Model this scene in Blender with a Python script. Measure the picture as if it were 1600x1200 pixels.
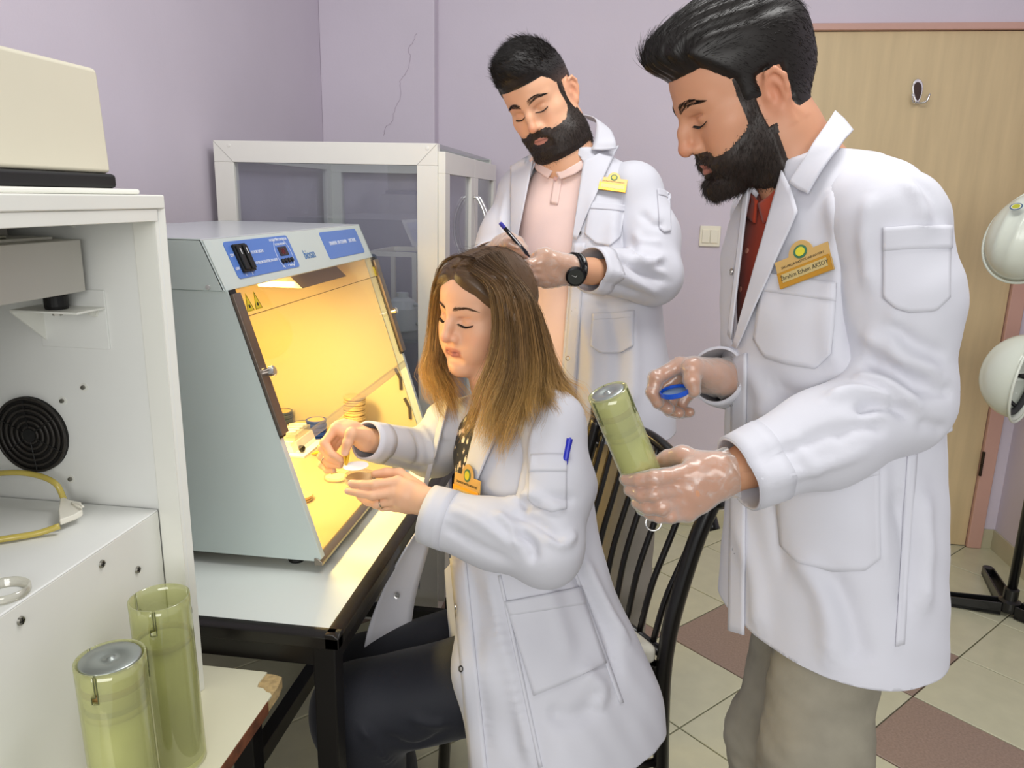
import bpy, bmesh, math, random
import numpy as np
from mathutils import Vector, Matrix
from mathutils.bvhtree import BVHTree
random.seed(7); rng = np.random.default_rng(7)
sc = bpy.context.scene
for o in list(bpy.data.objects): bpy.data.objects.remove(o)
V = lambda *a: np.array(a, float)

# ------------------------------------------------------------------ camera
F_PX, EYE = 1200.0, 1.42
def _cam(yaw=7.6, pitch=13.7, roll=1.3):
    y, p, r = np.radians([yaw, pitch, roll])
    h = V(-np.sin(y), np.cos(y), 0); z = V(0, 0, 1)
    d = h*np.cos(p) - z*np.sin(p); rt = np.cross(d, z); rt /= np.linalg.norm(rt); u = np.cross(rt, d)
    return rt*np.cos(r) + u*np.sin(r), -rt*np.sin(r) + u*np.cos(r), d
CR, CU, CD = _cam()
CC = V(0, 0, EYE)
cam_data = bpy.data.cameras.new('camera'); cam = bpy.data.objects.new('camera', cam_data)
sc.collection.objects.link(cam)
cam_data.sensor_width = 36.0; cam_data.lens = 36.0*F_PX/1600.0; cam_data.clip_start = 0.02
cam.matrix_world = Matrix(((CR[0], CU[0], -CD[0], CC[0]), (CR[1], CU[1], -CD[1], CC[1]), (CR[2], CU[2], -CD[2], CC[2]), (0, 0, 0, 1)))
sc.camera = cam

# ------------------------------------------------------------------ light
world = bpy.data.worlds.new('room_light'); sc.world = world; world.use_nodes = True
bg = world.node_tree.nodes['Background']
bg.inputs[0].default_value = (0.97, 0.98, 1.0, 1); bg.inputs[1].default_value = 0.43
def area(name, loc, target, size, power, col=(1, 1, 1), sy=None):
    l = bpy.data.lights.new(name, 'AREA'); l.energy = power; l.color = col; l.size = size
    if sy: l.shape = 'RECTANGLE'; l.size_y = sy
    o = bpy.data.objects.new(name, l); sc.collection.objects.link(o)
    o.location = loc; o.rotation_euler = (Vector(target) - Vector(loc)).to_track_quat('-Z', 'Y').to_euler()
    return o
area('window_light', (0.1, -2.1, 1.9), (-0.1, 1.6, 0.9), 2.6, 62, (1.0, 0.99, 0.96), 1.5)
area('ceiling_light', (0.3, 1.3, 2.75), (0.3, 1.4, 0), 1.2, 22, (1.0, 0.99, 0.97), 0.5)
sc.view_settings.view_transform = 'Standard'; sc.view_settings.look = 'None'
sc.view_settings.exposure = 0.08; sc.view_settings.gamma = 1.0
try: sc.view_settings.use_curve_mapping = False
except Exception: pass

cy = sc.cycles
cy.max_bounces = 6; cy.diffuse_bounces = 3; cy.glossy_bounces = 3; cy.transmission_bounces = 4; cy.transparent_max_bounces = 10; cy.caustics_reflective = False; cy.caustics_refractive = False

# ------------------------------------------------------------------ pixel helpers (1600x1200 frame)
def ray(px, py): return CD + CR*(px-800)/F_PX - CU*(py-600)/F_PX
def at(px, py, d): return CC + ray(px, py)*d
def atz(px, py, z): v = ray(px, py); return CC + v*(z-CC[2])/v[2]
def atx(px, py, x): v = ray(px, py); return CC + v*x/v[0]
def aty(px, py, y): v = ray(px, py); return CC + v*y/v[1]
def proj(P):
    v = np.asarray(P, float) - CC; z = v @ CD
    return np.stack([800 + F_PX*(v @ CR)/z, 600 - F_PX*(v @ CU)/z, z], -1)
def nrm(v): v = np.asarray(v, float); return v/np.maximum(np.linalg.norm(v, axis=-1, keepdims=True), 1e-12)

# ------------------------------------------------------------------ materials
MATS = {}
def srgb(*c):
    return tuple((x/255/12.92 if x/255 <= .04045 else ((x/255+.055)/1.055)**2.4) for x in c)
def mat(name, col, rough=.5, metal=0., spec=.5, bump=0., bscale=200., var=0., vscale=8., trans=0., alpha=1., sheen=0., coat=0., sss=0., attr=None, emit=0., ior=1.45, bdist=.002, stretch=None):
    if name in MATS: return MATS[name]
    m = bpy.data.materials.new(name); m.use_nodes = True; nt = m.node_tree; N = nt.nodes; L = nt.links
    b = N['Principled BSDF']
    b.inputs['Roughness'].default_value = rough; b.inputs['Metallic'].default_value = metal
    b.inputs['Specular IOR Level'].default_value = spec; b.inputs['IOR'].default_value = ior
    b.inputs['Transmission Weight'].default_value = trans; b.inputs['Alpha'].default_value = alpha
    b.inputs['Sheen Weight'].default_value = sheen; b.inputs['Coat Weight'].default_value = coat
    if sss: b.inputs['Subsurface Weight'].default_value = sss; b.inputs['Subsurface Radius'].default_value = (.012, .004, .002); b.inputs['Subsurface Scale'].default_value = 1.0
    c = tuple(col[:3]) + (1,)
    b.inputs['Base Color'].default_value = c
    tc = N.new('ShaderNodeTexCoord'); vec = tc.outputs['Object']
    if stretch:
        mp = N.new('ShaderNodeMapping'); mp.inputs['Scale'].default_value = stretch; L.new(vec, mp.inputs['Vector']); vec = mp.outputs[0]
    src = None
    if attr:
        a = N.new('ShaderNodeAttribute'); a.attribute_name = attr; src = a.outputs['Color']
    nz = N.new('ShaderNodeTexNoise'); nz.inputs['Scale'].default_value = vscale; nz.inputs['Detail'].default_value = 4; L.new(vec, nz.inputs['Vector'])
    mx = N.new('ShaderNodeMix'); mx.data_type = 'RGBA'; mx.blend_type = 'MULTIPLY'
    mx.inputs[0].default_value = 1.0
    rmp = N.new('ShaderNodeMapRange'); rmp.inputs[1].default_value = .3; rmp.inputs[2].default_value = .7
    rmp.inputs[3].default_value = 1-var; rmp.inputs[4].default_value = 1+var*.3
    L.new(nz.outputs[0], rmp.inputs[0])
    if src: L.new(src, mx.inputs[6])
    else: mx.inputs[6].default_value = c
    L.new(rmp.outputs[0], mx.inputs[7]); L.new(mx.outputs[2], b.inputs['Base Color'])
    if emit:
        L.new(mx.outputs[2], b.inputs['Emission Color']); b.inputs['Emission Strength'].default_value = emit
    if bump:
        n2 = N.new('ShaderNodeTexNoise'); n2.inputs['Scale'].default_value = bscale; n2.inputs['Detail'].default_value = 3; L.new(vec, n2.inputs['Vector'])
        bp = N.new('ShaderNodeBump'); bp.inputs['Strength'].default_value = bump; bp.inputs['Distance'].default_value = bdist
        L.new(n2.outputs[0], bp.inputs['Height']); L.new(bp.outputs[0], b.inputs['Normal'])
    MATS[name] = m; return m
def glass(name, tint=(1, 1, 1), refl=.08, rough=.02, haze=0., hazecol=(.9, .9, .9)):
    """thin pane: see-through with a fresnel reflection and an optional light haze"""
    if name in MATS: return MATS[name]
    m = bpy.data.materials.new(name); m.use_nodes = True; nt = m.node_tree; N = nt.nodes; L = nt.links
    for n in list(N): N.remove(n)
    out = N.new('ShaderNodeOutputMaterial'); tr = N.new('ShaderNodeBsdfTransparent'); tr.inputs[0].default_value = tuple(tint)+(1,)
    gl = N.new('ShaderNodeBsdfGlossy'); gl.inputs['Roughness'].default_value = rough
    df = N.new('ShaderNodeBsdfDiffuse'); df.inputs[0].default_value = tuple(hazecol)+(1,)
    fr = N.new('ShaderNodeLayerWeight'); fr.inputs[0].default_value = .5
    pw = N.new('ShaderNodeMath'); pw.operation = 'POWER'; pw.inputs[1].default_value = 5; L.new(fr.outputs['Facing'], pw.inputs[0])
    ma = N.new('ShaderNodeMath'); ma.operation = 'MULTIPLY_ADD'; ma.inputs[1].default_value = .6; ma.inputs[2].default_value = refl; ma.use_clamp = True
    L.new(pw.outputs[0], ma.inputs[0])
    m1 = N.new('ShaderNodeMixShader'); m1.inputs[0].default_value = haze; L.new(tr.outputs[0], m1.inputs[1]); L.new(df.outputs[0], m1.inputs[2])
    m2 = N.new('ShaderNodeMixShader'); L.new(ma.outputs[0], m2.inputs[0]); L.new(m1.outputs[0], m2.inputs[1]); L.new(gl.outputs[0], m2.inputs[2])
    L.new(m2.outputs[0], out.inputs[0]); MATS[name] = m; return m

# ------------------------------------------------------------------ objects
COL = sc.collection
LOC = {}
def base_of(o):
    while o.parent is not None: o = o.parent
    return V(*o.location)
def tag(o, label=None, cat=None, group=None, kind=None):
    if label: o['label'] = label
    if cat: o['category'] = cat
    if group: o['group'] = group
    if kind: o['kind'] = kind
    return o
def thing(name, label, cat, loc, group=None):
    o = bpy.data.objects.new(name, None); COL.objects.link(o); o.location = tuple(map(float, loc)); o.empty_display_size = .05
    return tag(o, label, cat, group)
def mesh_obj(name, verts, faces, m, parent=None, loc=None, smooth=False, bevel=0., bseg=2, solid=0., subsurf=0, attr=None, label=None, autosmooth=None):
    """verts in world space; the object's origin goes to its thing's base"""
    verts = np.asarray(verts, float).reshape(-1, 3)
    org = base_of(parent) if parent is not None else (V(*loc) if loc is not None else V(0, 0, 0))
    me = bpy.data.meshes.new(name)
    if isinstance(faces, np.ndarray) and faces.ndim == 2:
        n, k = faces.shape
        me.vertices.add(len(verts)); me.vertices.foreach_set('co', (verts-org).astype(np.float32).ravel())
        me.loops.add(n*k); me.loops.foreach_set('vertex_index', faces.astype(np.int32).ravel())
        me.polygons.add(n); me.polygons.foreach_set('loop_start', np.arange(0, n*k, k, dtype=np.int32))
        try: me.polygons.foreach_set('loop_total', np.full(n, k, dtype=np.int32))
        except Exception: pass
        me.update(calc_edges=True)
    else:
        me.from_pydata([tuple(v) for v in (verts-org)], [], [tuple(int(i) for i in f) for f in faces])
    me.validate()
    if smooth: me.polygons.foreach_set('use_smooth', [True]*len(me.polygons))
    if attr is not None:
        ca = me.color_attributes.new('col', 'FLOAT_COLOR', 'POINT')
        a = np.ones((len(verts), 4), np.float32); a[:, :3] = attr; ca.data.foreach_set('color', a.ravel())
    o = bpy.data.objects.new(name, me); COL.objects.link(o)
    if m is not None:
        for mm in (m if isinstance(m, (list, tuple)) else [m]): me.materials.append(mm)
    if parent is not None: o.parent = parent
    else: o.location = tuple(org)
    if solid:
        s = o.modifiers.new('thickness', 'SOLIDIFY'); s.thickness = solid; s.offset = 0
    if subsurf:
        s = o.modifiers.new('subdivision', 'SUBSURF'); s.levels = s.render_levels = subsurf
    if bevel:
        s = o.modifiers.new('bevel', 'BEVEL'); s.width = bevel; s.segments = bseg; s.limit_method = 'ANGLE'; s.angle_limit = math.radians(40)
        me.polygons.foreach_set('use_smooth', [True]*len(me.polygons)); s.harden_normals = True
    if label: o['label'] = label
    return o
def dup_tree(o, parent=None, delta=None):
    c = o.copy(); COL.objects.link(c); c.parent = parent
    if parent is None and delta is not None: c.location = tuple(V(*o.location)+delta)
    for ch in list(o.children): dup_tree(ch, c)
    return c

class MB:
    """collects shapes into one mesh"""
    def __init__(s): s.v = []; s.f = []; s.n = 0
    def add(s, v, f):
        v = np.asarray(v, float).reshape(-1, 3)
        s.f += [tuple(int(i)+s.n for i in q) for q in f]; s.v.append(v); s.n += len(v); return s
    def box(s, a, b, M=None):
        a = np.minimum(a, b) if M is None else V(*a); 
        x0, y0, z0 = a; x1, y1, z1 = (np.maximum(V(*a), V(*b)) if M is None else b)
        if M is None:
            pass
        v = np.array([[x0, y0, z0], [x1, y0, z0], [x1, y1, z0], [x0, y1, z0], [x0, y0, z1], [x1, y0, z1], [x1, y1, z1], [x0, y1, z1]])
        if M is not None: v = v @ np.asarray(M)[:3, :3].T + np.asarray(M)[:3, 3]
        return s.add(v, [(0, 3, 2, 1), (4, 5, 6, 7), (0, 1, 5, 4), (1, 2, 6, 5), (2, 3, 7, 6), (3, 0, 4, 7)])
    def prism(s, poly, vec):
        """planar polygon (3d points) extruded along vec"""
        p = np.asarray(poly, float); n = len(p); vec = np.asarray(vec, float)
        nn = np.zeros(3)
        for i in range(n): nn += np.cross(p[i], p[(i+1) % n])
        if nn @ vec > 0: p = p[::-1]
        f = [tuple(range(n)), tuple(range(2*n-1, n-1, -1))] + [(i, i+n, (i+1) % n+n, (i+1) % n) for i in range(n)]
        return s.add(np.vstack([p, p+vec]), f)
    def tube(s, pts, r, seg=10, caps=True, closed=False):
        p = np.asarray(pts, float); n = len(p); r = np.broadcast_to(np.asarray(r, float), (n,))
        t = np.zeros_like(p)
        if closed: t = nrm(np.roll(p, -1, 0)-np.roll(p, 1, 0))
        else: t[1:-1] = p[2:]-p[:-2]; t[0] = p[1]-p[0]; t[-1] = p[-1]-p[-2]; t = nrm(t)
        a = V(0, 0, 1) if abs(t[0][2]) < .9 else V(1, 0, 0)
        u = nrm(np.cross(t[0], a)); ang = np.arange(seg)*2*np.pi/seg; rings = []
        for i in range(n):
            u = nrm(u - t[i]*(u @ t[i])); w = np.cross(t[i], u)
            rings.append(p[i] + r[i]*(np.cos(ang)[:, None]*u + np.sin(ang)[:, None]*w))
        f = []
        for i in range(n if closed else n-1):
            j = (i+1) % n
            for k in range(seg): f.append((i*seg+k, i*seg+(k+1) % seg, j*seg+(k+1) % seg, j*seg+k))
        if caps and not closed: f += [tuple(range(seg))[::-1], tuple(range((n-1)*seg, n*seg))]
        return s.add(np.vstack(rings), f)
    def lathe(s, prof, c, axis=(0, 0, 1), seg=32, closed=False):
        """prof: (radius, height) pairs about axis through c"""
        ax = nrm(V(*axis)); a = V(0, 0, 1) if abs(ax[2]) < .9 else V(1, 0, 0)
        u = nrm(np.cross(a, ax)); w = np.cross(ax, u); ang = np.arange(seg)*2*np.pi/seg
        rings = [np.asarray(c, float) + ax*h + max(r, 1e-5)*(np.cos(ang)[:, None]*u + np.sin(ang)[:, None]*w) for r, h in prof]
        n = len(prof); f = []
        for i in range(n if closed else n-1):
            j = (i+1) % n
            for k in range(seg): f.append((i*seg+k, i*seg+(k+1) % seg, j*seg+(k+1) % seg, j*seg+k))
        if not closed:
            f += [tuple(range(seg))[::-1], tuple(range((n-1)*seg, n*seg))]
        return s.add(np.vstack(rings), f)
    def grid(s, P):
        """P: (m,n,3) array"""
        m, n, _ = P.shape
        f = [(i*n+j, i*n+j+1, (i+1)*n+j+1, (i+1)*n+j) for i in range(m-1) for j in range(n-1)]
        return s.add(P.reshape(-1, 3), f)
    def build(s, name, m, parent=None, **k):
        return mesh_obj(name, np.vstack(s.v), s.f, m, parent, **k)
def spline(pts, n=24, closed=False):
    """Catmull-Rom through pts, n samples"""
    p = np.asarray(pts, float)
    if closed: q = np.vstack([p[-1], p, p[0], p[1]]); m = len(p)
    else: q = np.vstack([2*p[0]-p[1], p, 2*p[-1]-p[-2]]); m = len(p)-1
    t = np.linspace(0, m, n, endpoint=not closed); i = np.minimum(t.astype(int), m-1); u = (t-i)[:, None]
    a, b, c, d = q[i], q[i+1], q[i+2], q[i+3]
    return .5*((2*b) + (-a+c)*u + (2*a-5*b+4*c-d)*u**2 + (-a+3*b-3*c+d)*u**3)
def text_obj(name, s, origin, xdir, ydir, size, m, parent, align='LEFT', depth=.0003, bold=0., sx=1.0):
    cu = bpy.data.curves.new(name, 'FONT'); cu.body = s; cu.size = size; cu.align_x = align; cu.extrude = depth; cu.offset = bold
    cu.resolution_u = 2
    o = bpy.data.objects.new(name, cu); COL.objects.link(o)
    x = nrm(xdir); y = nrm(ydir - x*(np.asarray(ydir) @ x)); z = np.cross(x, y)
    dg = bpy.context.evaluated_depsgraph_get(); me = bpy.data.meshes.new_from_object(o.evaluated_get(dg))
    bpy.data.objects.remove(o)
    org = base_of(parent); o = bpy.data.objects.new(name, me); COL.objects.link(o); o.parent = parent
    nv = len(me.vertices); co = np.zeros(nv*3, np.float32); me.vertices.foreach_get('co', co); co = co.reshape(-1, 3)
    co = np.asarray(origin, float) + co[:, :1]*x*sx + co[:, 1:2]*y + co[:, 2:]*z - org
    me.vertices.foreach_set('co', co.astype(np.float32).ravel()); me.materials.clear(); me.materials.append(m); me.update()
    return o
# ------------------------------------------------------------------ implicit surfaces (bodies, heads, hands, cloth)
def _rc(P, a, b, ra, rb):
    a = np.asarray(a, np.float32); b = np.asarray(b, np.float32)
    ba = b-a; l2 = float(ba @ ba); rr = ra-rb; a2 = l2-rr*rr; il2 = 1.0/max(l2, 1e-9)
    pa = P-a; y = pa @ ba; z = y-l2
    x2 = ((pa*np.float32(l2)-ba*y[..., None])**2).sum(-1); y2 = y*y*l2; z2 = z*z*l2
    k = np.sign(rr)*rr*rr*x2
    d = (np.sqrt(np.maximum(x2*max(a2, 1e-9)*il2, 0))+y*rr)*il2-ra
    m1 = np.sign(z)*a2*z2 > k; m2 = np.sign(y)*a2*y2 < k
    d = np.where(m1, np.sqrt(np.maximum(x2+z2, 0))*il2-rb, np.where(m2, np.sqrt(np.maximum(x2+y2, 0))*il2-ra, d))
    return d
class SDF:
    def __init__(s): s.p = []
    def _add(s, f, lo, hi, op, k): s.p.append((f, np.asarray(lo, float), np.asarray(hi, float), op, k)); return s
    def cone(s, a, b, ra, rb=None, k=.01, op='u'):
        rb = ra if rb is None else rb; a = np.asarray(a, float); b = np.asarray(b, float)
        if abs(ra-rb) > .98*np.linalg.norm(b-a): rb = ra-np.sign(ra-rb)*.9*np.linalg.norm(b-a)
        r = max(ra, rb)
        return s._add(lambda P: _rc(P, a, b, ra, rb), np.minimum(a, b)-r, np.maximum(a, b)+r, op, k)
    def chain(s, pts, rs, k=.01, op='u'):
        for i in range(len(pts)-1): s.cone(pts[i], pts[i+1], rs[i], rs[i+1], k, op)
        return s
    def ell(s, c, r, R=None, k=.01, op='u'):
        c = np.asarray(c, np.float32); r = np.asarray(r, np.float32); R = np.eye(3) if R is None else np.asarray(R, float)
        Rf = R.astype(np.float32)
        def f(P):
            q = (P-c) @ Rf   # columns of R are the local axes
            k0 = np.sqrt(((q/r)**2).sum(-1)); k1 = np.sqrt(((q/(r*r))**2).sum(-1))
            return k0*(k0-1)/np.maximum(k1, 1e-6)
        e = np.sqrt(((R*np.asarray(r, float))**2).sum(1))
        return s._add(f, c-e, c+e, op, k)
    def sph(s, c, r, k=.01, op='u'): return s.ell(c, (r, r, r), None, k, op)
    def box(s, c, h, R=None, r=.005, k=.01, op='u'):
        c = np.asarray(c, np.float32); h = np.asarray(h, np.float32); R = np.eye(3) if R is None else np.asarray(R, float); Rf = R.astype(np.float32)
        def f(P):
            q = np.abs((P-c) @ Rf)-(h-r)
            return np.sqrt((np.maximum(q, 0)**2).sum(-1))+np.minimum(q.max(-1), 0)-r
        e = np.abs(R) @ np.asarray(h, float)
        return s._add(f, c-e, c+e, op, k)
    def xform(s, Rm, t, sc_=1.0):
        """a copy of these shapes under x -> sc*R x + t"""
        o = SDF(); Rm = np.asarray(Rm, float); t = np.asarray(t, float)
        for f, lo, hi, op, k in s.p:
            cs = np.array([[x, y, z] for x in (lo[0], hi[0]) for y in (lo[1], hi[1]) for z in (lo[2], hi[2])]) @ Rm.T*sc_+t
            g = (lambda f: lambda P: f((((P-t.astype(np.float32))/sc_) @ Rm.astype(np.float32)).astype(np.float32))*sc_)(f)
            o._add(g, cs.min(0), cs.max(0), op, k*sc_)
        return o
    def merge(s, o): s.p += o.p; return s
    def eval(s, P):
        P = np.asarray(P, np.float32); d = np.full(P.shape[:-1], 1e3, np.float32)
        for f, lo, hi, op, k in s.p: d = _op(d, f(P), op, k)
        return d
    def bounds(s):
        lo = np.min([p[1] for p in s.p if p[3] == 'u'], 0); hi = np.max([p[2] for p in s.p if p[3] == 'u'], 0); return lo, hi
    def mesh(s, h, lo=None, hi=None, offset=0., warp=None):
        L, U = s.bounds(); lo = L if lo is None else np.maximum(lo, L-.02-offset); hi = U if hi is None else np.minimum(hi, U+.02+offset)
        pad = 3*h+offset+.01
        lo = np.asarray(lo, float)-pad*(1 if True else 0); hi = np.asarray(hi, float)+pad
        n = np.ceil((hi-lo)/h).astype(int)+1
        ax = [(lo[i]+h*np.arange(n[i])).astype(np.float32) for i in range(3)]
        D = np.full(n, 1e3 if offset == 0 else 1e3, np.float32)
        for f, l, u, op, k in s.p:
            mg = k+offset+4*h
            i0 = np.clip(np.floor((l-mg-lo)/h).astype(int), 0, n); i1 = np.clip(np.ceil((u+mg-lo)/h).astype(int)+1, 0, n)
            if (i1 <= i0).any(): continue
            P = np.stack(np.meshgrid(ax[0][i0[0]:i1[0]], ax[1][i0[1]:i1[1]], ax[2][i0[2]:i1[2]], indexing='ij'), -1)
            S = D[i0[0]:i1[0], i0[1]:i1[1], i0[2]:i1[2]]
            S[...] = _op(S, f(P), op, k)
        return surface_nets(D-offset, lo, h)
def _op(d, e, op, k):
    if op == 'u':
        if k <= 0: return np.minimum(d, e)
        hh = np.maximum(k-np.abs(d-e), 0)/k; return np.minimum(d, e)-hh*hh*k*.25
    if op == 's':
        e = -e
        if k <= 0: return np.maximum(d, e)
        hh = np.maximum(k-np.abs(d-e), 0)/k; return np.maximum(d, e)+hh*hh*k*.25
def surface_nets(D, lo, h):
    s = D < 0
    c = np.zeros(np.array(D.shape)-1, np.int8)
    for i in (0, 1):
        for j in (0, 1):
            for k in (0, 1): c += s[i:D.shape[0]-1+i, j:D.shape[1]-1+j, k:D.shape[2]-1+k]
    I = np.argwhere((c > 0) & (c < 8)); idx = np.full(c.shape, -1, np.int32); idx[tuple(I.T)] = np.arange(len(I))
    acc = np.zeros((len(I), 3)); cnt = np.zeros(len(I))
    cor = [(i, j, k) for i in (0, 1) for j in (0, 1) for k in (0, 1)]
    for a in cor:
        for ax in range(3):
            if a[ax]: continue
            b = list(a); b[ax] = 1
            da = D[tuple((I+a).T)].astype(float); db = D[tuple((I+b).T)].astype(float)
            m = (da < 0) != (db < 0); t = np.where(m, da/np.where(m, da-db, 1), 0)
            p = np.repeat(np.array([a], float), len(I), 0); p[:, ax] += t
            acc += p*m[:, None]; cnt += m
    Vt = lo+h*(I+acc/np.maximum(cnt, 1)[:, None])
    Fs = []
    for ax in range(3):
        o1, o2 = [(1, 2), (2, 0), (0, 1)][ax]
        sl0 = [slice(None)]*3; sl1 = [slice(None)]*3; sl0[ax] = slice(0, -1); sl1[ax] = slice(1, None)
        e = s[tuple(sl0)] != s[tuple(sl1)]
        E = np.argwhere(e); 
        ok = np.ones(len(E), bool)
        for o in (o1, o2): ok &= (E[:, o] > 0) & (E[:, o] < D.shape[o]-1)
        E = E[ok]; ins = s[tuple(E.T)]
        def g(da, db):
            q = E.copy(); q[:, o1] += da; q[:, o2] += db; return idx[tuple(q.T)]
        q = np.stack([g(-1, -1), g(0, -1), g(0, 0), g(-1, 0)], 1)
        q[~ins] = q[~ins][:, ::-1]; Fs.append(q)
    Fq = np.vstack(Fs); Fq = Fq[(Fq >= 0).all(1)]
    return Vt, Fq
def vnormals(v, f):
    a = v[f[:, 2]]-v[f[:, 0]]; b = v[f[:, 3]]-v[f[:, 1]]; n = np.cross(a, b)
    N = np.zeros_like(v)
    for k in range(4): np.add.at(N, f[:, k], n)
    return nrm(N)
def edges_of(f):
    e = np.vstack([f[:, [0, 1]], f[:, [1, 2]], f[:, [2, 3]], f[:, [3, 0]]]); e.sort(1)
    return np.unique(e, axis=0)
def relax(v, f, it=2, lam=.5):
    e = edges_of(f)
    for _ in range(it):
        s = np.zeros_like(v); c = np.zeros(len(v))
        np.add.at(s, e[:, 0], v[e[:, 1]]); np.add.at(s, e[:, 1], v[e[:, 0]]); np.add.at(c, e[:, 0], 1); np.add.at(c, e[:, 1], 1)
        v = v+(s/np.maximum(c, 1)[:, None]-v)*lam
    return v
def joinm(*ms):
    """join (v,f[,col]) meshes"""
    vs, fs, cs, n = [], [], [], 0
    for m in ms:
        vs.append(m[0]); fs.append(m[1]+n); n += len(m[0])
        if len(m) > 2: cs.append(m[2])
    return (np.vstack(vs), np.vstack(fs)) + ((np.vstack(cs),) if cs else ())
def frame(fwd, up):
    """columns: left(+X), forward(+Y), up(+Z) of a body part"""
    y = nrm(fwd); x = nrm(np.cross(y, np.asarray(up, float))); z = np.cross(x, y)
    return np.stack([x, y, z], 1)    # x = person's right hand side
def fold(v, n, pts, amp, w, taper=True):
    """displace along n near polyline pts: a cloth fold"""
    p = spline(pts, 28) if len(pts) > 2 else np.linspace(pts[0], pts[1], 20)
    lo = p.min(0)-3*w; hi = p.max(0)+3*w; m = ((v > lo) & (v < hi)).all(1); ii = np.where(m)[0]
    if not len(ii): return v
    q = v[ii]; d2 = ((q[:, None, :]-p[None])**2).sum(-1); j = d2.argmin(1); d = np.sqrt(d2[np.arange(len(ii)), j])
    t = j/(len(p)-1); a = amp*np.exp(-(d/w)**2)
    if taper: a = a*np.clip(np.minimum(t, 1-t)*5+.15, 0, 1)
    v = v.copy(); v[ii] += n[ii]*a[:, None]; return v
def noise3(P, s, seed=0):
    """cheap smooth pseudo noise, about -1..1"""
    r = np.random.default_rng(seed); o = np.zeros(len(P))
    for i in range(5):
        k = nrm(r.normal(size=3))*s*(.6+.9*r.random()); o += np.sin(P @ k+r.random()*6.28)
    return o/2.6
def strands(roots, dirs_fn=None, paths=None, r=.0003, sides=3):
    """paths: (n,m,3) -> thin tapered tubes"""
    P = paths; n, m, _ = P.shape
    t = np.gradient(P, axis=1); t = nrm(t)
    a = nrm(np.cross(t, nrm(rng.normal(size=(n, 1, 3))))); b = np.cross(t, a)
    rad = (np.asarray(r).reshape(-1, 1) if np.ndim(r) else np.full((n, 1), r))*np.linspace(1, .25, m)[None]
    ang = np.arange(sides)*2*np.pi/sides
    R = P[:, :, None, :]+rad[:, :, None, None]*(np.cos(ang)[None, None, :, None]*a[:, :, None, :]+np.sin(ang)[None, None, :, None]*b[:, :, None, :])
    i = np.arange(n)[:, None, None]*m*sides; j = np.arange(m-1)[None, :, None]*sides; k = np.arange(sides)[None, None]
    k2 = (k+1) % sides
    f = np.stack([i+j+k, i+j+k2, i+j+sides+k2, i+j+sides+k], -1).reshape(-1, 4)
    return R.reshape(-1, 3), f
def sample_surface(v, f, w, n):
    """n points on quads with per-vertex weight w; returns points, normals"""
    fw = w[f].mean(1); a = np.linalg.norm(np.cross(v[f[:, 2]]-v[f[:, 0]], v[f[:, 3]]-v[f[:, 1]]), axis=1)*fw
    c = np.cumsum(a); i = np.searchsorted(c, rng.random(n)*c[-1]); i = np.minimum(i, len(f)-1)
    u, t = rng.random((2, n, 1)); q = v[f[i]]
    p = (q[:, 0]*(1-u)+q[:, 1]*u)*(1-t)+(q[:, 3]*(1-u)+q[:, 2]*u)*t
    nn = nrm(np.cross(q[:, 2]-q[:, 0], q[:, 3]-q[:, 1])); return p, nn
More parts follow.
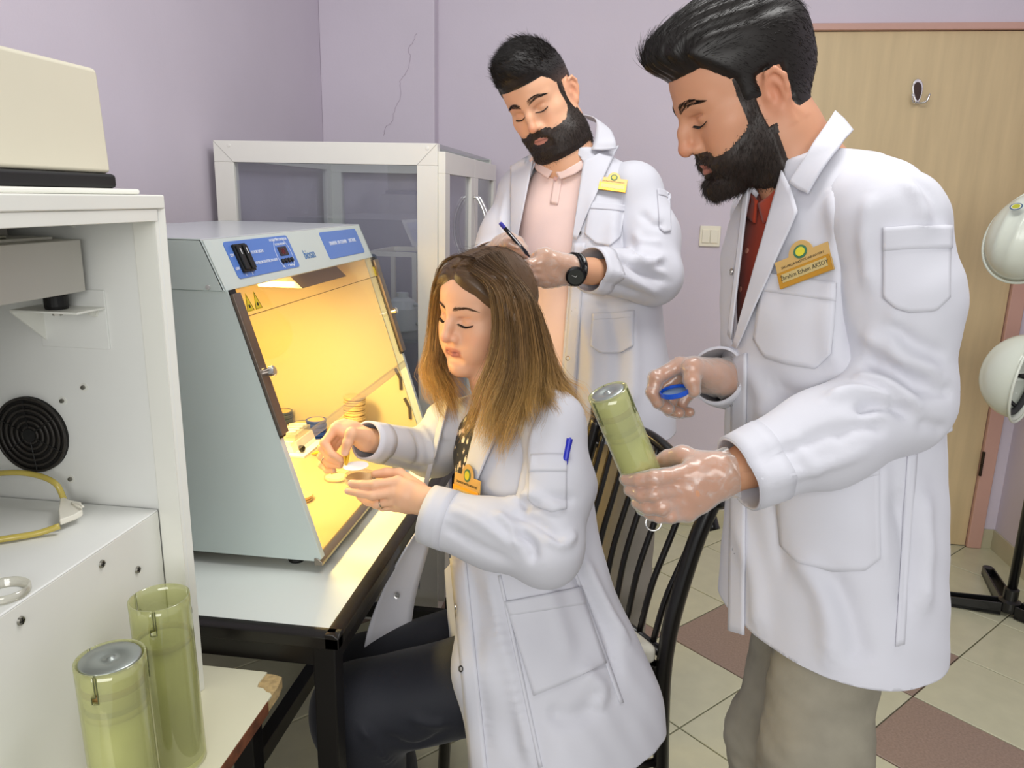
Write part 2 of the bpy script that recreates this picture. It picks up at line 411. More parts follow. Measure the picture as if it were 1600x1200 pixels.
# ------------------------------------------------------------------ heads
def head_sdf(P):
    """local: y forward, z up, x to the right of the person; eye level z=0, metres"""
    g = lambda k, d: P.get(k, d)
    s = SDF(); fw = g('fw', 1.0); jw = g('jw', 1.0)
    s.ell((0, -.014, .030), (.0755, .098, .088), k=.02)
    s.ell((0, .035, .040), (.063*fw, .056, .060), k=.03)
    s.ell((0, .028, -.030), (.059*fw, .056, .072), k=.03)
    s.ell((0, .000, -.040), (.064*jw, .060, .060), k=.03)
    for e in (-1, 1):
        s.cone((e*.053*jw, -.004, -.068), (e*.016, .066, -.104), .019, .015, k=.03)
        s.ell((e*.046*fw, .050, -.024), (.023, .022, .019), k=.025)                       # cheekbone
        s.ell((e*.036, .060, -.055), (.022, .022, .03), k=.025)                          # cheek
        s.cone((e*.010, .082, .0185), (e*.046, .062, .017), g('brow', .0125), .009, k=.014)          # brow
        s.ell((e*.031, .0965, -.003), (.0185, .0185, .0125), k=.012, op='s')                # socket
        s.ell((e*.0315, .0655, -.0035), (.0165, .0180, .0130), k=.003)                    # closed lid over eyeball
        s.cone((e*.019, .082, -.0125), (e*.043, .071, -.0125), .0035, .003, k=.008)      # lower lid
        s.cone((e*.018, .0850, .0085), (e*.043, .0700, .0068), .0042, .0024, k=.007)        # lid fold
    for e in (-1, 1): s.cone((e*.020, .0862, .0036), (e*.040, .0762, .0028), .0010, .0007, k=.004, op='s')
    nl = g('nose', 1.0); nb = g('nbridge', 1.0)
    s.cone((0, .076, .004), (0, .084, -.036*nl), .010, .0145, k=.012)
    s.cone((0, .086, .012), (0, .0945+.005*nb, -.012), .0072, .0078, k=.012)
    s.cone((0, .0945+.005*nb, -.012), (0, .1005+.0075*nl, -.032*nl), .0078, .0088, k=.008)
    s.sph((0, .0995+.0075*nl, -.0365*nl), .0098*g('tip', 1), k=.008)
    for e in (-1, 1):
        s.ell((e*.0118, .0925, -.0400*nl), (.0072, .0105, .0078), k=.006)
        s.ell((e*.0062, .0985, -.0470*nl), (.0032, .0055, .0035), k=.003, op='s')
    mz = g('mz', -.070)
    s.ell((0, .0715, mz), (.030, .020, .026), k=.02)
    s.sph((0, .074, -.1035), .0165*g('chin', 1), k=.02)
    s.cone((-.016, .0895, mz-.0155), (.016, .0895, mz-.0155), .006, .006, k=.012, op='s')   # hollow under lip
    lp = g('lips', 1.0); ly = g('lipy', 0.)
    for e in (-1, 1):
        s.cone((e*.004, .0905+ly, mz+.0055), (e*.0235, .0775, mz-.0005), .0052*lp, .0022, k=.005)
        s.cone((0, .0895+ly, mz-.0050), (e*.0215, .0775, mz-.0015), .0062*lp, .0022, k=.005)
        s.cone((e*.0, .0968, mz+.0003), (e*.025, .0815, mz-.001), .0016, .0012, k=.003, op='s')
    s.cone((0, .0985, mz+.012), (0, .095, mz+.02), .0022, .0022, k=.006, op='s')
    # ears
    for e in (-1, 1):
        R = frame(V(e*-.42, .9, .0), V(e*.10, -.12, 1))
        c = V(e*.0765, -.016, -.012); L = lambda x, y, z: c+R @ V(x, y, z)
        s.ell(c+R @ V(e*.003, -.001, .001), (.0065, .0180, .0310), R, k=.008); s.ell(c+V(-e*.008, .004, -.002), (.009, .013, .024), k=.008)
        rim = [L(e*.006, .010, .012), L(e*.009, .004, .027), L(e*.010, -.008, .029), L(e*.010, -.0165, .016), L(e*.009, -.0155, .0), L(e*.007, -.010, -.014), L(e*.005, .0, -.024)]
        s.chain(rim, [.003, .0035, .0038, .0038, .0035, .0035, .0045], k=.003)
        s.ell(L(e*.005, .002, -.026), (.0045, .0065, .0075), R, k=.006)
        s.ell(L(e*.010, .0015, -.001), (.0058, .0070, .0135), R, k=.004, op='s')
        s.chain([L(e*.007, -.008, -.010), L(e*.0075, -.0075, .006), L(e*.006, -.001, .016)], [.0025, .0028, .0022], k=.003)
        s.sph(L(e*.004, .0105, -.004), .0045, k=.005)
    return s
def skin_colors(v, P, base, beardf=None):
    x, y, z = v.T; ax = np.abs(x); c = np.repeat(np.array([base]), len(v), 0)
    def blend(m, col, a=1.0):
        nonlocal c
        m = np.clip(m*a, 0, 1)[:, None]; c = c*(1-m)+np.array(col)*m
    G = lambda cx, cy, cz, sx, sy, sz: np.exp(-(((ax-cx)/sx)**2+((y-cy)/sy)**2+((z-cz)/sz)**2))
    b = np.array(base)
    red = b*np.array([1.04, .72, .66])
    blend(G(.042, .065, -.035, .02, .03, .016), red, .45*P.get('blush', 1))
    blend(G(0, .115, -.038, .014, .02, .014), red, .55)
    blend(G(.08, -.016, -.01, .02, .03, .04), red, .5)
    blend(G(.031, .08, .003, .018, .02, .008), b*np.array([.84, .72, .68]), .5)
    mz = P.get('mz', -.070)
    li = (y > .076)*np.clip(1-(ax/.025)**2, 0, 1)*np.clip(1.25-np.abs(z-mz+ax*.02)/.0088, 0, 1)
    blend(np.minimum(li*3, 1), P.get('lip', (.42, .13, .11)), .85)
    blend((y > .09)*np.exp(-((z-mz-.0004+ax*.02)/.0016)**2)*(ax < .025), P.get('lipline', (.12, .03, .03)), .8)
    if beardf is not None:
        m = beardf(x, y, z); blend(m, P.get('stub', (.055, .038, .03)), .9)
    return c
def lash_paths(e, n=46, L=.0065, zoff=-.0105, arch=.0):
    """upper lashes of a lowered lid"""
    t = np.linspace(0, 1, n); X = .0155+t*.0305
    zc = -.0080-.0045*np.sin(t*np.pi)
    yc = .0655+.0205*np.sqrt(np.clip(1-((X-.0315)/.0205)**2, .02, 1))
    yc = .0655+.0165*np.sqrt(np.clip(1-((X-.0315)/.0185)**2, .05, 1))
    base = np.stack([e*X, yc, zc], 1)
    d = nrm(np.stack([e*(X-.0315)*18, np.full(n, 1.0), np.full(n, -.75)], 1))
    k = np.linspace(0, 1, 4)[None, :, None]
    return base[:, None]+d[:, None]*k*L*(.7+.3*t[:, None, None])+V(0, 0, 1)*(k**2)*L*.25, base
def brow_paths(e, n=150, thick=.0055, up=0.):
    t = rng.random(n); w = (rng.random(n)-.5)*2
    X = .010+t*.042; zc = .0195+up+.006*np.sin(np.clip(t*1.25, 0, 1)*np.pi*.62)-.006*np.clip(t-.6, 0, 1)*2
    wd = thick*(1-.75*t**2); z = zc+w*wd
    yc = .0985-.030*t**1.6-.001
    d = nrm(np.stack([e*(.6+.6*t), -.5*t-.05, .55*(1-t)-.25*t-.25*w*.5], 1))
    k = np.linspace(0, 1, 4)[None, :, None]
    base = np.stack([e*X, yc, z], 1)
    return base, d
def snap_to(v, n, q):
    """nearest vertex index of v for points q (chunked)"""
    out = np.zeros(len(q), int)
    for i in range(0, len(q), 400):
        out[i:i+400] = ((q[i:i+400, None]-v[None])**2).sum(-1).argmin(1)
    return out
# ------------------------------------------------------------------ people tools
HR = nrm(CR*V(1, 1, 0)); HF = nrm(CD*V(1, 1, 0)); UP = V(0, 0, 1)
def loft(s, R, st, k=.03, op='u', p=2.4, off=0., cap=None):
    """elliptic body lofted through stations (centre, rx, ry), stacked along R's up axis"""
    R = np.asarray(R, float); Z = np.array([c @ R[:, 2] for c, _, _ in st]); o = np.argsort(Z); Z = Z[o]
    X = np.array([st[i][0] @ R[:, 0] for i in o]); Y = np.array([st[i][0] @ R[:, 1] for i in o])
    A = np.array([st[i][1] for i in o])+off; B = np.array([st[i][2] for i in o])+off
    zz = np.linspace(Z[0], Z[-1], 160)
    def sm(q):
        y = np.interp(zz, Z, q); n = max(3, int(9)); ker = np.ones(n)/n; yp = np.concatenate([np.full(n, y[0]), y, np.full(n, y[-1])]); yp = np.convolve(yp, ker, 'same'); yp = np.convolve(yp, ker, 'same'); return yp[n:-n]
    X, Y, A, B = map(sm, (X, Y, A, B)); Rf = R.astype(np.float32)
    z0, z1 = Z[0], Z[-1]
    def f(P):
        q = P @ Rf; z = q[..., 2]; cx, cy, a, b = (np.interp(z, zz, w).astype(np.float32) for w in (X, Y, A, B))
        ex = np.abs(q[..., 0]-cx)/a; ey = np.abs(q[..., 1]-cy)/b
        g = (ex**p+ey**p)**(1/p)
        d = (g-1)*np.minimum(a, b)
        return np.maximum(d, np.maximum(z-z1-off, z0-z-off))
    m = max(A.max(), B.max())*1.05; cs = [c for c, _, _ in st]
    return s._add(f, np.min(cs, 0)-m, np.max(cs, 0)+m, op, k)
def bvh_of(v, f): return BVHTree.FromPolygons([tuple(a) for a in v], [tuple(int(i) for i in q) for q in f])
def hit(bv, px, py, dmax=9.):
    r = nrm(ray(px, py)); h = bv.ray_cast(Vector(CC), Vector(r))
    if h[0] is None:
        return None, None
    n = np.array(h[1]); return np.array(h[0]), (n if n @ r < 0 else -n)
def hits(bv, pts):
    """pixel polyline -> points on the surface (misses keep the depth of the nearest hit)"""
    out, nn = [], []; last = None
    for p in pts:
        q, n = hit(bv, *p[:2]); out.append(q); nn.append(n)
    ok = [i for i, q in enumerate(out) if q is not None]
    for i, q in enumerate(out):
        if q is None and ok:
            j = min(ok, key=lambda a: abs(a-i)); d = (out[j]-CC) @ CD; out[i] = at(*pts[i][:2], d); nn[i] = nn[j]
    return np.array(out), np.array(nn)
def coons(top, bottom, n=14, m=14):
    """pixel grid between two polylines (left to right)"""
    def rs(p, k):
        p = np.array(p, float); L = np.concatenate([[0], np.cumsum(np.linalg.norm(np.diff(p, axis=0), axis=1))]); t = np.linspace(0, L[-1], k)
        return np.stack([np.interp(t, L, p[:, 0]), np.interp(t, L, p[:, 1])], 1)
    a, b = rs(top, n), rs(bottom, n); t = np.linspace(0, 1, m)[:, None, None]
    return a[None]*(1-t)+b[None]*t
def patch(name, bv, top, bottom, m, parent, off=.0025, thick=.002, n=16, mm=16, lift=None, smooth=True, dmax=None):
    """cloth piece lying on a surface: outline given by two pixel polylines"""
    G = coons(top, bottom, n, mm); sh = G.shape; q = G.reshape(-1, 2)
    P, N = [], []
    for a in q:
        p, nn = hit(bv, *a)
        if p is not None and dmax and ((p-CC) @ CD) > dmax: p = None
        P.append(p); N.append(nn)
    ok = np.array([p is not None for p in P])
    if not ok.any(): return None
    good = np.where(ok)[0]
    for i in np.where(~ok)[0]:
        j = good[((q[good]-q[i])**2).sum(1).argmin()]; P[i] = at(*q[i], (P[j]-CC) @ CD); N[i] = N[j]
    P = np.array(P); N = np.array(N); N = nrm(N)
    Ng = N.reshape(sh[0], sh[1], 3)
    for _ in range(2):                     # even out the normals and heights
        pad = np.pad(Ng, ((1, 1), (1, 1), (0, 0)), mode='edge'); Ng = nrm((pad[:-2, 1:-1]+pad[2:, 1:-1]+pad[1:-1, :-2]+pad[1:-1, 2:]+2*pad[1:-1, 1:-1]))
    lf = off if lift is None else off+lift(np.linspace(0, 1, sh[0])[:, None], np.linspace(0, 1, sh[1])[None])[..., None]
    Pg = P.reshape(sh[0], sh[1], 3)
    Pg = Pg+Ng*lf
    mb = MB().grid(Pg); o = mb.build(name, m, parent, smooth=smooth)
    s = o.modifiers.new('thickness', 'SOLIDIFY'); s.thickness = thick; s.offset = 0
    return o
def inpoly(q, poly):
    x, y = q[:, 0], q[:, 1]; c = np.zeros(len(q), bool); n = len(poly); j = n-1
    for i in range(n):
        xi, yi = poly[i]; xj, yj = poly[j]
        c ^= ((yi > y) != (yj > y)) & (x < (xj-xi)*(y-yi)/((yj-yi) or 1e-9)+xi); j = i
    return c
def cut(v, f, polys=(), planes=(), facing=True):
    """clean cuts: polys = pixel outlines cut out of the side turned to the camera; planes = (point, normal, where) keep the side opposite the normal"""
    bm = bmesh.new(); vs = [bm.verts.new(a) for a in v]; 
    for q in f:
        try: bm.faces.new([vs[i] for i in q])
        except ValueError: pass
    bm.normal_update()
    for co, no, cond in planes:
        no = nrm(no)
        fs = [x for x in bm.faces if cond is None or cond(np.array(x.calc_center_median()))]
        geom = list({e for x in fs for e in x.verts} | {e for x in fs for e in x.edges})+fs
        bmesh.ops.bisect_plane(bm, geom=geom, plane_co=Vector(co), plane_no=Vector(no), dist=1e-5)
        kill = [x for x in bm.faces if (np.array(x.calc_center_median())-co) @ no > 1e-5 and (cond is None or cond(np.array(x.calc_center_median())))]
        bmesh.ops.delete(bm, geom=kill, context='FACES')
    for poly, dmax in polys:
        poly = np.array(poly, float); lo, hi = poly.min(0)-25, poly.max(0)+25
        for i in range(len(poly)):
            a, b = poly[i], poly[(i+1) % len(poly)]
            no = nrm(np.cross(ray(*a), ray(*b)))
            fs = [x for x in bm.faces]
            C = proj(np.array([x.calc_center_median() for x in fs])); Fn = np.array([x.normal[:] for x in fs])
            l2, h2 = np.minimum(a, b)-18, np.maximum(a, b)+18
            sel = (C[:, 0] > l2[0]) & (C[:, 0] < h2[0]) & (C[:, 1] > l2[1]) & (C[:, 1] < h2[1]) & (C[:, 2] < dmax)
            fs = [fs[k] for k in np.where(sel)[0]]
            geom = list({e for x in fs for e in x.verts} | {e for x in fs for e in x.edges})+fs
            if fs: bmesh.ops.bisect_plane(bm, geom=geom, plane_co=Vector(CC), plane_no=Vector(no), dist=1e-5)
        fs = list(bm.faces); C = proj(np.array([x.calc_center_median() for x in fs]))
        m = inpoly(C[:, :2], poly) & (C[:, 2] < dmax)
        bmesh.ops.delete(bm, geom=[fs[k] for k in np.where(m)[0]], context='FACES')
    bmesh.ops.delete(bm, geom=[x for x in bm.verts if not x.link_faces], context='VERTS')
    bm.verts.ensure_lookup_table(); bm.verts.index_update()
    V2 = np.array([x.co[:] for x in bm.verts]); F2 = [[w.index for w in x.verts] for x in bm.faces]; bm.free()
    return V2, F2
def cloth(name, v, f, m, parent, thick=.003, label=None):
    o = mesh_obj(name, v, f, m, parent, smooth=True, label=label)
    s = o.modifiers.new('thickness', 'SOLIDIFY'); s.thickness = thick; s.offset = -1
    return o
def hand_sdf(w, wdir, mcp, fingers, thumb, r=1.0, palm=.0125, nails=True):
    """w wrist, wdir point up the forearm, mcp four knuckles, fingers four [pip,dip,tip], thumb [cmc,mcp,ip,tip]; world points"""
    s = SDF(); mcp = np.array(mcp)
    s.cone(wdir, w, .028*r, .0245*r, k=.02)
    dirm = nrm(mcp.mean(0)-w); across = nrm(mcp[3]-mcp[0])
    for i in range(4):
        a = w+across*(-.012+.008*i)*r
        s.cone(a, mcp[i], .0155*r, .0112*r*(.92 if i == 3 else 1), k=.014)
    for i in range(3):
        s.cone(w*.35+mcp[i]*.65, w*.35+mcp[i+1]*.65, palm*r, palm*r, k=.012)
    R0 = [(.0104, .0096, .0086, .0074), (.0106, .0098, .0088, .0076), (.0102, .0094, .0084, .0073), (.0090, .0083, .0075, .0066)]
    for i in range(4):
        p = [mcp[i]]+list(fingers[i]); rr = np.array(R0[i])*r
        for q in range(3): s.cone(p[q], p[q+1], rr[q], rr[q+1], k=.002 if q else .004)
        s.sph(p[1], rr[1]*1.06, k=.003)
    t = list(thumb); s.cone(w*.45+t[0]*.55, t[1], .0165*r, .0125*r, k=.014); s.cone(t[1], t[2], .0118*r, .0105*r, k=.006); s.cone(t[2], t[3], .0108*r, .0084*r, k=.004)
    return s
def hp(pts, d0): return [at(x, y, d0+dz) for x, y, dz in pts]
def snap_button(bv, px, py, parent, r=.0052):
    p, n = hit(bv, px, py)
    if p is None: return
    c = p+n*.0022
    MB().lathe([(r*.5, 0), (r*.55, .0012), (r*.95, .0015), (r, .0008), (r, 0)], c, n, 18).build('snap_button', mat('snap_metal', srgb(196, 194, 190), rough=.25, metal=1), parent, smooth=False)
def badge(bv, px, py, wpx, parent, tilt, name_text, lift=.006):
    """brass name badge: arched top with a round emblem, print, name plate"""
    p, n = hit(bv, px, py); d = (p-CC) @ CD; n = nrm(n+V(0, 0, .02))
    x = nrm(CR*np.cos(tilt)-CU*np.sin(tilt)); x = nrm(x-n*(x @ n)); y = np.cross(n, x); y = y if y @ CU > 0 else -y
    w = wpx*d/F_PX/max(.35, abs(x @ CR)); c = p+n*lift
    Q = lambda a, b, o=0.: c+x*a*w+y*b*w+n*o
    arc = [Q(.23*np.cos(a), .14+.26*np.sin(a)) for a in np.linspace(.12, np.pi-.12, 16)]
    out = [Q(-.5, -.36), Q(.5, -.36), Q(.5, .17), Q(.25, .17)]+arc+[Q(-.25, .17), Q(-.5, .17)]
    M_br = mat('brass_badge', srgb(204, 168, 104), rough=.45, metal=.35); M_brp = mat('brass_plate', srgb(196, 176, 120), rough=.45, metal=.3)
    M_brs = mat('brass_rim', srgb(214, 160, 60), rough=.3, metal=.8)
    b = MB().prism(out, n*.002).build('name_badge', M_br, parent, bevel=.0004, label='brass name badge with round green emblem')
    MB().box((0, 0, 0), (1, 1, 1)) if False else None
    MB().prism([Q(-.50, -.36, .002), Q(.48, -.36, .002), Q(.48, -.06, .002), Q(-.50, -.06, .002)], n*.0016).build('name_plate_rim', M_brs, b, bevel=.0005)
    MB().prism([Q(-.42, -.27, .0036), Q(.42, -.27, .0036), Q(.42, -.11, .0036), Q(-.42, -.11, .0036)], n*.0004).build('name_plate', M_brp, b)
    for rr, mm, nm, o in ((.125, mat('emblem_green', srgb(60, 110, 80), rough=.4), 'emblem_ring', .0021), (.085, mat('emblem_yel', srgb(206, 196, 50), rough=.4), 'emblem_disc', .0026)):
        MB().prism([Q(rr*np.cos(a), .185+rr*np.sin(a), o) for a in np.linspace(0, 2*np.pi, 24, endpoint=False)], n*.0005).build(nm, mm, b)
    text_obj('badge_lettering', 'SAKI-MELLIR MASTITIS LABORATORY', Q(0, -.005, .0022), x, y, w*.062, M_ink, b, 'CENTER', depth=.0001, sx=.78)
    if name_text: text_obj('badge_lettering', name_text, Q(0, -.225, .0041), x, y, w*.115, M_ink, b, 'CENTER', depth=.0001, sx=.8)
    return b
M_coat = mat('white_coat_cotton', srgb(208, 208, 216), rough=.72, sheen=.15, bump=.12, bscale=700, bdist=.0006, var=.015, vscale=5)
M_coatp = M_coat; M_ink = mat('ink_black', srgb(25, 22, 18), rough=.6)
def skin_mat(): return mat('skin', (1, 1, 1), rough=.5, attr='col', sss=.12, bump=.12, bscale=800, bdist=.0004)
M_hairk = mat('black_hair', srgb(26, 21, 18), rough=.42, spec=.4)
M_beard = mat('dark_beard_hair', srgb(46, 35, 29), rough=.5, var=.35, vscale=240)
M_glove = None
def glove_mat():
    if 'vinyl_glove' in MATS: return MATS['vinyl_glove']
    m = bpy.data.materials.new('vinyl_glove'); m.use_nodes = True; nt = m.node_tree; N = nt.nodes; L = nt.links
    for n in list(N): N.remove(n)
    out = N.new('ShaderNodeOutputMaterial'); tr = N.new('ShaderNodeBsdfTransparent'); tr.inputs[0].default_value = (.96, .95, .94, 1)
    df = N.new('ShaderNodeBsdfDiffuse'); df.inputs[0].default_value = (.85, .83, .80, 1)
    gl = N.new('ShaderNodeBsdfGlossy'); gl.inputs['Roughness'].default_value = .24
    lw = N.new('ShaderNodeLayerWeight'); lw.inputs[0].default_value = .35
    tc = N.new('ShaderNodeTexCoord'); nz = N.new('ShaderNodeTexNoise'); nz.inputs['Scale'].default_value = 30; nz.inputs['Detail'].default_value = 2; nz.inputs['Distortion'].default_value = 1.2
    L.new(tc.outputs['Object'], nz.inputs['Vector'])
    bp = N.new('ShaderNodeBump'); bp.inputs['Strength'].default_value = .28; bp.inputs['Distance'].default_value = .003; L.new(nz.outputs[0], bp.inputs['Height']); L.new(bp.outputs[0], gl.inputs['Normal'])
    mr = N.new('ShaderNodeMapRange'); mr.inputs[1].default_value = 0; mr.inputs[2].default_value = 1; mr.inputs[3].default_value = .07; mr.inputs[4].default_value = .6; L.new(lw.outputs['Facing'], mr.inputs[0])
    n2 = N.new('ShaderNodeTexNoise'); n2.inputs['Scale'].default_value = 38; n2.inputs['Detail'].default_value = 4; n2.inputs['Distortion'].default_value = 2.5; L.new(tc.outputs['Object'], n2.inputs['Vector'])
    r2 = N.new('ShaderNodeMapRange'); r2.inputs[1].default_value = .45; r2.inputs[2].default_value = .75; r2.inputs[3].default_value = .08; r2.inputs[4].default_value = .34; L.new(n2.outputs[0], r2.inputs[0])
    mx_ = N.new('ShaderNodeMath'); mx_.operation = 'MAXIMUM'; L.new(mr.outputs[0], mx_.inputs[0]); L.new(r2.outputs[0], mx_.inputs[1])
    m1 = N.new('ShaderNodeMixShader'); L.new(mx_.outputs[0], m1.inputs[0]); L.new(tr.outputs[0], m1.inputs[1]); L.new(df.outputs[0], m1.inputs[2])
    m2 = N.new('ShaderNodeMixShader'); m2.inputs[0].default_value = .075; L.new(m1.outputs[0], m2.inputs[1]); L.new(gl.outputs[0], m2.inputs[2])
    L.new(m2.outputs[0], out.inputs[0]); MATS['vinyl_glove'] = m; return m
def glove(s, parent, w, wdir, seed, h=.002, cuff=.030):
    """thin loose glove over a hand, with a flared wrinkled cuff"""
    g = SDF(); g.p = [p for p in s.p]
    v, f = g.mesh(h, offset=.0014); n = vnormals(v, f)
    v = v+n*(.0007*noise3(v, 120, seed)+.0005*noise3(v, 300, seed+1))[:, None]
    ax = nrm(wdir-w); t = (v-w) @ ax
    fl = np.clip((t-.0)/cuff, 0, 1); v = v+n*(fl*(.004+.003*np.sin(noise3(v, 90, seed+2)*5)))[:, None]
    v2, f2 = cut(v, f, planes=[(w+ax*cuff, ax, None)])
    o = mesh_obj('glove', v2, f2, glove_mat(), parent, smooth=True, label='thin clear vinyl glove'); return o
def head_world(P, R, o, sc_, neck_pts, neck_r, base, h=.0019, beardf=None, extra=None):
    """head and neck as one surface; neck_pts world"""
    s = head_sdf(P)
    if extra: extra(s)
    ln = [(np.asarray(q)-o) @ R/sc_ for q in neck_pts]
    s.chain([V(0, -.022, -.055)]+ln, [neck_r[0]/sc_]+[q/sc_ for q in neck_r[1:]], k=.03)
    v, f = s.mesh(h); v = relax(v, f, 2, .5)
    return v, f, skin_colors(v, P, base, beardf)
def collar_band(name, pts_in, pts_out, m, parent, n=24, mm=6, thick=.003, bulge=.008):
    A, B = spline(pts_in, n), spline(pts_out, n); t = np.linspace(0, 1, mm)[:, None, None]; G = A[None]*(1-t)+B[None]*t
    mid = nrm((A+B)/2-((A+B)/2).mean(0)); G = G+mid[None]*(np.sin(t*np.pi)*bulge)
    o = MB().grid(G).build(name, m, parent, smooth=True); s = o.modifiers.new('thickness', 'SOLIDIFY'); s.thickness = thick; s.offset = 0; return o
def folds(v, n, bv, L):
    for pts, amp, w in L:
        P, _ = hits(bv, pts); v = fold(v, n, P, amp*1.3, w*.85)
    return v
def sleeve(pts, rs, parent, fl=(), k=.03, h=.0054, seed=31, name='sleeve', cuff=True, amp=1.0, m=None):
    """a coat sleeve from shoulder to wrist, cut off square at the cuff"""
    s = SDF(); s.chain(pts, rs, k=k)
    v, f = s.mesh(h); v = relax(v, f, 2, .5); n = vnormals(v, f); bv = bvh_of(v, f)
    v = folds(v, n, bv, fl); v = v+n*amp*(.0013*noise3(v, 42, seed)+.0008*noise3(v, 110, seed+1))[:, None]
    w = pts[-1]; ax = nrm(pts[-1]-pts[-2])
    v2, f2 = cut(v, f, planes=[(w, ax, None)])
    o = cloth(name, v2, f2, M_coat if m is None else m, parent)
    bv = bvh_of(v, f)
    if cuff:
        L = .045; c0 = w-ax*.001; r0 = rs[-1]; uu = nrm(np.cross(ax, UP)); ww = np.cross(ax, uu); G = []
        for t in (0, .33, .66, 1):
            row = []
            for a in np.linspace(0, 2*np.pi, 41):
                dd = np.cos(a)*uu+np.sin(a)*ww; hh = bv.ray_cast(Vector(c0-ax*L*t+dd*.2), Vector(-dd)); q = np.array(hh[0]) if hh[0] is not None else c0-ax*L*t+dd*r0
                row.append(q+dd*.0005)
            G.append(row)
        oo = MB().grid(np.array(G)).build('cuff_hem', M_coat if m is None else m, o, smooth=True); q = oo.modifiers.new('thickness', 'SOLIDIFY'); q.thickness = .0016; q.offset = 0
    return o, bv
sstep = lambda a, b, x: np.clip((x-a)/(b-a), 0, 1)**2*(3-2*np.clip((x-a)/(b-a), 0, 1))
def shell(v, f, mask, disp, thr=.02):
    """part of a surface with mask, pushed out by disp: hair and beard bodies"""
    w = v+disp*mask[:, None]; keep = (mask[f] > thr).any(1); ff = f[keep]; u, inv = np.unique(ff, return_inverse=True)
    return w[u], inv.reshape(-1, 4), mask[u]
def beard_mask(P):
    lo = P.get('b_neck', -.118); mz = P.get('mz', -.070)
    def g(x, y, z):
        ax = np.abs(x)
        line = np.interp(y, P.get('bl_y', [-.02, .008, .04, .066, .10]), P.get('bl_z', [.01, -.012, -.047, -.060, -.066]))
        cheek = sstep(.004, -.006, z-line)*sstep(-.010, .004, y+(z+.03)*.35)
        side = sstep(.004, .012, y)*sstep(.034, .026, y)*sstep(.035, .015, z)*(ax > .05)
        low = sstep(lo-.012, lo+.004, z+np.clip(.045-y, 0, .1)*.55)
        mous = sstep(.040, .028, ax)*(y > .062)*sstep(-.0450, -.0520, z+.22*np.clip(ax-.006, 0, 1))
        m = np.maximum(np.maximum(cheek, side)*low, mous*low)
        lips = (y > .070)*sstep(1.25, .85, np.sqrt((ax/.0245)**2+((z-mz+.0005+ax*.05)/.0092)**2))
        soul = (y > .07)*sstep(.020, .012, np.abs(ax-.018))*sstep(.012, .006, np.abs(z-mz+.014))*.75
        nose = (z > -.050)*sstep(.016, .010, ax)*(y > .08)
        m = m*(1-lips)*(1-nose)*(1-soul*.6)*(1-(ax > .0685)*(z > -.052)*(y < .012))
        return np.clip(m, 0, 1)
    return g
def grow(v, f, w, n, flow, L, r, bend=.3, seg=5, up=.25, jitter=.25):
    """n short hairs on a surface: flow(p,nrm)->direction, length L (scalar or fn)"""
    p, nn = sample_surface(v, f, w, n); d = flow(p, nn); d = nrm(d-nn*(d*nn).sum(1)[:, None]); d = nrm(d+nn*up+rng.normal(size=d.shape)*jitter)
    l = (L(p) if callable(L) else np.full(n, L))*(.6+.6*rng.random(n)); t = np.linspace(0, 1, seg)[None, :, None]
    side = nrm(rng.normal(size=(n, 1, 3)))
    q = p[:, None]+d[:, None]*l[:, None, None]*t+(side*jitter*.5-nn[:, None]*bend)*l[:, None, None]*t*t
    return strands(None, paths=q, r=r)
def face_hair(name_b, v, n, R, o, sc_, parent, m, thick=.0055, nb=150, up=0., lash=.0065, f=None, lr=.00042):
    T = lambda q: o+sc_*(q @ R.T)
    bv = bvh_of(v, f)
    def onto(b):
        P, N = [], []
        for q in b:
            h = bv.ray_cast(Vector((q[0], .16, q[2])), Vector((0, -1, 0))); P.append(np.array(h[0]) if h[0] is not None else q); N.append(np.array(h[1]) if h[0] is not None else V(0, 1, 0))
        return np.array(P), np.array(N)
    for e in (-1, 1):
        b, d = brow_paths(e, nb, thick, up); b, nn = onto(b); b = b+nn*.0004; d = nrm(d-nn*(d*nn).sum(1)[:, None]+nn*.12)
        t = np.linspace(0, 1, 4)[None, :, None]; q = b[:, None]+d[:, None]*t*.0085
        a, fc = strands(None, paths=q, r=.00033); mesh_obj('eyebrow', T(a), fc, m, parent, smooth=True)
        pth, _ = lash_paths(e, L=lash); bs, nn = onto(pth[:, 0]); pth = pth-pth[:, :1]+bs[:, None]+nn[:, None]*.0003; a, fc = strands(None, paths=pth, r=lr)
        ln = MB().tube(spline(bs[2:-2:4]+nn[2:-2:4]*.0002, 20), [.0004]*3+[.0008]*14+[.0004]*3, 6)
        a2 = np.vstack(ln.v); allv = np.vstack([a, a2]); allf = [tuple(q) for q in fc]+[tuple(i+len(a) for i in q) for q in ln.f]
        mesh_obj('eyelashes', T(allv), allf, mat('lash_black', srgb(14, 11, 10)), parent, smooth=True)
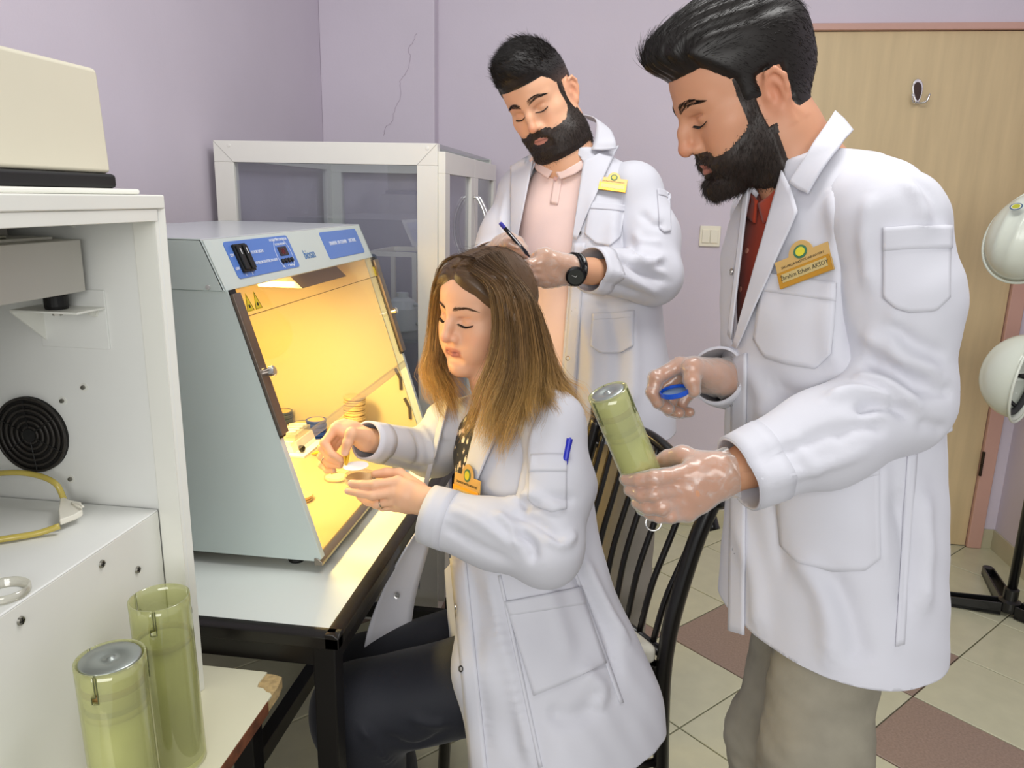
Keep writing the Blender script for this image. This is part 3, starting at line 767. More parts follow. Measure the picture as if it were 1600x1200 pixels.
# ================================================================== the room
M_wall = mat('wall_paint', srgb(214, 205, 217), rough=.75, var=.035, vscale=3, bump=.25, bscale=120, bdist=.0015)
M_door = mat('door_laminate', srgb(214, 192, 150), rough=.42, var=.10, vscale=3.0, stretch=(9, 9, .9), bump=.05, bscale=60)
M_jamb = mat('door_frame_paint', srgb(206, 164, 150), rough=.4, var=.03)
M_tile = mat('beige_floor_tile', srgb(203, 201, 172), rough=.22, var=.07, vscale=14, bump=.06, bscale=90)
M_tileb = mat('brown_floor_tile', srgb(158, 136, 122), rough=.35, var=.22, vscale=160)
M_grout = mat('grout', srgb(120, 116, 98), rough=.85, var=.1)
M_skirt = mat('tile_skirting', srgb(192, 186, 158), rough=.3, var=.06, vscale=12)
YB, XL, XR = 3.30, -1.255, 1.655
fl = mesh_obj('floor', [(-1.4, -.6, -.012), (2.0, -.6, -.012), (2.0, 3.45, -.012), (-1.4, 3.45, -.012)], [(0, 1, 2, 3)], M_grout); tag(fl, kind='structure')
e1 = V(.230, .246); e1 = e1/np.linalg.norm(e1)*.335; e2 = V(e1[1], -e1[0]); FO = V(.94, 2.156)
_tm = {}
for i in range(-9, 6):
    for j in range(-9, 9):
        c = FO+e1*(i+.5)+e2*(j+.5)
        if not (-1.35 < c[0] < 1.8 and .75 < c[1] < 3.4): continue
        px = proj(V(c[0], c[1], 0))
        if px[2] < .2 or not (-260 < px[0] < 1860 and 300 < px[1] < 1500): continue
        br = (i-j == 1 and i <= 0) or (i+j == -1 and i <= 0)
        me = _tm.get(br)
        if me is None:
            w = .335/2-.0022; R2 = np.stack([e1, e2], 1)/.335; q = np.array([[-w, -w], [w, -w], [w, w], [-w, w]]) @ R2.T
            q2 = q*(1-.0022/w)
            vs = [(*a, -.012) for a in q]+[(*a, -.0015) for a in q]+[(*a, 0) for a in q2]
            me = bpy.data.meshes.new('tile')
            me.from_pydata(vs, [], [(8, 11, 10, 9)] + [(k+4*r, k+4*r+4, (k+1) % 4+4*r+4, (k+1) % 4+4*r) for r in (0, 1) for k in range(4)]); me.update()
            bm = bmesh.new(); bm.from_mesh(me); bmesh.ops.recalc_face_normals(bm, faces=bm.faces)
            if bm.faces[0].normal.z < 0: bmesh.ops.reverse_faces(bm, faces=bm.faces)
            bm.to_mesh(me); bm.free()
            me.materials.append(M_tileb if br else M_tile); _tm[br] = me
        o = bpy.data.objects.new('tile', me); COL.objects.link(o); o.parent = fl; o.location = (c[0], c[1], rng.uniform(-.0006, .0003))
H_W = 2.9
tag(MB().box((XL-.12, -.6, 0), (XL, YB+.1, H_W)).build('wall_left', M_wall), kind='structure')
tag(MB().box((XL, YB, 0), (.618, YB+.12, H_W)).box((.618, YB, 2.083), (1.60, YB+.12, H_W)).box((1.60, YB, 0), (XR+.1, YB+.12, H_W)).build('wall_back', M_wall), kind='structure')
tag(MB().box((XL-.001, YB-.07, 0), (-.775, YB+.01, H_W)).build('wall_pier', M_wall, bevel=.006), kind='structure')
tag(MB().box((XR, 1.0, 0), (XR+.12, YB+.1, H_W)).build('wall_right', M_wall), kind='structure')
# hairline crack in the plaster of the pier
ck = [aty(*p, YB-.0712) for p in [(650, 52), (645, 66), (638, 76), (641, 96), (632, 118), (625, 128), (627, 150), (618, 168), (612, 190), (603, 197), (600, 212)]]
ck = spline(ck, 60)+rng.normal(size=(60, 3))*V(.0022, 0, .0015)
MB().tube(ck, .0006, 5).build('plaster_crack', mat('crack', srgb(166, 148, 166), rough=.9), bpy.data.objects['wall_pier'])
# skirting
def skirt(name, a, b, n, h=.085, t=.009):
    a, b, n = V(*a), V(*b), V(*n); o = tag(MB().prism([a, b, b+n*t*.4, a+n*t*.4], V(0, 0, h*.9)).build(name, M_grout), kind='structure')
    L = np.linalg.norm(b-a); k = max(1, round(L/.335)); u = (b-a)/L
    for i in range(k):
        p, q = a+u*(L*i/k+.002), a+u*(L*(i+1)/k-.002)
        MB().prism([p, q, q+n*t, p+n*t], V(0, 0, h)).build('skirting_tile', M_skirt, o, bevel=.0015)
    return o
skirt('baseboard_back', (-.775, YB, 0), (.60, YB, 0), (0, -1, 0))
skirt('baseboard_corner', (1.60, YB, 0), (XR, YB, 0), (0, -1, 0))
skirt('baseboard_right', (XR, YB, 0), (XR, 1.6, 0), (-1, 0, 0))
# door
dz = 2.058
door = tag(MB().box((.652, YB-.004, .004), (1.545, YB+.036, dz)).build('door_1', M_door, bevel=.002), 'pale wood-grain door behind the man in front', kind='structure')
MB().box((.612, YB-.022, 0), (.650, YB+.05, 2.083)).box((1.547, YB-.022, 0), (1.603, YB+.05, 2.083)).box((.612, YB-.0221, dz+.002), (1.603, YB+.05, 2.085)).build('door_frame', M_jamb, door, bevel=.004)
for z0 in (.33, 1.55):
    MB().tube([V(1.545, YB-.027, z0), V(1.545, YB-.027, z0+.05)], .006, 12).tube([V(1.545, YB-.027, z0+.053), V(1.545, YB-.027, z0+.105)], .006, 12).build('hinge', mat('dark_steel', srgb(70, 60, 52), rough=.4, metal=1), door)
# leaf-shaped coat hook on the door
hk = aty(1433, 143, YB-.006); M_chr = mat('chrome', (.8, .8, .8), rough=.12, metal=1); M_brn = mat('brown_leather', srgb(62, 40, 34), rough=.5)
def leaf(s, y): 
    t = np.linspace(0, 2*np.pi, 28, endpoint=False); w = .0185*np.sin(t)*(1-.35*np.cos(t)); z = .045*-np.cos(t)
    return [V(hk[0]+s*a-.10*b, y, hk[2]+s*b) for a, b in zip(w, z)]
hkb = MB().prism(leaf(1.0, YB-.004), V(0, -.008, 0)).build('coat_hook', M_chr, door, bevel=.002)
MB().prism(leaf(.74, YB-.0118), V(0, -.0015, 0)).build('leather_inlay', M_brn, hkb)
sd = MB()
for p in leaf(.86, YB-.0125): sd.lathe([(.0011, 0), (.0009, -.0008), (.0001, -.001)], p, (0, 1, 0), 8)
sd.build('studs', M_chr, hkb)
for e, ln in ((-1, .026), (1, .036)):
    MB().tube(spline([hk+V(0, -.006, -.040), hk+V(e*.010, -.018, -.044), hk+V(e*ln*.8, -.028, -.038), hk+V(e*ln, -.032, -.012)], 14), .0038, 8).build('hook_prong', M_chr, hkb, smooth=True)
# light switch
lc = aty(1109, 369, YB); M_sw = mat('switch_plastic', srgb(238, 232, 212), rough=.35)
sw = thing('light_switch', 'cream double light switch on the lilac wall beside the door', 'light switch', lc)
MB().box(lc+V(-.042, -.010, -.042), lc+V(.042, 0, .042)).build('plate', M_sw, sw, bevel=.003)
for e in (-1, 1): MB().box(lc+V(.0165*e-.0155, -.0145, -.027), lc+V(.0165*e+.0155, -.009, .027)).build('rocker', M_sw, sw, bevel=.0015)
# ================================================================== desk
M_lam = mat('white_laminate', srgb(226, 232, 226), rough=.28, var=.03, vscale=5)
M_blk = mat('black_paint', srgb(22, 20, 19), rough=.35, bump=.08, bscale=150, var=.2)
M_blkedge = mat('black_edge_strip', srgb(26, 23, 21), rough=.3, bump=.2, bscale=60)
TZ, TX, TY0, TY1 = .73, -.412, 1.052, 2.20
desk = thing('desk', 'white-topped desk with black steel frame carrying the yellow-lit cabinet', 'desk', (-.83, 1.6, 0))
MB().box((XL+.01, TY0+.02, TZ-.022), (TX-.022, TY1-.02, TZ)).build('desktop', M_lam, desk, bevel=.001)
MB().prism([V(XL+.01, TY0, TZ-.026), V(XL+.01, TY0+.0215, TZ-.026), V(XL+.01, TY0+.0215, TZ+.0006), V(XL+.01, TY0+.009, TZ+.0006), V(XL+.01, TY0, TZ-.006)], V(TX-XL-.01, 0, 0)).build('edge_strip', M_blkedge, desk, bevel=.0015)
MB().prism([V(TX, TY0, TZ-.026), V(TX-.0235, TY0, TZ-.026), V(TX-.0235, TY0, TZ+.0006), V(TX-.009, TY0, TZ+.0006), V(TX, TY0, TZ-.006)], V(0, TY1-TY0, 0)).build('edge_strip', M_blkedge, desk, bevel=.0015)
MB().box((TX-.0235, TY0+.0005, TZ-.0255), (TX-.0005, TY0+.0215, TZ-.005)).build('edge_corner', M_blkedge, desk, bevel=.001)
MB().box((XL+.03, TY0+.012, TZ-.066), (TX-.012, TY0+.05, TZ-.0265)).build('apron', M_blk, desk, bevel=.002)
MB().box((TX-.05, TY0+.012, TZ-.066), (TX-.012, TY1-.03, TZ-.0265)).build('apron', M_blk, desk, bevel=.002)
for x, y in ((TX-.03, TY0+.03), (XL+.06, TY0+.03), (TX-.03, TY1-.05), (XL+.06, TY1-.05)):
    MB().box((x-.019, y-.019, 0), (x+.019, y+.019, TZ-.03)).build('leg', M_blk, desk, bevel=.003)
MB().box((-.80, TY0+.03, .10), (-.765, TY1-.05, .145)).build('stretcher', M_blk, desk, bevel=.002)
for y in (TY0+.03, TY1-.05): MB().box((XL+.06, y-.015, .10), (TX-.03, y+.015, .14)).build('stretcher', M_blk, desk, bevel=.002)
# ================================================================== low side table with a chipped corner
M_cream = mat('cream_laminate', srgb(228, 224, 196), rough=.35, var=.05, vscale=6)
M_chip = mat('bare_chipboard', srgb(196, 168, 118), rough=.9, var=.3, vscale=120, bump=.6, bscale=160)
M_bredge = mat('worn_brown_edge', srgb(120, 70, 44), rough=.6, var=.5, vscale=60, bump=.3, bscale=90)
SZ, SX = .66, -.497
st = thing('side_table', 'low cream side table with a broken chipped corner under the green cylinders', 'table', (-.75, .75, 0))
cor = [(-1.14, .35), (SX, .35), (SX, .985), (SX-.004, .99), (SX-.012, .992), (SX-.020, .999), (SX-.031, 1.001), (SX-.034, 1.012), (SX-.033, 1.04), (-1.14, 1.04)]
MB().prism([V(x, y, SZ-.003) for x, y in cor], V(0, 0, .003)).build('tabletop', M_cream, st)
MB().prism([V(x, y, SZ-.022) for x, y in [(-1.14, .35), (SX-.001, .35), (SX-.001, 1.012), (SX-.006, 1.036), (SX-.02, 1.04), (-1.14, 1.04)]], V(0, 0, .0188)).build('board_core', M_chip, st)
ed = [V(SX, y, SZ-.011) for y in np.linspace(.35, .985, 30)]
MB().prism([V(SX, .35, SZ-.0215), V(SX, .35, SZ-.0005), V(SX+.0014, .35, SZ-.0005), V(SX+.0014, .35, SZ-.0215)], V(0, .62, 0)).build('edge_band', M_bredge, st)
MB().box((SX-.07, .36, SZ-.06), (SX-.035, 1.02, SZ-.0222)).build('rail', M_blk, st, bevel=.002)
MB().box((-1.08, .985, SZ-.06), (SX-.035, 1.02, SZ-.0222)).build('rail', M_blk, st, bevel=.002)
for x, y in ((SX-.0525, 1.0), (-1.06, 1.0), (SX-.0525, .38), (-1.06, .38)): MB().box((x-.0175, y-.0175, 0), (x+.0175, y+.0175, SZ-.0225)).build('leg', M_blk, st, bevel=.002)

# ================================================================== green mesh cylinders
M_grn = mat('green_acrylic', srgb(208, 210, 148), rough=.25, var=.10, vscale=30, trans=.0, coat=.3, bump=.05, bscale=300)
M_grnc = glass('clear_green_sleeve', (.94, .95, .78), refl=.10, haze=.34, hazecol=srgb(214, 216, 156))
M_gry = mat('brushed_aluminium', srgb(176, 182, 178), rough=.38, metal=.85, var=.05, vscale=6, stretch=(1, 30, 1))
M_band = mat('brown_band', srgb(150, 118, 66), rough=.5, var=.15, vscale=50)
M_slot = mat('slot_line', srgb(92, 96, 62), rough=.6)
def cylinder(label, base, axis, r, h, lid, group='green mesh cylinders', slots=(0, 2.1, 4.2), ring=None, rot=0., u0=None):
    axis = nrm(V(*axis)); t = thing('green_cylinder', label, 'cylinder', base, group)
    base = V(*base); top = h
    a = V(0, 0, 1) if abs(axis[2]) < .9 else V(1, 0, 0)
    u = nrm(np.cross(a, axis)) if u0 is None else nrm(V(*u0)-axis*(V(*u0) @ axis)); w = np.cross(axis, u)
    th = .0022
    # wall with bayonet slots: notches cut from the rim
    seg = 96; rows = [0, .01, h*.5, h-.062, h-.048, h-.034, h-.026, h-.012, h]
    vs, fs = [], []
    for hh in rows:
        for k in range(seg):
            q = k*2*np.pi/seg; vs.append(base+axis*hh+r*(np.cos(q)*u+np.sin(q)*w))
    cut = set()
    for s0 in slots:
        k0 = int(round((s0+rot)/(2*np.pi)*seg)) % seg
        cut |= {(5, k0), (6, k0), (7, k0), (5, (k0-1) % seg), (5, (k0-2) % seg)}
    for i in range(len(rows)-1):
        for k in range(seg):
            if (i, k) in cut: continue
            fs.append((i*seg+k, i*seg+(k+1) % seg, (i+1)*seg+(k+1) % seg, (i+1)*seg+k))
    o = mesh_obj('sleeve', vs, fs, M_grnc, t, smooth=True)
    s = o.modifiers.new('thickness', 'SOLIDIFY'); s.thickness = th; s.offset = -1
    # fine mesh lining lower down, band at the joint
    MB().lathe([(r-.004, .004), (r-.004, h-.064), (r-.006, h-.064), (r-.006, .006)], base, axis, 64, closed=True).build('mesh_lining', M_grn, t, smooth=True)
    MB().lathe([(r-.0028, h-.064), (r-.0028, h-.056), (r-.0045, h-.056), (r-.0045, h-.064)], base, axis, 64, closed=True).build('seam_band', mat('seam', srgb(176, 170, 110), rough=.5), t, smooth=True)
    MB().lathe([(.001, .0), (r-.001, 0), (r-.001, .008), (.001, .008)], base, axis, 48).build('base_cap', M_grn, t)
    for s0 in slots:
        q = s0+rot; d = np.cos(q+.03)*u+np.sin(q+.03)*w
        pts = [base+axis*hh+(r+.0004)*(np.cos(qq)*u+np.sin(qq)*w) for hh, qq in ((h-.001, q+.066), (h-.034, q+.066), (h-.0345, q-.13), (h-.0265, q-.13), (h-.026, q-.002), (h-.001, q-.002))]
        MB().tube(pts, .0006, 5).build('slot_edge', M_slot, t)
    if lid:
        ld = MB().lathe([(.001, h-.004), (r-.0045, h-.004), (r-.0045, h-.0012), (r-.006, h), (.018*r/.045, h), (.014*r/.045, h-.0015), (.006*r/.045, h-.0015), (.004*r/.045, h+.0008), (.0001, h+.0008)], base, axis, 64).build('lid', M_gry, t, smooth=True, label='grey metal disc lid')
        MB().lathe([(r-.0035, h-.034), (r-.0035, h-.026), (r-.009, h-.026), (r-.009, h-.034)], base, axis, 48, closed=True).build('gasket', M_band, t, smooth=True)
        MB().lathe([(r-.0050, h-.050), (r-.0050, h-.004), (r-.012, h-.004), (r-.012, h-.050)], base, axis, 48, closed=True).build('plug', mat('plug_plastic', srgb(206, 202, 156), rough=.4), t, smooth=True)
    if ring is not None:
        rc = V(*ring); MB().tube([rc+.010*(np.cos(q)*CR+np.sin(q)*CU) for q in np.linspace(0, 2*np.pi, 24, endpoint=False)], .0011, 8, closed=True).build('pull_ring', M_chr, t, smooth=True)
    return t
r1 = .0372; ch_ = .245
cb = atz(254, 934, SZ+ch_); nb = atz(178, 1028, SZ+ch_)
cylinder('tall open green translucent cylinder standing behind the lidded one', (cb[0], cb[1], SZ+.0005), (-.02, 0, 1), r1, ch_, False, rot=.35)
cylinder('green translucent cylinder with grey metal lid, nearest on the side table', (nb[0], nb[1], SZ+.0005), (-.02, 0, 1), r1, ch_, True, rot=.15)
# ================================================================== yellow-lit UV cabinet
M_uvg = mat('grey_green_enamel', srgb(204, 214, 210), rough=.32, var=.015)
M_uvs = mat('grey_enamel_side', srgb(204, 215, 211), rough=.36, var=.02)
M_uvtop = mat('grey_enamel_top', srgb(196, 200, 204), rough=.25)
M_in = mat('cabinet_lining', srgb(222, 204, 156), rough=.6)
M_inf = mat('steel_worktop', srgb(204, 176, 134), rough=.3, metal=.3, var=.03)
M_brz = mat('bronze_rail', srgb(120, 108, 98), rough=.3, metal=.7)
M_bl = mat('blue_panel', srgb(88, 128, 204), rough=.35)
M_wtx = mat('white_print', srgb(240, 244, 250), rough=.5)
M_btx = mat('blue_print', srgb(70, 120, 180), rough=.5)
M_rub = mat('black_rubber', srgb(18, 18, 18), rough=.5)
U0, U1 = 1.25, 2.065; UB = -1.10
pB, pH, pT = (-.518, .752), (-.671, 1.25), (-.709, 1.338)     # (x,z): front bottom, header bottom, header top
uv = thing('uv_cabinet', 'grey bench-top UV cabinet with a glowing yellow interior and blue labels', 'lab cabinet', (-.81, 1.66, TZ))
P3 = lambda xz, y: V(xz[0], y, xz[1])
def slab(poly, y0, y1): return MB().prism([P3(p, y0) for p in poly], V(0, y1-y0, 0))
side = [(UB, .752), pB, pH, (-.715, 1.250), (UB, 1.25)]
slab(side, U0, U0+.012).build('side_panel', M_uvs, uv, bevel=.0015)
slab(side, U1-.012, U1).build('side_panel', M_uvs, uv, bevel=.0015)
# header hood
hood = MB(); cap = [(UB, 1.252), pH, pT, (UB, pT[1])]
slab(cap, U0-.003, U0+.004).build('hood_end', M_uvs, uv, bevel=.001); slab(cap, U1-.004, U1+.003).build('hood_end', M_uvs, uv, bevel=.001)
nH = nrm(np.cross(V(pT[0]-pH[0], 0, pT[1]-pH[1]), V(0, -1, 0)));  nH = nH if nH[0] > 0 else -nH
uH = nrm(V(pT[0]-pH[0], 0, pT[1]-pH[1])); yD = V(0, 1, 0)
MB().prism([P3(pH, U0-.003), P3(pT, U0-.003), P3(pT, U1+.003), P3(pH, U1+.003)], -nH*.004).build('hood_front', M_uvg, uv, bevel=.0012)
MB().box((UB, U0-.003, pT[1]-.004), (pT[0]+.001, U1+.003, pT[1])).build('hood_top', M_uvtop, uv, bevel=.0015)
slab([(UB, .76), (UB+.006, .76), (UB+.006, pT[1]-.004), (UB, pT[1]-.004)], U0+.01, U1-.01).build('back_panel', M_in, uv)
MB().box((UB+.006, U0+.012, .752), (pB[0]-.004, U1-.012, .757)).build('work_surface', M_inf, uv)
MB().prism([V(pB[0]-.012, U0-.002, .745), V(pB[0]+.004, U0-.002, .745), V(pB[0]+.004, U0-.002, .752), V(pB[0]-.006, U0-.002, .759), V(pB[0]-.012, U0-.002, .759)], V(0, U1-U0+.004, 0)).build('front_sill', mat('sill_steel', srgb(150, 140, 128), rough=.3, metal=.9), uv, bevel=.001)
for y in (U0+.012, U1-.016): slab([(UB+.006, .757), (pB[0]-.02, .757), (pH[0]-.02, 1.25), (UB+.006, 1.25)], y, y+.004).build('inner_wall', M_in, uv)
MB().box((UB+.006, U0+.012, 1.246), (pH[0]-.012, U1-.012, 1.2505)).build('inner_ceiling', M_in, uv)
# slanted front: rails, door glass
sl = nrm(V(pB[0]-pH[0], 0, pB[1]-pH[1])); ns = nrm(np.cross(V(0, 1, 0), sl)); ns = ns if ns[0] > 0 else -ns
S = lambda t, y, o=0.: P3(pH, y)+(P3(pB, y)-P3(pH, y))*t+ns*o            # t: 0 top .. 1 bottom
def bar(t0, t1, y0, y1, o0, o1, name, m, **k):
    return MB().prism([S(t0, y0, o0), S(t1, y0, o0), S(t1, y1, o0), S(t0, y1, o0)], ns*(o1-o0)).build(name, m, uv, **k)
bar(.0, .99, U0, U0+.016, -.002, .004, 'front_flange', M_uvg, bevel=.001); bar(.0, .99, U1-.016, U1, -.002, .004, 'front_flange', M_uvg, bevel=.001)
for y0, y1 in ((U0-.002, U0+.026), (U1-.026, U1+.002)):
    bar(.015, .52, y0, y1, .006, .013, 'door_rail', M_brz, bevel=.0015); bar(.0, .53, y0+.003, y1-.003, .0, .0065, 'rail_gap_shade', M_rub)  # black strip under each rail stands in for the shadow gap there
    kp = S(.30, (y0+y1)/2+(.008 if y0 < 1.5 else -.008), .013)
    MB().lathe([(.0075, 0), (.0075, .006), (.0095, .007), (.0095, .014), (.007, .016), (.0001, .016)], kp, ns, 20).build('rail_knob', M_chr, uv, smooth=False)
for k in range(2):   # guide slots on the far inner wall
    for j in range(1): 
        MB().tube([S(.60+.17*k, U1-.018, -.028), S(.66+.17*k, U1-.018, -.022), S(.72+.17*k, U1-.018, -.03)], .0045, 6).build('guide_slot', mat('dark_slot', srgb(90, 80, 70)), uv)
pane = glass('door_glass', (.985, .975, .95), refl=.05)
bar(.0, .575, U0+.027, U1-.027, .004, .0065, 'door_pane', pane)
bar(.565, .60, U0+.027, U1-.027, .0066, .009, 'door_lip', glass('lip_glass', (.93, .92, .88), refl=.10, haze=.08, hazecol=(.9, .85, .7)))
# door top strip edge and sticker triangles
bar(.098, .101, U0+.03, U1-.03, .0066, .0072, 'pane_seam', mat('seam_line', srgb(120, 100, 60)))
M_yel = mat('warning_yellow', srgb(214, 190, 40), rough=.5); M_ink = mat('ink_black', srgb(25, 22, 18), rough=.6)
def tri(t, y, h):
    c = S(t, y, .0068); up = -sl
    tr = MB().prism([c+up*h*.62, c-up*h*.38+yD*h*.42, c-up*h*.38-yD*h*.42], ns*.0005).build('warning_triangle', M_yel, uv)
    MB().tube([c+up*h*.55+ns*.0006, c-up*h*.33+yD*h*.36+ns*.0006, c-up*h*.33-yD*h*.36+ns*.0006], .0006, 4, closed=True).build('triangle_border', M_ink, tr)
    MB().lathe([(h*.10, 0), (h*.10, .0005), (.0001, .0005)], c-up*h*.10+ns*.0003, ns, 12).build('triangle_symbol', M_ink, tr)
tri(.062, U0+.050, .034); tri(.062, U0+.082, .034)
MB().prism([S(.05, U1-.045, .0068), S(.10, U1-.045, .0068), S(.10, U1-.032, .0068), S(.05, U1-.032, .0068)], ns*.0004).build('yellow_sticker', M_yel, uv)
# lamp housing under the hood, fluorescent tube and its light
MB().prism([V(-.78, 1.72, 1.246), V(-.73, 1.72, 1.20), V(-.84, 1.72, 1.20), V(-.86, 1.72, 1.246)], V(0, .30, 0)).build('lamp_housing', mat('housing_grey', srgb(140, 128, 112), rough=.5), uv, bevel=.001)
M_tub = bpy.data.materials.new('lamp_glow'); M_tub.use_nodes = True
_b = M_tub.node_tree.nodes['Principled BSDF']; _b.inputs['Emission Color'].default_value = (1, .78, .30, 1); _b.inputs['Emission Strength'].default_value = 30
MB().tube([V(-.80, U0+.05, 1.232), V(-.80, 1.70, 1.232)], .011, 12).build('lamp_tube', M_tub, uv, smooth=True)
area('cabinet_lamp', (-.80, 1.62, 1.215), (-.80, 1.6, .75), .10, 10.5, (1.0, .77, .30), .56).rotation_euler = (0, 0, 0)
# feet
for x in (UB+.06, pB[0]-.065):
    for y in (U0+.04, U1-.04): MB().lathe([(.014, 0), (.016, .004), (.013, .009), (.006, .010), (.006, .0155), (.0001, .0155)], V(x, y, TZ), (0, 0, 1), 20).build('foot', M_rub, uv, smooth=False)
for x, z in ((UB+.25, 1.262), (-.80, 1.262), (pH[0]-.03, 1.256)): MB().lathe([(.005, 0), (.004, .002), (.0001, .0025)], V(x, U0-.003, z), (0, -1, 0), 14).build('screw', M_chr, uv)
# blue control panel, label plate and print
HP = lambda y, t, o=.0: P3(pH, y)+(P3(pT, y)-P3(pH, y))*t+nH*o       # t 0 bottom..1 top of the hood face
def rrect(y0, y1, t0, t1, r=.008):
    Hh = np.linalg.norm(V(pT[0]-pH[0], 0, pT[1]-pH[1])); out = []
    for cy, ct, a0 in ((y1-r, t1-r/Hh, 0), (y0+r, t1-r/Hh, 90), (y0+r, t0+r/Hh, 180), (y1-r, t0+r/Hh, 270)):
        for a in np.radians(np.linspace(a0, a0+90, 6)): out.append(HP(cy+r*np.cos(a), ct+r*np.sin(a)/Hh, .0))
    return out
cp = MB().prism(rrect(1.312, 1.585, .16, .90), nH*.0012).build('control_panel', M_bl, uv, label='blue control panel with black rockers')
lpn = MB().prism(rrect(1.765, 2.02, .18, .88), nH*.0012).build('label_plate', M_bl, uv, label='blue name plate with white print')
for k in range(2):
    y = 1.345+k*.024; c = HP(y, .53, .0012)
    rk = MB().prism([HP(y-.011, .26, .001), HP(y+.011, .26, .001), HP(y+.011, .82, .001), HP(y-.011, .82, .001)], nH*.006).build('rocker_switch', M_rub, uv, bevel=.001)
    MB().prism([HP(y-.008, .30, .007), HP(y+.008, .30, .007), HP(y+.008, .78, .007), HP(y-.008, .78, .007)], nH*.004).build('rocker', M_rub, rk, bevel=.001)
    MB().prism([HP(y-.0012, .60, .011), HP(y+.0012, .60, .011), HP(y+.0012, .72, .011), HP(y-.0012, .72, .011)], nH*.0003).build('rocker_mark', M_wtx, rk)
T = lambda s, y, t, sz, m=M_wtx, par=cp, al='LEFT', sx=1.0: text_obj('lettering', s, HP(y, t, .0016), yD, uH, sz, m, uv, al, sx=sx)
T('ON', 1.3175, .60, .008); T('OFF', 1.3155, .33, .008); T('1', 1.342, .19, .008); T('2', 1.366, .19, .008)
T('1 FLUOR LIGHT', 1.392, .60, .0085); T('2 UV-RECIRCULATOR, UV-LIGHT', 1.392, .38, .0078, sx=.9)
T('UV-LIGHT TIME CONTROLLER', 1.535, .80, .0072, al='CENTER', sx=.85); T('SETTING TIME, MIN', 1.535, .70, .006, al='CENTER', sx=.9)
dsp = MB().prism([HP(1.515, .46, .001), HP(1.555, .46, .001), HP(1.555, .66, .001), HP(1.515, .66, .001)], nH*.0014).build('display', mat('display_dark', srgb(30, 12, 18), rough=.2), uv)
text_obj('display_digits', '00', HP(1.525, .49, .0026), yD, uH, .018, mat('digit_red', srgb(120, 24, 34), rough=.4), uv)
for k in range(4): MB().lathe([(.0052, 0), (.0052, .003), (.004, .004), (.0001, .004)], HP(1.513+k*.0148, .345, .001), nH, 14).build('button', M_rub, uv, smooth=False)
T('Set    -    +   Run/Stop', 1.505, .215, .0062)
for a0, a1 in ((100, 235), (-55, 55)):
    MB().tube([HP(1.535+.036*np.cos(a), .50+.036/.0962*np.sin(a), .0014) for a in np.radians(np.linspace(a0, a1, 14))], .0005, 4).build('dial_arc', M_wtx, uv)
text_obj('logo_lettering', 'biosan', HP(1.630, .30, .0006), yD, uH, .030, M_btx, uv, sx=.80)
T('DNA/RNA  UV-CLEANER', 1.800, .52, .0135, par=lpn, sx=.8); T('UVT-B-AR', 1.935, .52, .0145, par=lpn, sx=.8)

# ================================================================== things inside the cabinet
WZ = .757
def dish_mesh(c, r, h, mrim, mtop, label, group, lidc=None, name='petri_dish', tilt=None):
    t = thing(name, label, 'petri dish', c, group); c = V(*c); ax = (0, 0, 1) if tilt is None else tilt
    MB().lathe([(r*.97, 0), (r, .001), (r*.97, h*.34), (r*.86, h*.38), (r*.86, h*.54), (r*1.035, h*.57), (r*1.035, h*.95), (r*1.01, h), (r*.86, h), (r*.84, h*.93), (.0001, h*.93)], c, ax, 32).build('dish', mrim, t)
    MB().lathe([(r*.835, h*.90), (r*.835, h*.945), (.0001, h*.945)], c, ax, 32).build('lid_disc', mtop, t)
    return t
M_gd = mat('smoky_blue_plastic', srgb(66, 78, 92), rough=.25); M_bd = mat('blue_plastic', srgb(34, 70, 150), rough=.25)
M_med = mat('culture_medium', srgb(226, 186, 120), rough=.45); M_bei = mat('beige_dish_plastic', srgb(214, 182, 122), rough=.3); M_clr = glass('clear_plastic', (.96, .95, .90), refl=.12, haze=.18, hazecol=(.95, .93, .85))
ordn = ['lowest', 'second', 'third', 'fourth', 'fifth', 'sixth', 'seventh', 'eighth', 'ninth', 'tenth']
def stack(px, py, x, n, r, h, m, words, grp):
    q = atx(px, py, x); b = V(q[0], q[1], WZ+.0005)
    for k in range(n):
        pos = 'topmost' if k == n-1 else ordn[k]+' from the bottom' if k else 'lowest'
        dish_mesh(b+V(rng.uniform(-.001, .001), rng.uniform(-.001, .001), k*h), r, h, m, M_med if m is not M_bei else M_bei, f'{words}, {pos} of its stack', grp)
bb = lambda px, py: atz(px, py, WZ)
for (px, py, n, m, w, g) in ((441, 668, 4, M_gd, 'dark grey-blue petri dish in the tall stack beside the rail', 'grey dishes at the rail'),
                             (474, 681, 3, M_gd, 'dark grey-blue petri dish in the shorter dark stack', 'grey dishes in the shorter stack'),
                             (495, 682, 4, M_bd, 'bright blue petri dish stacked behind the white holder', 'blue dishes')):
    q = bb(px, py)
    for k in range(n):
        pos = 'topmost' if k == n-1 else 'lowest' if k == 0 else ordn[k]+' from the bottom'
        dish_mesh(V(q[0], q[1], WZ+.0004+k*.0125), .0275 if m is M_bd else .031, .0124, m, M_med, f'{w}, {pos}', g)
q = bb(575, 665)
for k in range(8):
    pos = 'topmost' if k == 7 else 'lowest' if k == 0 else ordn[k]+' from the bottom'
    dish_mesh(V(q[0]+rng.uniform(-.0015, .0015), q[1]-.11, WZ+.0004+k*.0148), .030, .0142, M_bei, M_bei, f'beige petri dish in the tall pale stack by the far wall, {pos}', 'beige dishes in the tall stack')
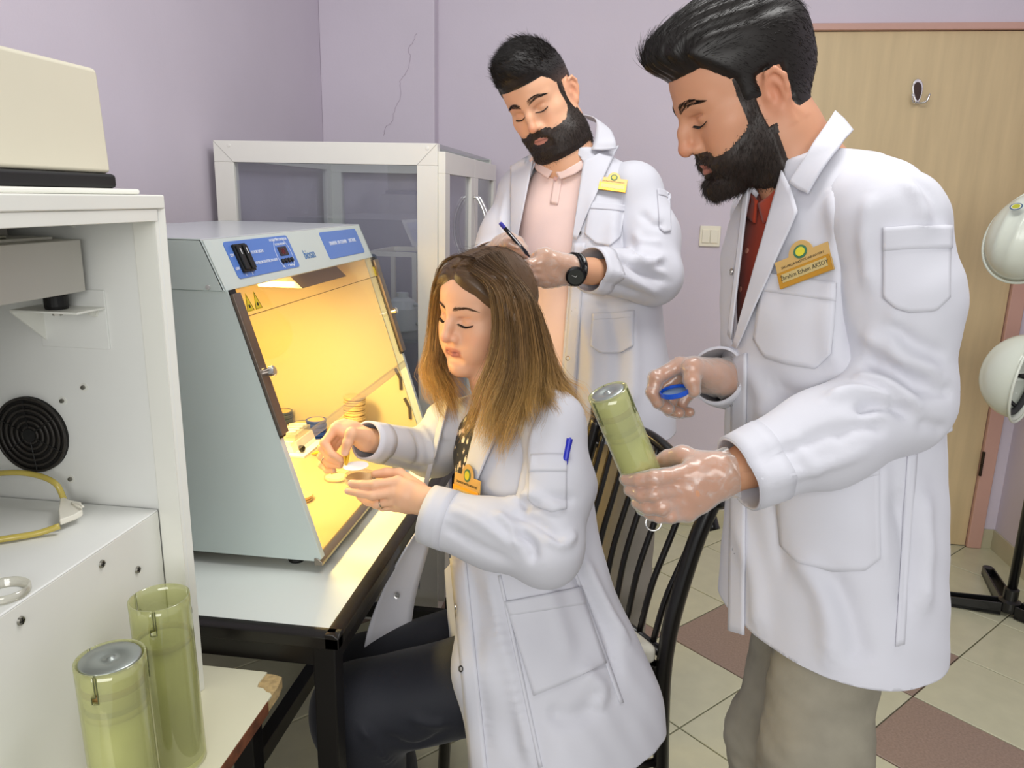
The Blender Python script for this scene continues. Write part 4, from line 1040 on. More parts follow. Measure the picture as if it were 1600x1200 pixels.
# white filter holder box with clear lid and tubes
q = bb(462, 700); hb = thing('filter_holder', 'white plastic holder with a black knob and clear lid inside the cabinet', 'holder', (q[0], q[1], WZ))
M_wpl = mat('white_plastic', srgb(240, 236, 222), rough=.35)
qx, qy = q[0], q[1]
MB().box((qx-.055, qy-.075, WZ), (qx+.055, qy+.065, WZ+.006)).build('base_plate', M_wpl, hb, bevel=.001)
MB().prism([V(qx-.04, qy-.055, WZ+.006), V(qx+.036, qy-.055, WZ+.006), V(qx+.026, qy-.055, WZ+.036), V(qx-.04, qy-.055, WZ+.036)], V(0, .11, 0)).build('body', M_wpl, hb, bevel=.002)
MB().box((qx-.036, qy-.05, WZ+.0362), (qx+.022, qy+.05, WZ+.052)).build('clear_lid', M_clr, hb, bevel=.001)
for k in range(4): MB().tube([V(qx-.030, qy-.035+k*.023, WZ+.0525), V(qx+.016, qy-.030+k*.023, WZ+.0555)], .004, 8).build('white_tube', M_wpl, hb, smooth=True)
MB().lathe([(.0075, 0), (.0085, .010), (.0075, .014), (.0001, .015)], V(qx+.030, qy-.045, WZ+.016), (.9, -.3, .1), 18).build('knob', M_rub, hb, smooth=False)
# loose dish at the left, open dish under the hand, yellow forceps on the floor of the cabinet
q = bb(476, 781); dish_mesh(V(q[0]-.012, q[1], WZ+.0004), .029, .013, M_bei, M_bei, 'single beige petri dish half hidden by the front edge', 'loose dishes')
q = atz(526, 748, WZ); od = thing('open_petri_dish', 'open clear petri dish lying on the yellow-lit work surface', 'petri dish', (q[0], q[1], WZ))
OD_TOP = V(q[0], q[1], WZ)
MB().lathe([(.001, 0), (.0295, 0), (.0300, .0005), (.0300, .011), (.0285, .011), (.0280, .002), (.001, .002)], OD_TOP+V(0, 0, .0003), (0, 0, 1), 40).build('dish', M_clr, od, smooth=False)
MB().lathe([(.0001, .0022), (.0270, .0022), (.0270, .0050), (.0001, .0050)], OD_TOP, (0, 0, 1), 36).build('medium', mat('pale_medium', srgb(246, 224, 150), rough=.4), od)
text_obj('handwriting', 'NORS1', OD_TOP+V(-.016, .012, .0055), V(.55, .83, 0), V(-.83, .55, 0), .009, M_ink, od)
fa, fb = atz(487, 710, WZ+.004), atz(506, 707, WZ+.006)
fc = thing('forceps', 'yellow plastic forceps lying on the cabinet floor behind the hand', 'forceps', fa)
M_fy = mat('yellow_plastic', srgb(226, 176, 40), rough=.35)
for e in (-1, 1): MB().tube(spline([fa+V(0, 0, .001), (fa+fb)/2+V(0, e*.004, .003), fb+V(.02, .02, .001)], 10), [.002]*3+[.003]*4+[.0035]*3, 6).build('prong', M_fy, fc, smooth=True)
# ================================================================== white instrument at the left
M_wen = mat('white_enamel', srgb(241, 241, 233), rough=.38, var=.02)
M_wen2 = mat('white_enamel_panel', srgb(240, 241, 237), rough=.42, var=.02)
M_gbx = mat('grey_enamel_box', srgb(200, 197, 188), rough=.5)
M_ste = mat('screw_steel', srgb(150, 148, 140), rough=.3, metal=1)
IY, IX, IXs, IZt = .97, -.605, -.645, 1.412
ins = thing('lab_instrument', 'open white lab instrument housing with black fan, nearest at the left', 'instrument', (-.85, .72, SZ))
MB().box((-1.12, IY, SZ), (IX-.004, IY+.012, IZt-.016)).build('end_panel', M_wen2, ins, bevel=.001)
post = MB().prism([V(IX, IY+.012, SZ), V(IX-.006, IY-.004, SZ), V(IX-.040, IY-.004, SZ), V(IX-.044, IY+.012, SZ)], V(0, 0, IZt-.016-SZ)).build('corner_post', M_wen, ins, bevel=.0015)
MB().box((IX-.011, IY-.0055, SZ), (IX-.006, IY-.0035, IZt-.02)).build('post_bead', M_wen, ins)
MB().prism([V(-1.12, .40, IZt-.018), V(IX, .40, IZt-.018), V(IX, IY+.012, IZt-.018), V(-1.12, IY+.012, IZt-.018)], V(0, 0, .018)).build('top_frame', M_wen, ins, bevel=.002)
MB().box((-1.12, .40, IZt), (IX-.022, IY-.006, IZt+.007)).build('top_plinth', M_wen, ins, bevel=.003)
MB().prism([V(IX-.040, .40, IZt-.034), V(IX-.002, .40, IZt-.034), V(IX-.002, .40, IZt-.0181), V(IX-.040, .40, IZt-.0181)], V(0, IY-.404, 0)).build('top_rail', M_wen, ins, bevel=.001)
MB().box((-1.12, .40, SZ), (-1.108, IY, IZt-.018)).build('back_panel', M_wen2, ins)
MB().box((-1.12, .388, SZ), (IX-.004, .40, IZt-.016)).build('end_panel', M_wen2, ins, bevel=.001)
SH = .966
MB().box((-1.108, .40, SH-.004), (IXs, IY-.0045, SH)).build('shelf', M_wen2, ins, bevel=.002)
MB().box((IXs-.004, .40, SZ), (IXs, IY-.0045, SH-.002)).build('front_panel', M_wen, ins, bevel=.002)
for y, z in ((.835, SH-.022), (.695, SH-.022), (.905, SH-.066)):
    sq = MB().lathe([(.0055, 0), (.0045, .0025), (.0001, .003)], V(IXs, y, z), (1, 0, 0), 16).build('screw', M_ste, ins)
    MB().box(V(IXs+.0028, y-.0035, z-.0006), V(IXs+.0033, y+.0035, z+.0006)).box(V(IXs+.0028, y-.0006, z-.0035), V(IXs+.0033, y+.0006, z+.0035)).build('screw_slot', M_ink, sq)
for p in ((131, 605), (98, 626), (111, 748)):
    c = aty(*p, IY); sq = MB().lathe([(.0062, 0), (.0062, .0008), (.0001, .001)], c, (0, -1, 0), 18).build('washer', M_wen, ins); MB().lathe([(.0032, 0), (.003, .003), (.0001, .0035)], c+V(0, -.0008, 0), (0, -1, 0), 12).build('screw', M_ste, sq)
for p in ((113, 348), (150, 487)):
    c = aty(*p, IY); MB().lathe([(.0075, 0), (.0075, .004), (.0045, .0045), (.0045, .012), (.0001, .013)], c, (0, -1, 0), 6).build('bolt', M_wen, ins, bevel=.0004)
# inner grey box, its lid, bracket with rubber mount
bz0, bz1 = 1.283, 1.352
MB().box((-.98, .45, bz0), (-.712, .952, bz1)).build('inner_box', M_gbx, ins, bevel=.0015)
MB().box((-.95, .47, bz1), (-.735, .93, bz1+.004)).build('inner_box_lid', M_gbx, ins, bevel=.001)
MB().box((-.96, .55, bz1+.004), (-.80, .93, IZt-.019)).build('inner_duct', mat('duct_grey', srgb(176, 172, 164), rough=.55), ins)
MB().tube([V(-.745, .60, bz1+.006), V(-.745, .86, bz1+.006)], .003, 8).build('latch_bar', M_ste, ins)
br = aty(133, 478, IY)
MB().box((-.80, IY-.003, 1.20), (-.697, IY, 1.283)).build('bracket_plate', M_wen2, ins, bevel=.001)
MB().prism([V(-.795, IY-.06, 1.257), V(-.697, IY-.06, 1.257), V(-.697, IY-.003, 1.257), V(-.795, IY-.003, 1.257)], V(0, 0, .003)).build('bracket_shelf', M_wen, ins, bevel=.0008)
MB().prism([V(-.795, IY-.003, 1.257), V(-.795, IY-.06, 1.257), V(-.795, IY-.003, 1.21)], V(.003, 0, 0)).build('bracket_gusset', M_wen, ins)
MB().lathe([(.014, 0), (.015, .004), (.015, .018), (.012, .0225), (.0001, .0225)], V(-.745, IY-.035, 1.2602), (0, 0, 1), 24).build('rubber_mount', M_rub, ins, smooth=False)
MB().lathe([(.0065, 0), (.0065, -.006), (.0001, -.006)], V(-.745, IY-.035, 1.257), (0, 0, 1), 6).build('nut', M_ste, ins)
MB().tube([V(-.835, .90, 1.282), V(-.835, .90, 1.25)], .012, 14).build('amber_fitting', glass('amber_clear', (.85, .75, .6), haze=.2, hazecol=(.7, .6, .4)), ins, smooth=True)
MB().box((-.90, .80, 1.17), (-.868, .83, 1.282)).build('inner_post', M_wen, ins, bevel=.001)
# black ringed fan grille
fc_ = aty(52, 678, IY); fr = .057
fan = MB().lathe([(fr, 0), (fr, .004), (.001, .004)], fc_, (0, -1, 0), 48).build('fan_disc', mat('fan_black', srgb(24, 22, 20), rough=.7, bump=.4, bscale=500), ins)
for k, rr in enumerate(np.linspace(.012, fr-.002, 6)):
    MB().tube([fc_+V(rr*np.cos(a), -.006, rr*np.sin(a)) for a in np.linspace(0, 2*np.pi, 40, endpoint=False)], .0024, 6, closed=True).build('grille_ring', mat('fan_ring', srgb(48, 44, 40), rough=.45), fan, smooth=True)
MB().lathe([(.012, 0), (.010, .006), (.0001, .007)], fc_+V(0, -.003, 0), (0, -1, 0), 20).build('fan_hub', M_rub, fan)
for a in (.6, 1.65, 2.7, 3.74, 4.8, 5.85): MB().tube([fc_+V(.010*np.cos(a), -.008, .010*np.sin(a)), fc_+V(fr*.98*np.cos(a), -.007, fr*.98*np.sin(a))], .0011, 5).build('grille_spoke', M_rub, fan)
# ------------------------------------------------------------------ cream box on top
cz = IZt+.007
cbx = thing('cream_equipment_box', 'cream sloped-top equipment box with black base on the white instrument', 'equipment', (-.85, .72, cz))
y1 = .966
MB().prism([V(-1.10, .40, cz), V(-.660, .40, cz), V(-.660, y1, cz), V(-1.10, y1, cz)], V(0, 0, .0185)).build('base_pad', mat('black_pad', srgb(28, 28, 29), rough=.55), cbx, bevel=.005)
tz = [cz+.0185, 1.566]
MB().add([(-1.09, .41, tz[0]), (-.664, .41, tz[0]), (-.664, y1-.004, tz[0]), (-1.09, y1-.008, tz[0]), (-1.09, .43, 1.59), (-.667, .43, 1.566), (-.667, y1-.008, 1.566), (-1.09, y1-.008, 1.59)],
         [(0, 3, 2, 1), (4, 5, 6, 7), (0, 1, 5, 4), (1, 2, 6, 5), (2, 3, 7, 6), (3, 0, 4, 7)]).build('cover', mat('cream_plastic', srgb(228, 222, 200), rough=.45, var=.02), cbx, bevel=.006)
# ------------------------------------------------------------------ tubing with a clamp, glass ring on the shelf
M_tubg = mat('yellow_tubing', srgb(206, 186, 92), rough=.25, coat=.4)
tp = [aty(-60, 748, .93), aty(5, 739, .935), aty(50, 741, .94), aty(86, 755, .935), atz(101, 782, SH+.016)]
tq = [atz(93, 822, SH+.012), atz(60, 833, SH+.006), atz(20, 840, SH+.0062), atz(-50, 850, SH+.0062)]
tb = thing('yellow_tubing', 'yellow rubber tubing with a white clamp on the instrument shelf', 'tubing', atz(60, 833, SH))
MB().tube(spline(tp, 26), .0042, 10).build('tube', M_tubg, tb, smooth=True); MB().tube(spline(tq, 16), .0042, 10).build('tube', M_tubg, tb, smooth=True)
ca, cbq = atz(98, 788, SH+.0155), atz(122, 806, SH+.011)
cl = MB().prism([atz(96, 782, SH+.013), atz(110, 790, SH+.013), atz(128, 793, SH+.011), atz(130, 806, SH+.011), atz(118, 812, SH+.009), atz(94, 822, SH+.009), atz(92, 806, SH+.011)], V(0, 0, .009)).build('clamp', M_wpl, tb, bevel=.002)
MB().tube(spline([atz(112, 786, SH+.022), atz(122, 787, SH+.024), atz(130, 792, SH+.024)], 8), .0016, 6).build('clamp_lever', M_wpl, cl, smooth=True)
gc = atz(8, 930, SH); gl_ = tag(MB().lathe([(.020, 0), (.024, .0), (.0265, .003), (.0265, .009), (.0245, .011), (.0225, .009), (.0225, .004), (.020, .002)], gc, (0, 0, 1), 40, closed=True).build('glass_ring', M_clr, loc=gc, smooth=True), 'clear round glass ring lying on the instrument shelf', 'glassware')

# ================================================================== white glass-sided cabinet in the corner
M_wpv = mat('white_pvc', srgb(236, 234, 226), rough=.22, var=.015)
M_wpi = mat('pvc_inside', srgb(226, 230, 220), rough=.4)
KX0, KX1, KY0, KY1, KZ = -1.225, -.535, 2.265, 3.215, 1.565
cab = thing('glass_cabinet', 'white framed glass cabinet standing in the corner behind the UV cabinet', 'cabinet', (-.88, 2.74, 0))
fw_ = .062
def frame_y(y, x0, x1, z0, z1, w, t, name='frame_bar', m=M_wpv):
    for a, b in (((x0, z1-w), (x1, z1)), ((x0, z0), (x1, z0+w)), ((x0, z0+w), (x0+w, z1-w)), ((x1-w, z0+w), (x1, z1-w))):
        MB().box((a[0], y, a[1]), (b[0], y+t, b[1])).build(name, m, cab, bevel=.0015)
def frame_x(x, y0, y1, z0, z1, w, t, name, par, m=M_wpv):
    o = []
    for a, b in (((y0, z1-w), (y1, z1)), ((y0, z0), (y1, z0+w)), ((y0, z0+w), (y0+w, z1-w)), ((y1-w, z0+w), (y1, z1-w))):
        o.append(MB().box((x, a[0], a[1]), (x+t, b[0], b[1])).build(name, m, par, bevel=.0015))
    return o
frame_y(KY0, KX0, KX1, .08, KZ, fw_, .03); frame_y(KY1-.03, KX0, KX1, .08, KZ, fw_, .03, m=M_wpi)
# mitre lines of the near frame
for x, e in ((KX0, 1), (KX1, -1)): MB().tube([V(x+e*.001, KY0-.0003, KZ-.001), V(x+e*fw_, KY0-.0003, KZ-fw_)], .0006, 4).build('mitre_line', mat('joint_grey', srgb(170, 166, 160)), cab)
for x in (KX0+.03, KX1-.05): MB().lathe([(.006, 0), (.005, .001), (.0001, .0015)], V(x+.02, KY0, KZ-.014), (0, -1, 0), 14).build('screw_cap', M_wpv, cab)
pg = glass('cabinet_glass', (.92, .93, .96), refl=.06, haze=.09, hazecol=(.55, .55, .6)); pg2 = glass('cabinet_glass_far', (.95, .96, .97), refl=.03)  # grey diffuse haze mixed into the near panes to lighten the dim interior
MB().box((KX0+fw_, KY0+.012, .14), (KX1-fw_, KY0+.016, KZ-fw_)).build('side_pane', pg, cab)
MB().box((KX0+fw_, KY1-.018, .14), (KX1-fw_, KY1-.014, KZ-fw_)).build('side_pane', pg2, cab)
# back (wall side): frame with glass
frame_x(KX0, KY0+.03, KY1-.03, .08, KZ-.004, .05, .02, 'back_frame_bar', cab, M_wpi)
MB().box((KX0+.008, KY0+.08, .13), (KX0+.012, KY1-.08, KZ-.055)).build('back_pane', pg2, cab)
MB().box((KX0, KY0+.03, KZ-.012), (KX1-.002, KY1-.03, KZ)).build('top_pane', pg2, cab)  # unseen top, made glass so overhead light reaches the inside
MB().box((KX0, KY0+.03, .08), (KX1, KY1-.03, .10)).build('bottom_board', M_wpv, cab); MB().box((KX0+.02, KY0+.02, 0), (KX1-.02, KY1-.02, .08)).build('plinth', M_wpv, cab)
MB().box((KX0+.022, KY0+.032, .97), (KX1-.03, KY1-.032, .98)).build('shelf', glass('shelf_glass', (.9, .95, .93), refl=.1, haze=.1), cab)
SHK = .98
ym = (KY0+KY1)/2
for k, (a, b) in enumerate(((KY0+.008, ym-.002), (ym+.002, KY1-.004))):
    d = MB().box((KX1+.006, a, .10), (KX1+.010, b, .101)).build('cabinet_door', M_wpv, cab)
    frame_x(KX1, a, b, .10, KZ-.022, .062, .022, 'door_bar', d)
    MB().box((KX1+.008, a+.062, .16), (KX1+.012, b-.062, KZ-.084)).build('door_pane', pg, d)
    hy = ym+(-.028 if k == 0 else .028)
    hz = 1.31
    MB().tube(spline([V(KX1+.022, hy, hz+.105), V(KX1+.038, hy, hz+.10), V(KX1+.062, hy, hz+.05), V(KX1+.068, hy, hz), V(KX1+.062, hy, hz-.05), V(KX1+.038, hy, hz-.10), V(KX1+.022, hy, hz-.105)], 30), .0055, 10).build('bow_handle', M_chr, d, smooth=True)
# contents seen through the glass
M_gcan = mat('grey_canister', srgb(150, 156, 152), rough=.35, metal=.4)
rk = thing('wire_rack', 'small white rack standing inside the glass cabinet', 'rack', (-.78, 2.75, SHK))
rx0, rx1, ry0, ry1, rz1 = -.86, -.70, 2.62, 2.90, 1.225
for x in (rx0, rx1):
    for y in (ry0, ry1): MB().box((x-.008, y-.008, SHK), (x+.008, y+.008, rz1)).build('upright', M_wpv, rk)
for y in (ry0, ry1): MB().box((rx0, y-.007, rz1-.016), (rx1, y+.007, rz1)).build('rail', M_wpv, rk)
for x in (rx0, rx1): MB().box((x-.007, ry0, rz1-.016), (x+.007, ry1, rz1)).build('rail', M_wpv, rk)
def inside(px, py, y): return aty(px, py, y)
c = V(-.835, 2.50, SHK); k_ = thing('grey_canister', 'grey metal canister with a blue cap inside the glass cabinet', 'canister', c)
MB().lathe([(.055, 0), (.058, .004), (.058, .15), (.05, .175), (.034, .195), (.034, .215), (.0001, .215)], c, (0, 0, 1), 32).build('body', M_gcan, k_, smooth=False)
MB().lathe([(.036, .2152), (.036, .236), (.03, .243), (.0001, .243)], c, (0, 0, 1), 24).build('cap', mat('dull_blue_cap', srgb(70, 96, 120), rough=.4), k_)
c = V(-.70, 2.46, SHK); k_ = thing('white_jug', 'translucent white plastic jug inside the glass cabinet', 'jug', c)
MB().lathe([(.05, 0), (.055, .005), (.055, .075), (.04, .10), (.02, .11), (.02, .125), (.0001, .125)], c, (0, 0, 1), 28).build('body', mat('milky_plastic', srgb(214, 220, 216), rough=.4), k_, smooth=False)
MB().tube(spline([c+V(.045, -.02, .09), c+V(.075, -.03, .085), c+V(.078, -.03, .04), c+V(.055, -.02, .025)], 12), .006, 8).build('handle', mat('milky_plastic', srgb(214, 220, 216)), k_, smooth=True)
c = V(-.655, 2.75, SHK)
tag(MB().box(c+V(-.04, -.12, 0), c+V(.03, .12, .16)).build('orange_box', mat('orange_card', srgb(200, 96, 62), rough=.6), loc=c, bevel=.002), 'orange cardboard box on the shelf of the glass cabinet', 'box')
# ================================================================== chair
M_chb = mat('black_tube_paint', srgb(20, 18, 17), rough=.28, coat=.3, bump=.15, bscale=80, bdist=.0006)
M_seat = mat('cream_seat_vinyl', srgb(226, 222, 206), rough=.45, var=.04)
CA = at(1092, 770, 1.46); CB_ = at(920, 690, 1.76)
CA[2] = CB_[2] = 0
_hf, _hr = nrm(CD*V(1, 1, 0)), nrm(CR*V(1, 1, 0)); cu = nrm(_hf*.87-_hr*.50); cn = nrm(-_hr*.96-_hf*.28)      # along the back; facing direction
# rear posts: foot, seat joint, top
seat_h = .525; wback = np.linalg.norm(CB_-CA)
J1 = atz(1037, 1040, seat_h)      # near rear seat corner
J2 = J1+cu*.385
ch = thing('dining_chair', 'black metal spindle-back chair with cream seat under the seated woman', 'chair', (J1+J2)/2*V(1, 1, 0)+cn*.2)
lean = -cn*.085
def post_pts(J, top): return spline([J*V(1, 1, 0)-cn*.035, J-V(0, 0, .15)-cn*.006, J+V(0, 0, .05)-cn*.004, J+V(0, 0, .24)+lean*.5, J*V(1, 1, 0)+V(0, 0, top)+lean], 22)
pa, pb = post_pts(J1, .885), post_pts(J2, .945)
MB().tube(pa, .0165, 14).build('rear_post', M_chb, ch, smooth=True); MB().tube(pb, .0165, 14).build('rear_post', M_chb, ch, smooth=True)
for p in (pa[-1], pb[-1]): MB().lathe([(.0175, -.03), (.020, -.02), (.016, -.012), (.020, -.004), (.019, .008), (.012, .016), (.0001, .018)], p, (0, 0, 1), 18).build('finial', M_chb, ch, smooth=True)
# arched top rail
ta, tb_ = pa[-1]-V(0, 0, .05), pb[-1]-V(0, 0, .05)
arch = spline([ta-V(0, 0, .03), ta+cu*.03+V(0, 0, .015), ta*.72+tb_*.28+V(0, 0, .055), (ta+tb_)/2+V(0, 0, .07), ta*.28+tb_*.72+V(0, 0, .055), tb_-cu*.03+V(0, 0, .015), tb_-V(0, 0, .03)], 40)
MB().tube(arch, .013, 12).build('top_rail', M_chb, ch, smooth=True)
la, lb = J1+V(0, 0, .02)-cn*.004, J2+V(0, 0, .02)-cn*.004
MB().tube([la, lb], .011, 12).build('lower_rail', M_chb, ch, smooth=True)
for k in range(8):
    f = (k+1)/9; i = int(round(2+f*35)); b = la*(1-f)+lb*f; t = arch[min(i, 39)]
    MB().tube(spline([b, b*.66+t*.34-cn*.010*-1, b*.33+t*.67+cn*.004, t], 14), .0068, 8).build('spindle', M_chb, ch, smooth=True)
fj1, fj2 = J1+cn*.34+cu*.03, J2+cn*.26
for a, b, ex in ((J1, fj1, cu*.02), (J2, fj2, -cu*.02), (fj1, fj2, -cn*.02), (J1, J2, cn*.02)): MB().prism([a+V(0, 0, -.035), b+V(0, 0, -.035), b, a], ex).build('seat_rail', M_chb, ch, bevel=.002)
for p in (fj1, fj2): MB().tube([p-V(0, 0, .01), p*V(1, 1, 0)+cn*.02], .0145, 12).build('front_leg', M_chb, ch, smooth=True)
for a, b in ((J1, fj1), (J2, fj2)): MB().tube([a*V(1, 1, 0)+V(0, 0, .30)-cn*.02, b*V(1, 1, 0)+V(0, 0, .30)+cn*.01], .009, 10).build('stretcher', M_chb, ch, smooth=True)
MB().tube([J1*V(1, 1, 0)+V(0, 0, .385)-cn*.012, J2*V(1, 1, 0)+V(0, 0, .385)-cn*.012], .009, 10).build('stretcher', M_chb, ch, smooth=True)
# padded seat with piping studs
sp = []
for u, w in ((.0, .012), (.385, .012), (.385, .25), (.03, .34)): sp.append(J1+cu*u+cn*w)
so = MB().prism([p+V(0, 0, .001) for p in sp], V(0, 0, .045)).build('seat_cushion', M_seat, ch, bevel=.016, bseg=4)
for k in range(11):
    f = k/10; p = sp[0]*(1-f)+sp[1]*f-cn*.0005+V(0, 0, .018); MB().lathe([(.0042, 0), (.003, .0015), (.0001, .002)], p, -cn, 10).build('stud', mat('dark_stud', srgb(90, 84, 70), metal=.6, rough=.4), so)
    p = sp[0]*(1-f)+sp[3]*f+V(0, 0, .018)-cu*.0005; MB().lathe([(.0042, 0), (.003, .0015), (.0001, .002)], p, -cu, 10).build('stud', mat('dark_stud', (.1, .1, .1)), so)

# ================================================================== stand with helmets
M_bpl = mat('black_plastic', srgb(20, 20, 21), rough=.3, coat=.2)
sb = atz(1576, 948, .03); sb[2] = 0
stn = thing('coat_stand', 'black metal pole stand with a cross-shaped foot at the right', 'stand', sb)
MB().tube([sb+V(0, 0, .05), sb+V(0, 0, 1.62)], .016, 20).build('pole', M_bpl, stn, smooth=True)
MB().lathe([(.034, .018), (.036, .03), (.036, .055), (.024, .062), (.024, .10), (.0165, .104)], sb, (0, 0, 1), 28).build('hub', M_bpl, stn, smooth=False)
ends = [atz(1446, 930, .02), atz(1497, 884, .02)]
a0 = math.atan2(*(ends[0]-sb)[[1, 0]])
for k in range(3):
    a = a0-k*math.pi/2-(.6 if k == 2 else 0); u = V(math.cos(a), math.sin(a), 0); w = V(-u[1], u[0], 0); L = (.30, .32, .22)[k]
    p0, p1 = sb+u*.028, sb+u*L
    o = MB().prism([p0+w*.026+V(0, 0, .006), p1+w*.02+V(0, 0, .0), p1-w*.02+V(0, 0, .0), p0-w*.026+V(0, 0, .006)], V(0, 0, .012)).build('leg', M_bpl, stn)
    for e in (-1, 1): MB().prism([p0+w*.026*e+V(0, 0, .006), p1+w*.02*e, p1+w*.02*e+V(0, 0, .034), p0+w*.026*e+V(0, 0, .052)], -w*e*.006).build('leg_rib', M_bpl, o, bevel=.0015)
    MB().lathe([(.02, 0), (.02, .032), (.017, .034), (.0001, .034)], p1, (0, 0, 1), 18).build('foot_cap', M_bpl, o)
def stand_hook(z, u):
    c = sb+V(0, 0, z); MB().tube(spline([c, c+u*.05, c+u*.085+V(0, 0, .02), c+u*.09+V(0, 0, .05)], 14), .006, 8).build('hook', M_bpl, stn, smooth=True)
M_hel = mat('white_helmet_shell', srgb(226, 232, 218), rough=.25, coat=.3, var=.02)
M_lin = mat('helmet_liner', srgb(60, 62, 62), rough=.7)
def helmet(label, c, up, fwd, inner, emblem):
    t = thing('safety_helmet', label, 'helmet', c, 'helmets on the stand'); R = frame(fwd, up)
    n, m = 44, 22; vs = []
    for i in range(m+1):
        ph = i/m*np.pi/2*.98
        for k in range(n):
            th = 2*np.pi*k/n; rr = np.cos(ph)
            x, y, z = .108*rr*np.cos(th), .135*rr*np.sin(th), .125*np.sin(ph)**.92
            ridge = sum(.0055*np.exp(-((x-o)/.009)**2) for o in (-.045, 0, .045))*np.clip(np.sin(ph)*1.6-.2, 0, 1)
            q = V(x, y, z)*(1+ridge/.12)
            if i == 0: q = q*V(1.03, 1.03, 1)+V(0, 0, -.004)
            vs.append(V(*c)+R @ q)
    fs = [(i*n+k, i*n+(k+1) % n, (i+1)*n+(k+1) % n, (i+1)*n+k) for i in range(m) for k in range(n)]+[tuple(range(m*n, (m+1)*n))]
    mesh_obj('shell', vs, fs, M_hel, t, smooth=True, solid=.003)
    br_ = [V(*c)+R @ V((.112+.006)*np.cos(a), (.139+.006+.03*max(0, np.sin(a))**4)*np.sin(a), -.005) for a in np.linspace(0, 2*np.pi, 60, endpoint=False)]
    MB().tube(br_, .0045, 8, closed=True).build('brim_edge', M_hel, t, smooth=True)
    pk = []
    for a in np.linspace(.45, np.pi-.45, 18):
        pk.append([V(*c)+R @ V(.110*np.cos(a), .137*np.sin(a), -.003), V(*c)+R @ V(.114*np.cos(a), (.142+.045*np.sin(a)**3)*np.sin(a), -.010)])
    MB().grid(np.array(pk)).build('peak', M_hel, t, smooth=True, solid=.003)
    if inner:
        MB().tube([V(*c)+R @ V(.094*np.cos(a), .118*np.sin(a), .012) for a in np.linspace(0, 2*np.pi, 40, endpoint=False)], .010, 8, closed=True).build('headband', M_lin, t, smooth=True)
        for a in (0, 1.05, 2.1): MB().tube(spline([V(*c)+R @ V(.092*np.cos(a), .115*np.sin(a), .012), V(*c)+R @ V(.05*np.cos(a), .06*np.sin(a), .082), V(*c)+R @ V(0, 0, .095), V(*c)+R @ V(-.05*np.cos(a), -.06*np.sin(a), .082), V(*c)+R @ V(-.092*np.cos(a), -.115*np.sin(a), .012)], 20), .006, 6).build('cradle_strap', M_rub, t, smooth=True)
        MB().tube(spline([V(*c)+R @ V(-.09, 0, .0), V(*c)+R @ V(-.06, .02, -.05), V(*c)+R @ V(0, .03, -.07), V(*c)+R @ V(.06, .02, -.05), V(*c)+R @ V(.09, 0, 0)], 18), .0045, 6).build('chin_strap', M_rub, t, smooth=True)
    if emblem is not None:
        a = V(*emblem); nn_ = nrm(a-(V(*c)+R @ V(0, 0, .03)))
        u_ = nrm(np.cross(V(0, 0, 1), nn_)); v_ = np.cross(nn_, u_)
        for r_, o_, mm, nm in ((1.0, .0, mat('emblem_blue', srgb(62, 96, 130)), 'emblem_ring'), (.8, .0006, mat('emblem_white', srgb(232, 232, 210)), 'emblem_band'), (.62, .0012, mat('emblem_yellow', srgb(190, 190, 60)), 'emblem_centre')):
            MB().prism([a+nn_*(.0005+o_)+r_*(.018*np.cos(q)*u_+.014*np.sin(q)*v_) for q in np.linspace(0, 2*np.pi, 28, endpoint=False)], nn_*.0006).build(nm, mm, t)
    return t
h1 = at(1606, 372, 2.40); h2 = at(1600, 590, 2.42)
helmet('white safety helmet with an oval emblem, upper of the two on the stand', h1+V(.0, 0, -.0), V(-.55, -.75, .35), V(.35, .15, .93), False, at(1588, 323, 2.31))
helmet('white safety helmet showing its black straps, lower of the two on the stand', h2+V(.01, 0, 0), V(-.70, .70, .12), V(.2, .1, .95), True, None)
stand_hook(1.24, nrm(h1-sb-V(0, 0, (h1-sb)[2]))); stand_hook(.98, nrm(h2-sb-V(0, 0, (h2-sb)[2])))
# ================================================================== the man in front (rust polo, tube in hand)
SKA = srgb(206, 150, 118)
rm = thing('person', 'dark-bearded man in white coat and rust polo tilting a green cylinder', 'person', atz(1260, 1330, 0)*V(1, 1, 0), 'lab staff in white coats')
hs = 1.01; hf = nrm(-.885*CR-.44*CU+.06*CD); hu = nrm(-.46*CR+.84*CU-.26*CD)
hR = frame(hf, hu); ho = at(1160.5, 146, 1.14)
PA = dict(nose=1.02, nbridge=1.35, brow=.0135, jw=1.0, fw=1.0, mz=-.073, lip=(.36, .13, .11), blush=.5, stub=(.05, .034, .027), chin=1.1)
nbase = at(1262, 285, 1.14); bmA = beard_mask(PA)
v, f, c = head_world(PA, hR, ho, hs, [at(1222, 215, 1.135), nbase, at(1275, 340, 1.145)], [.052, .053, .060, .066], SKA, h=.0022, beardf=bmA)
n = vnormals(v, f); x, y, z = v.T; hW = lambda q: ho+hs*(q @ hR.T)
headA = (hW(v), f, c)
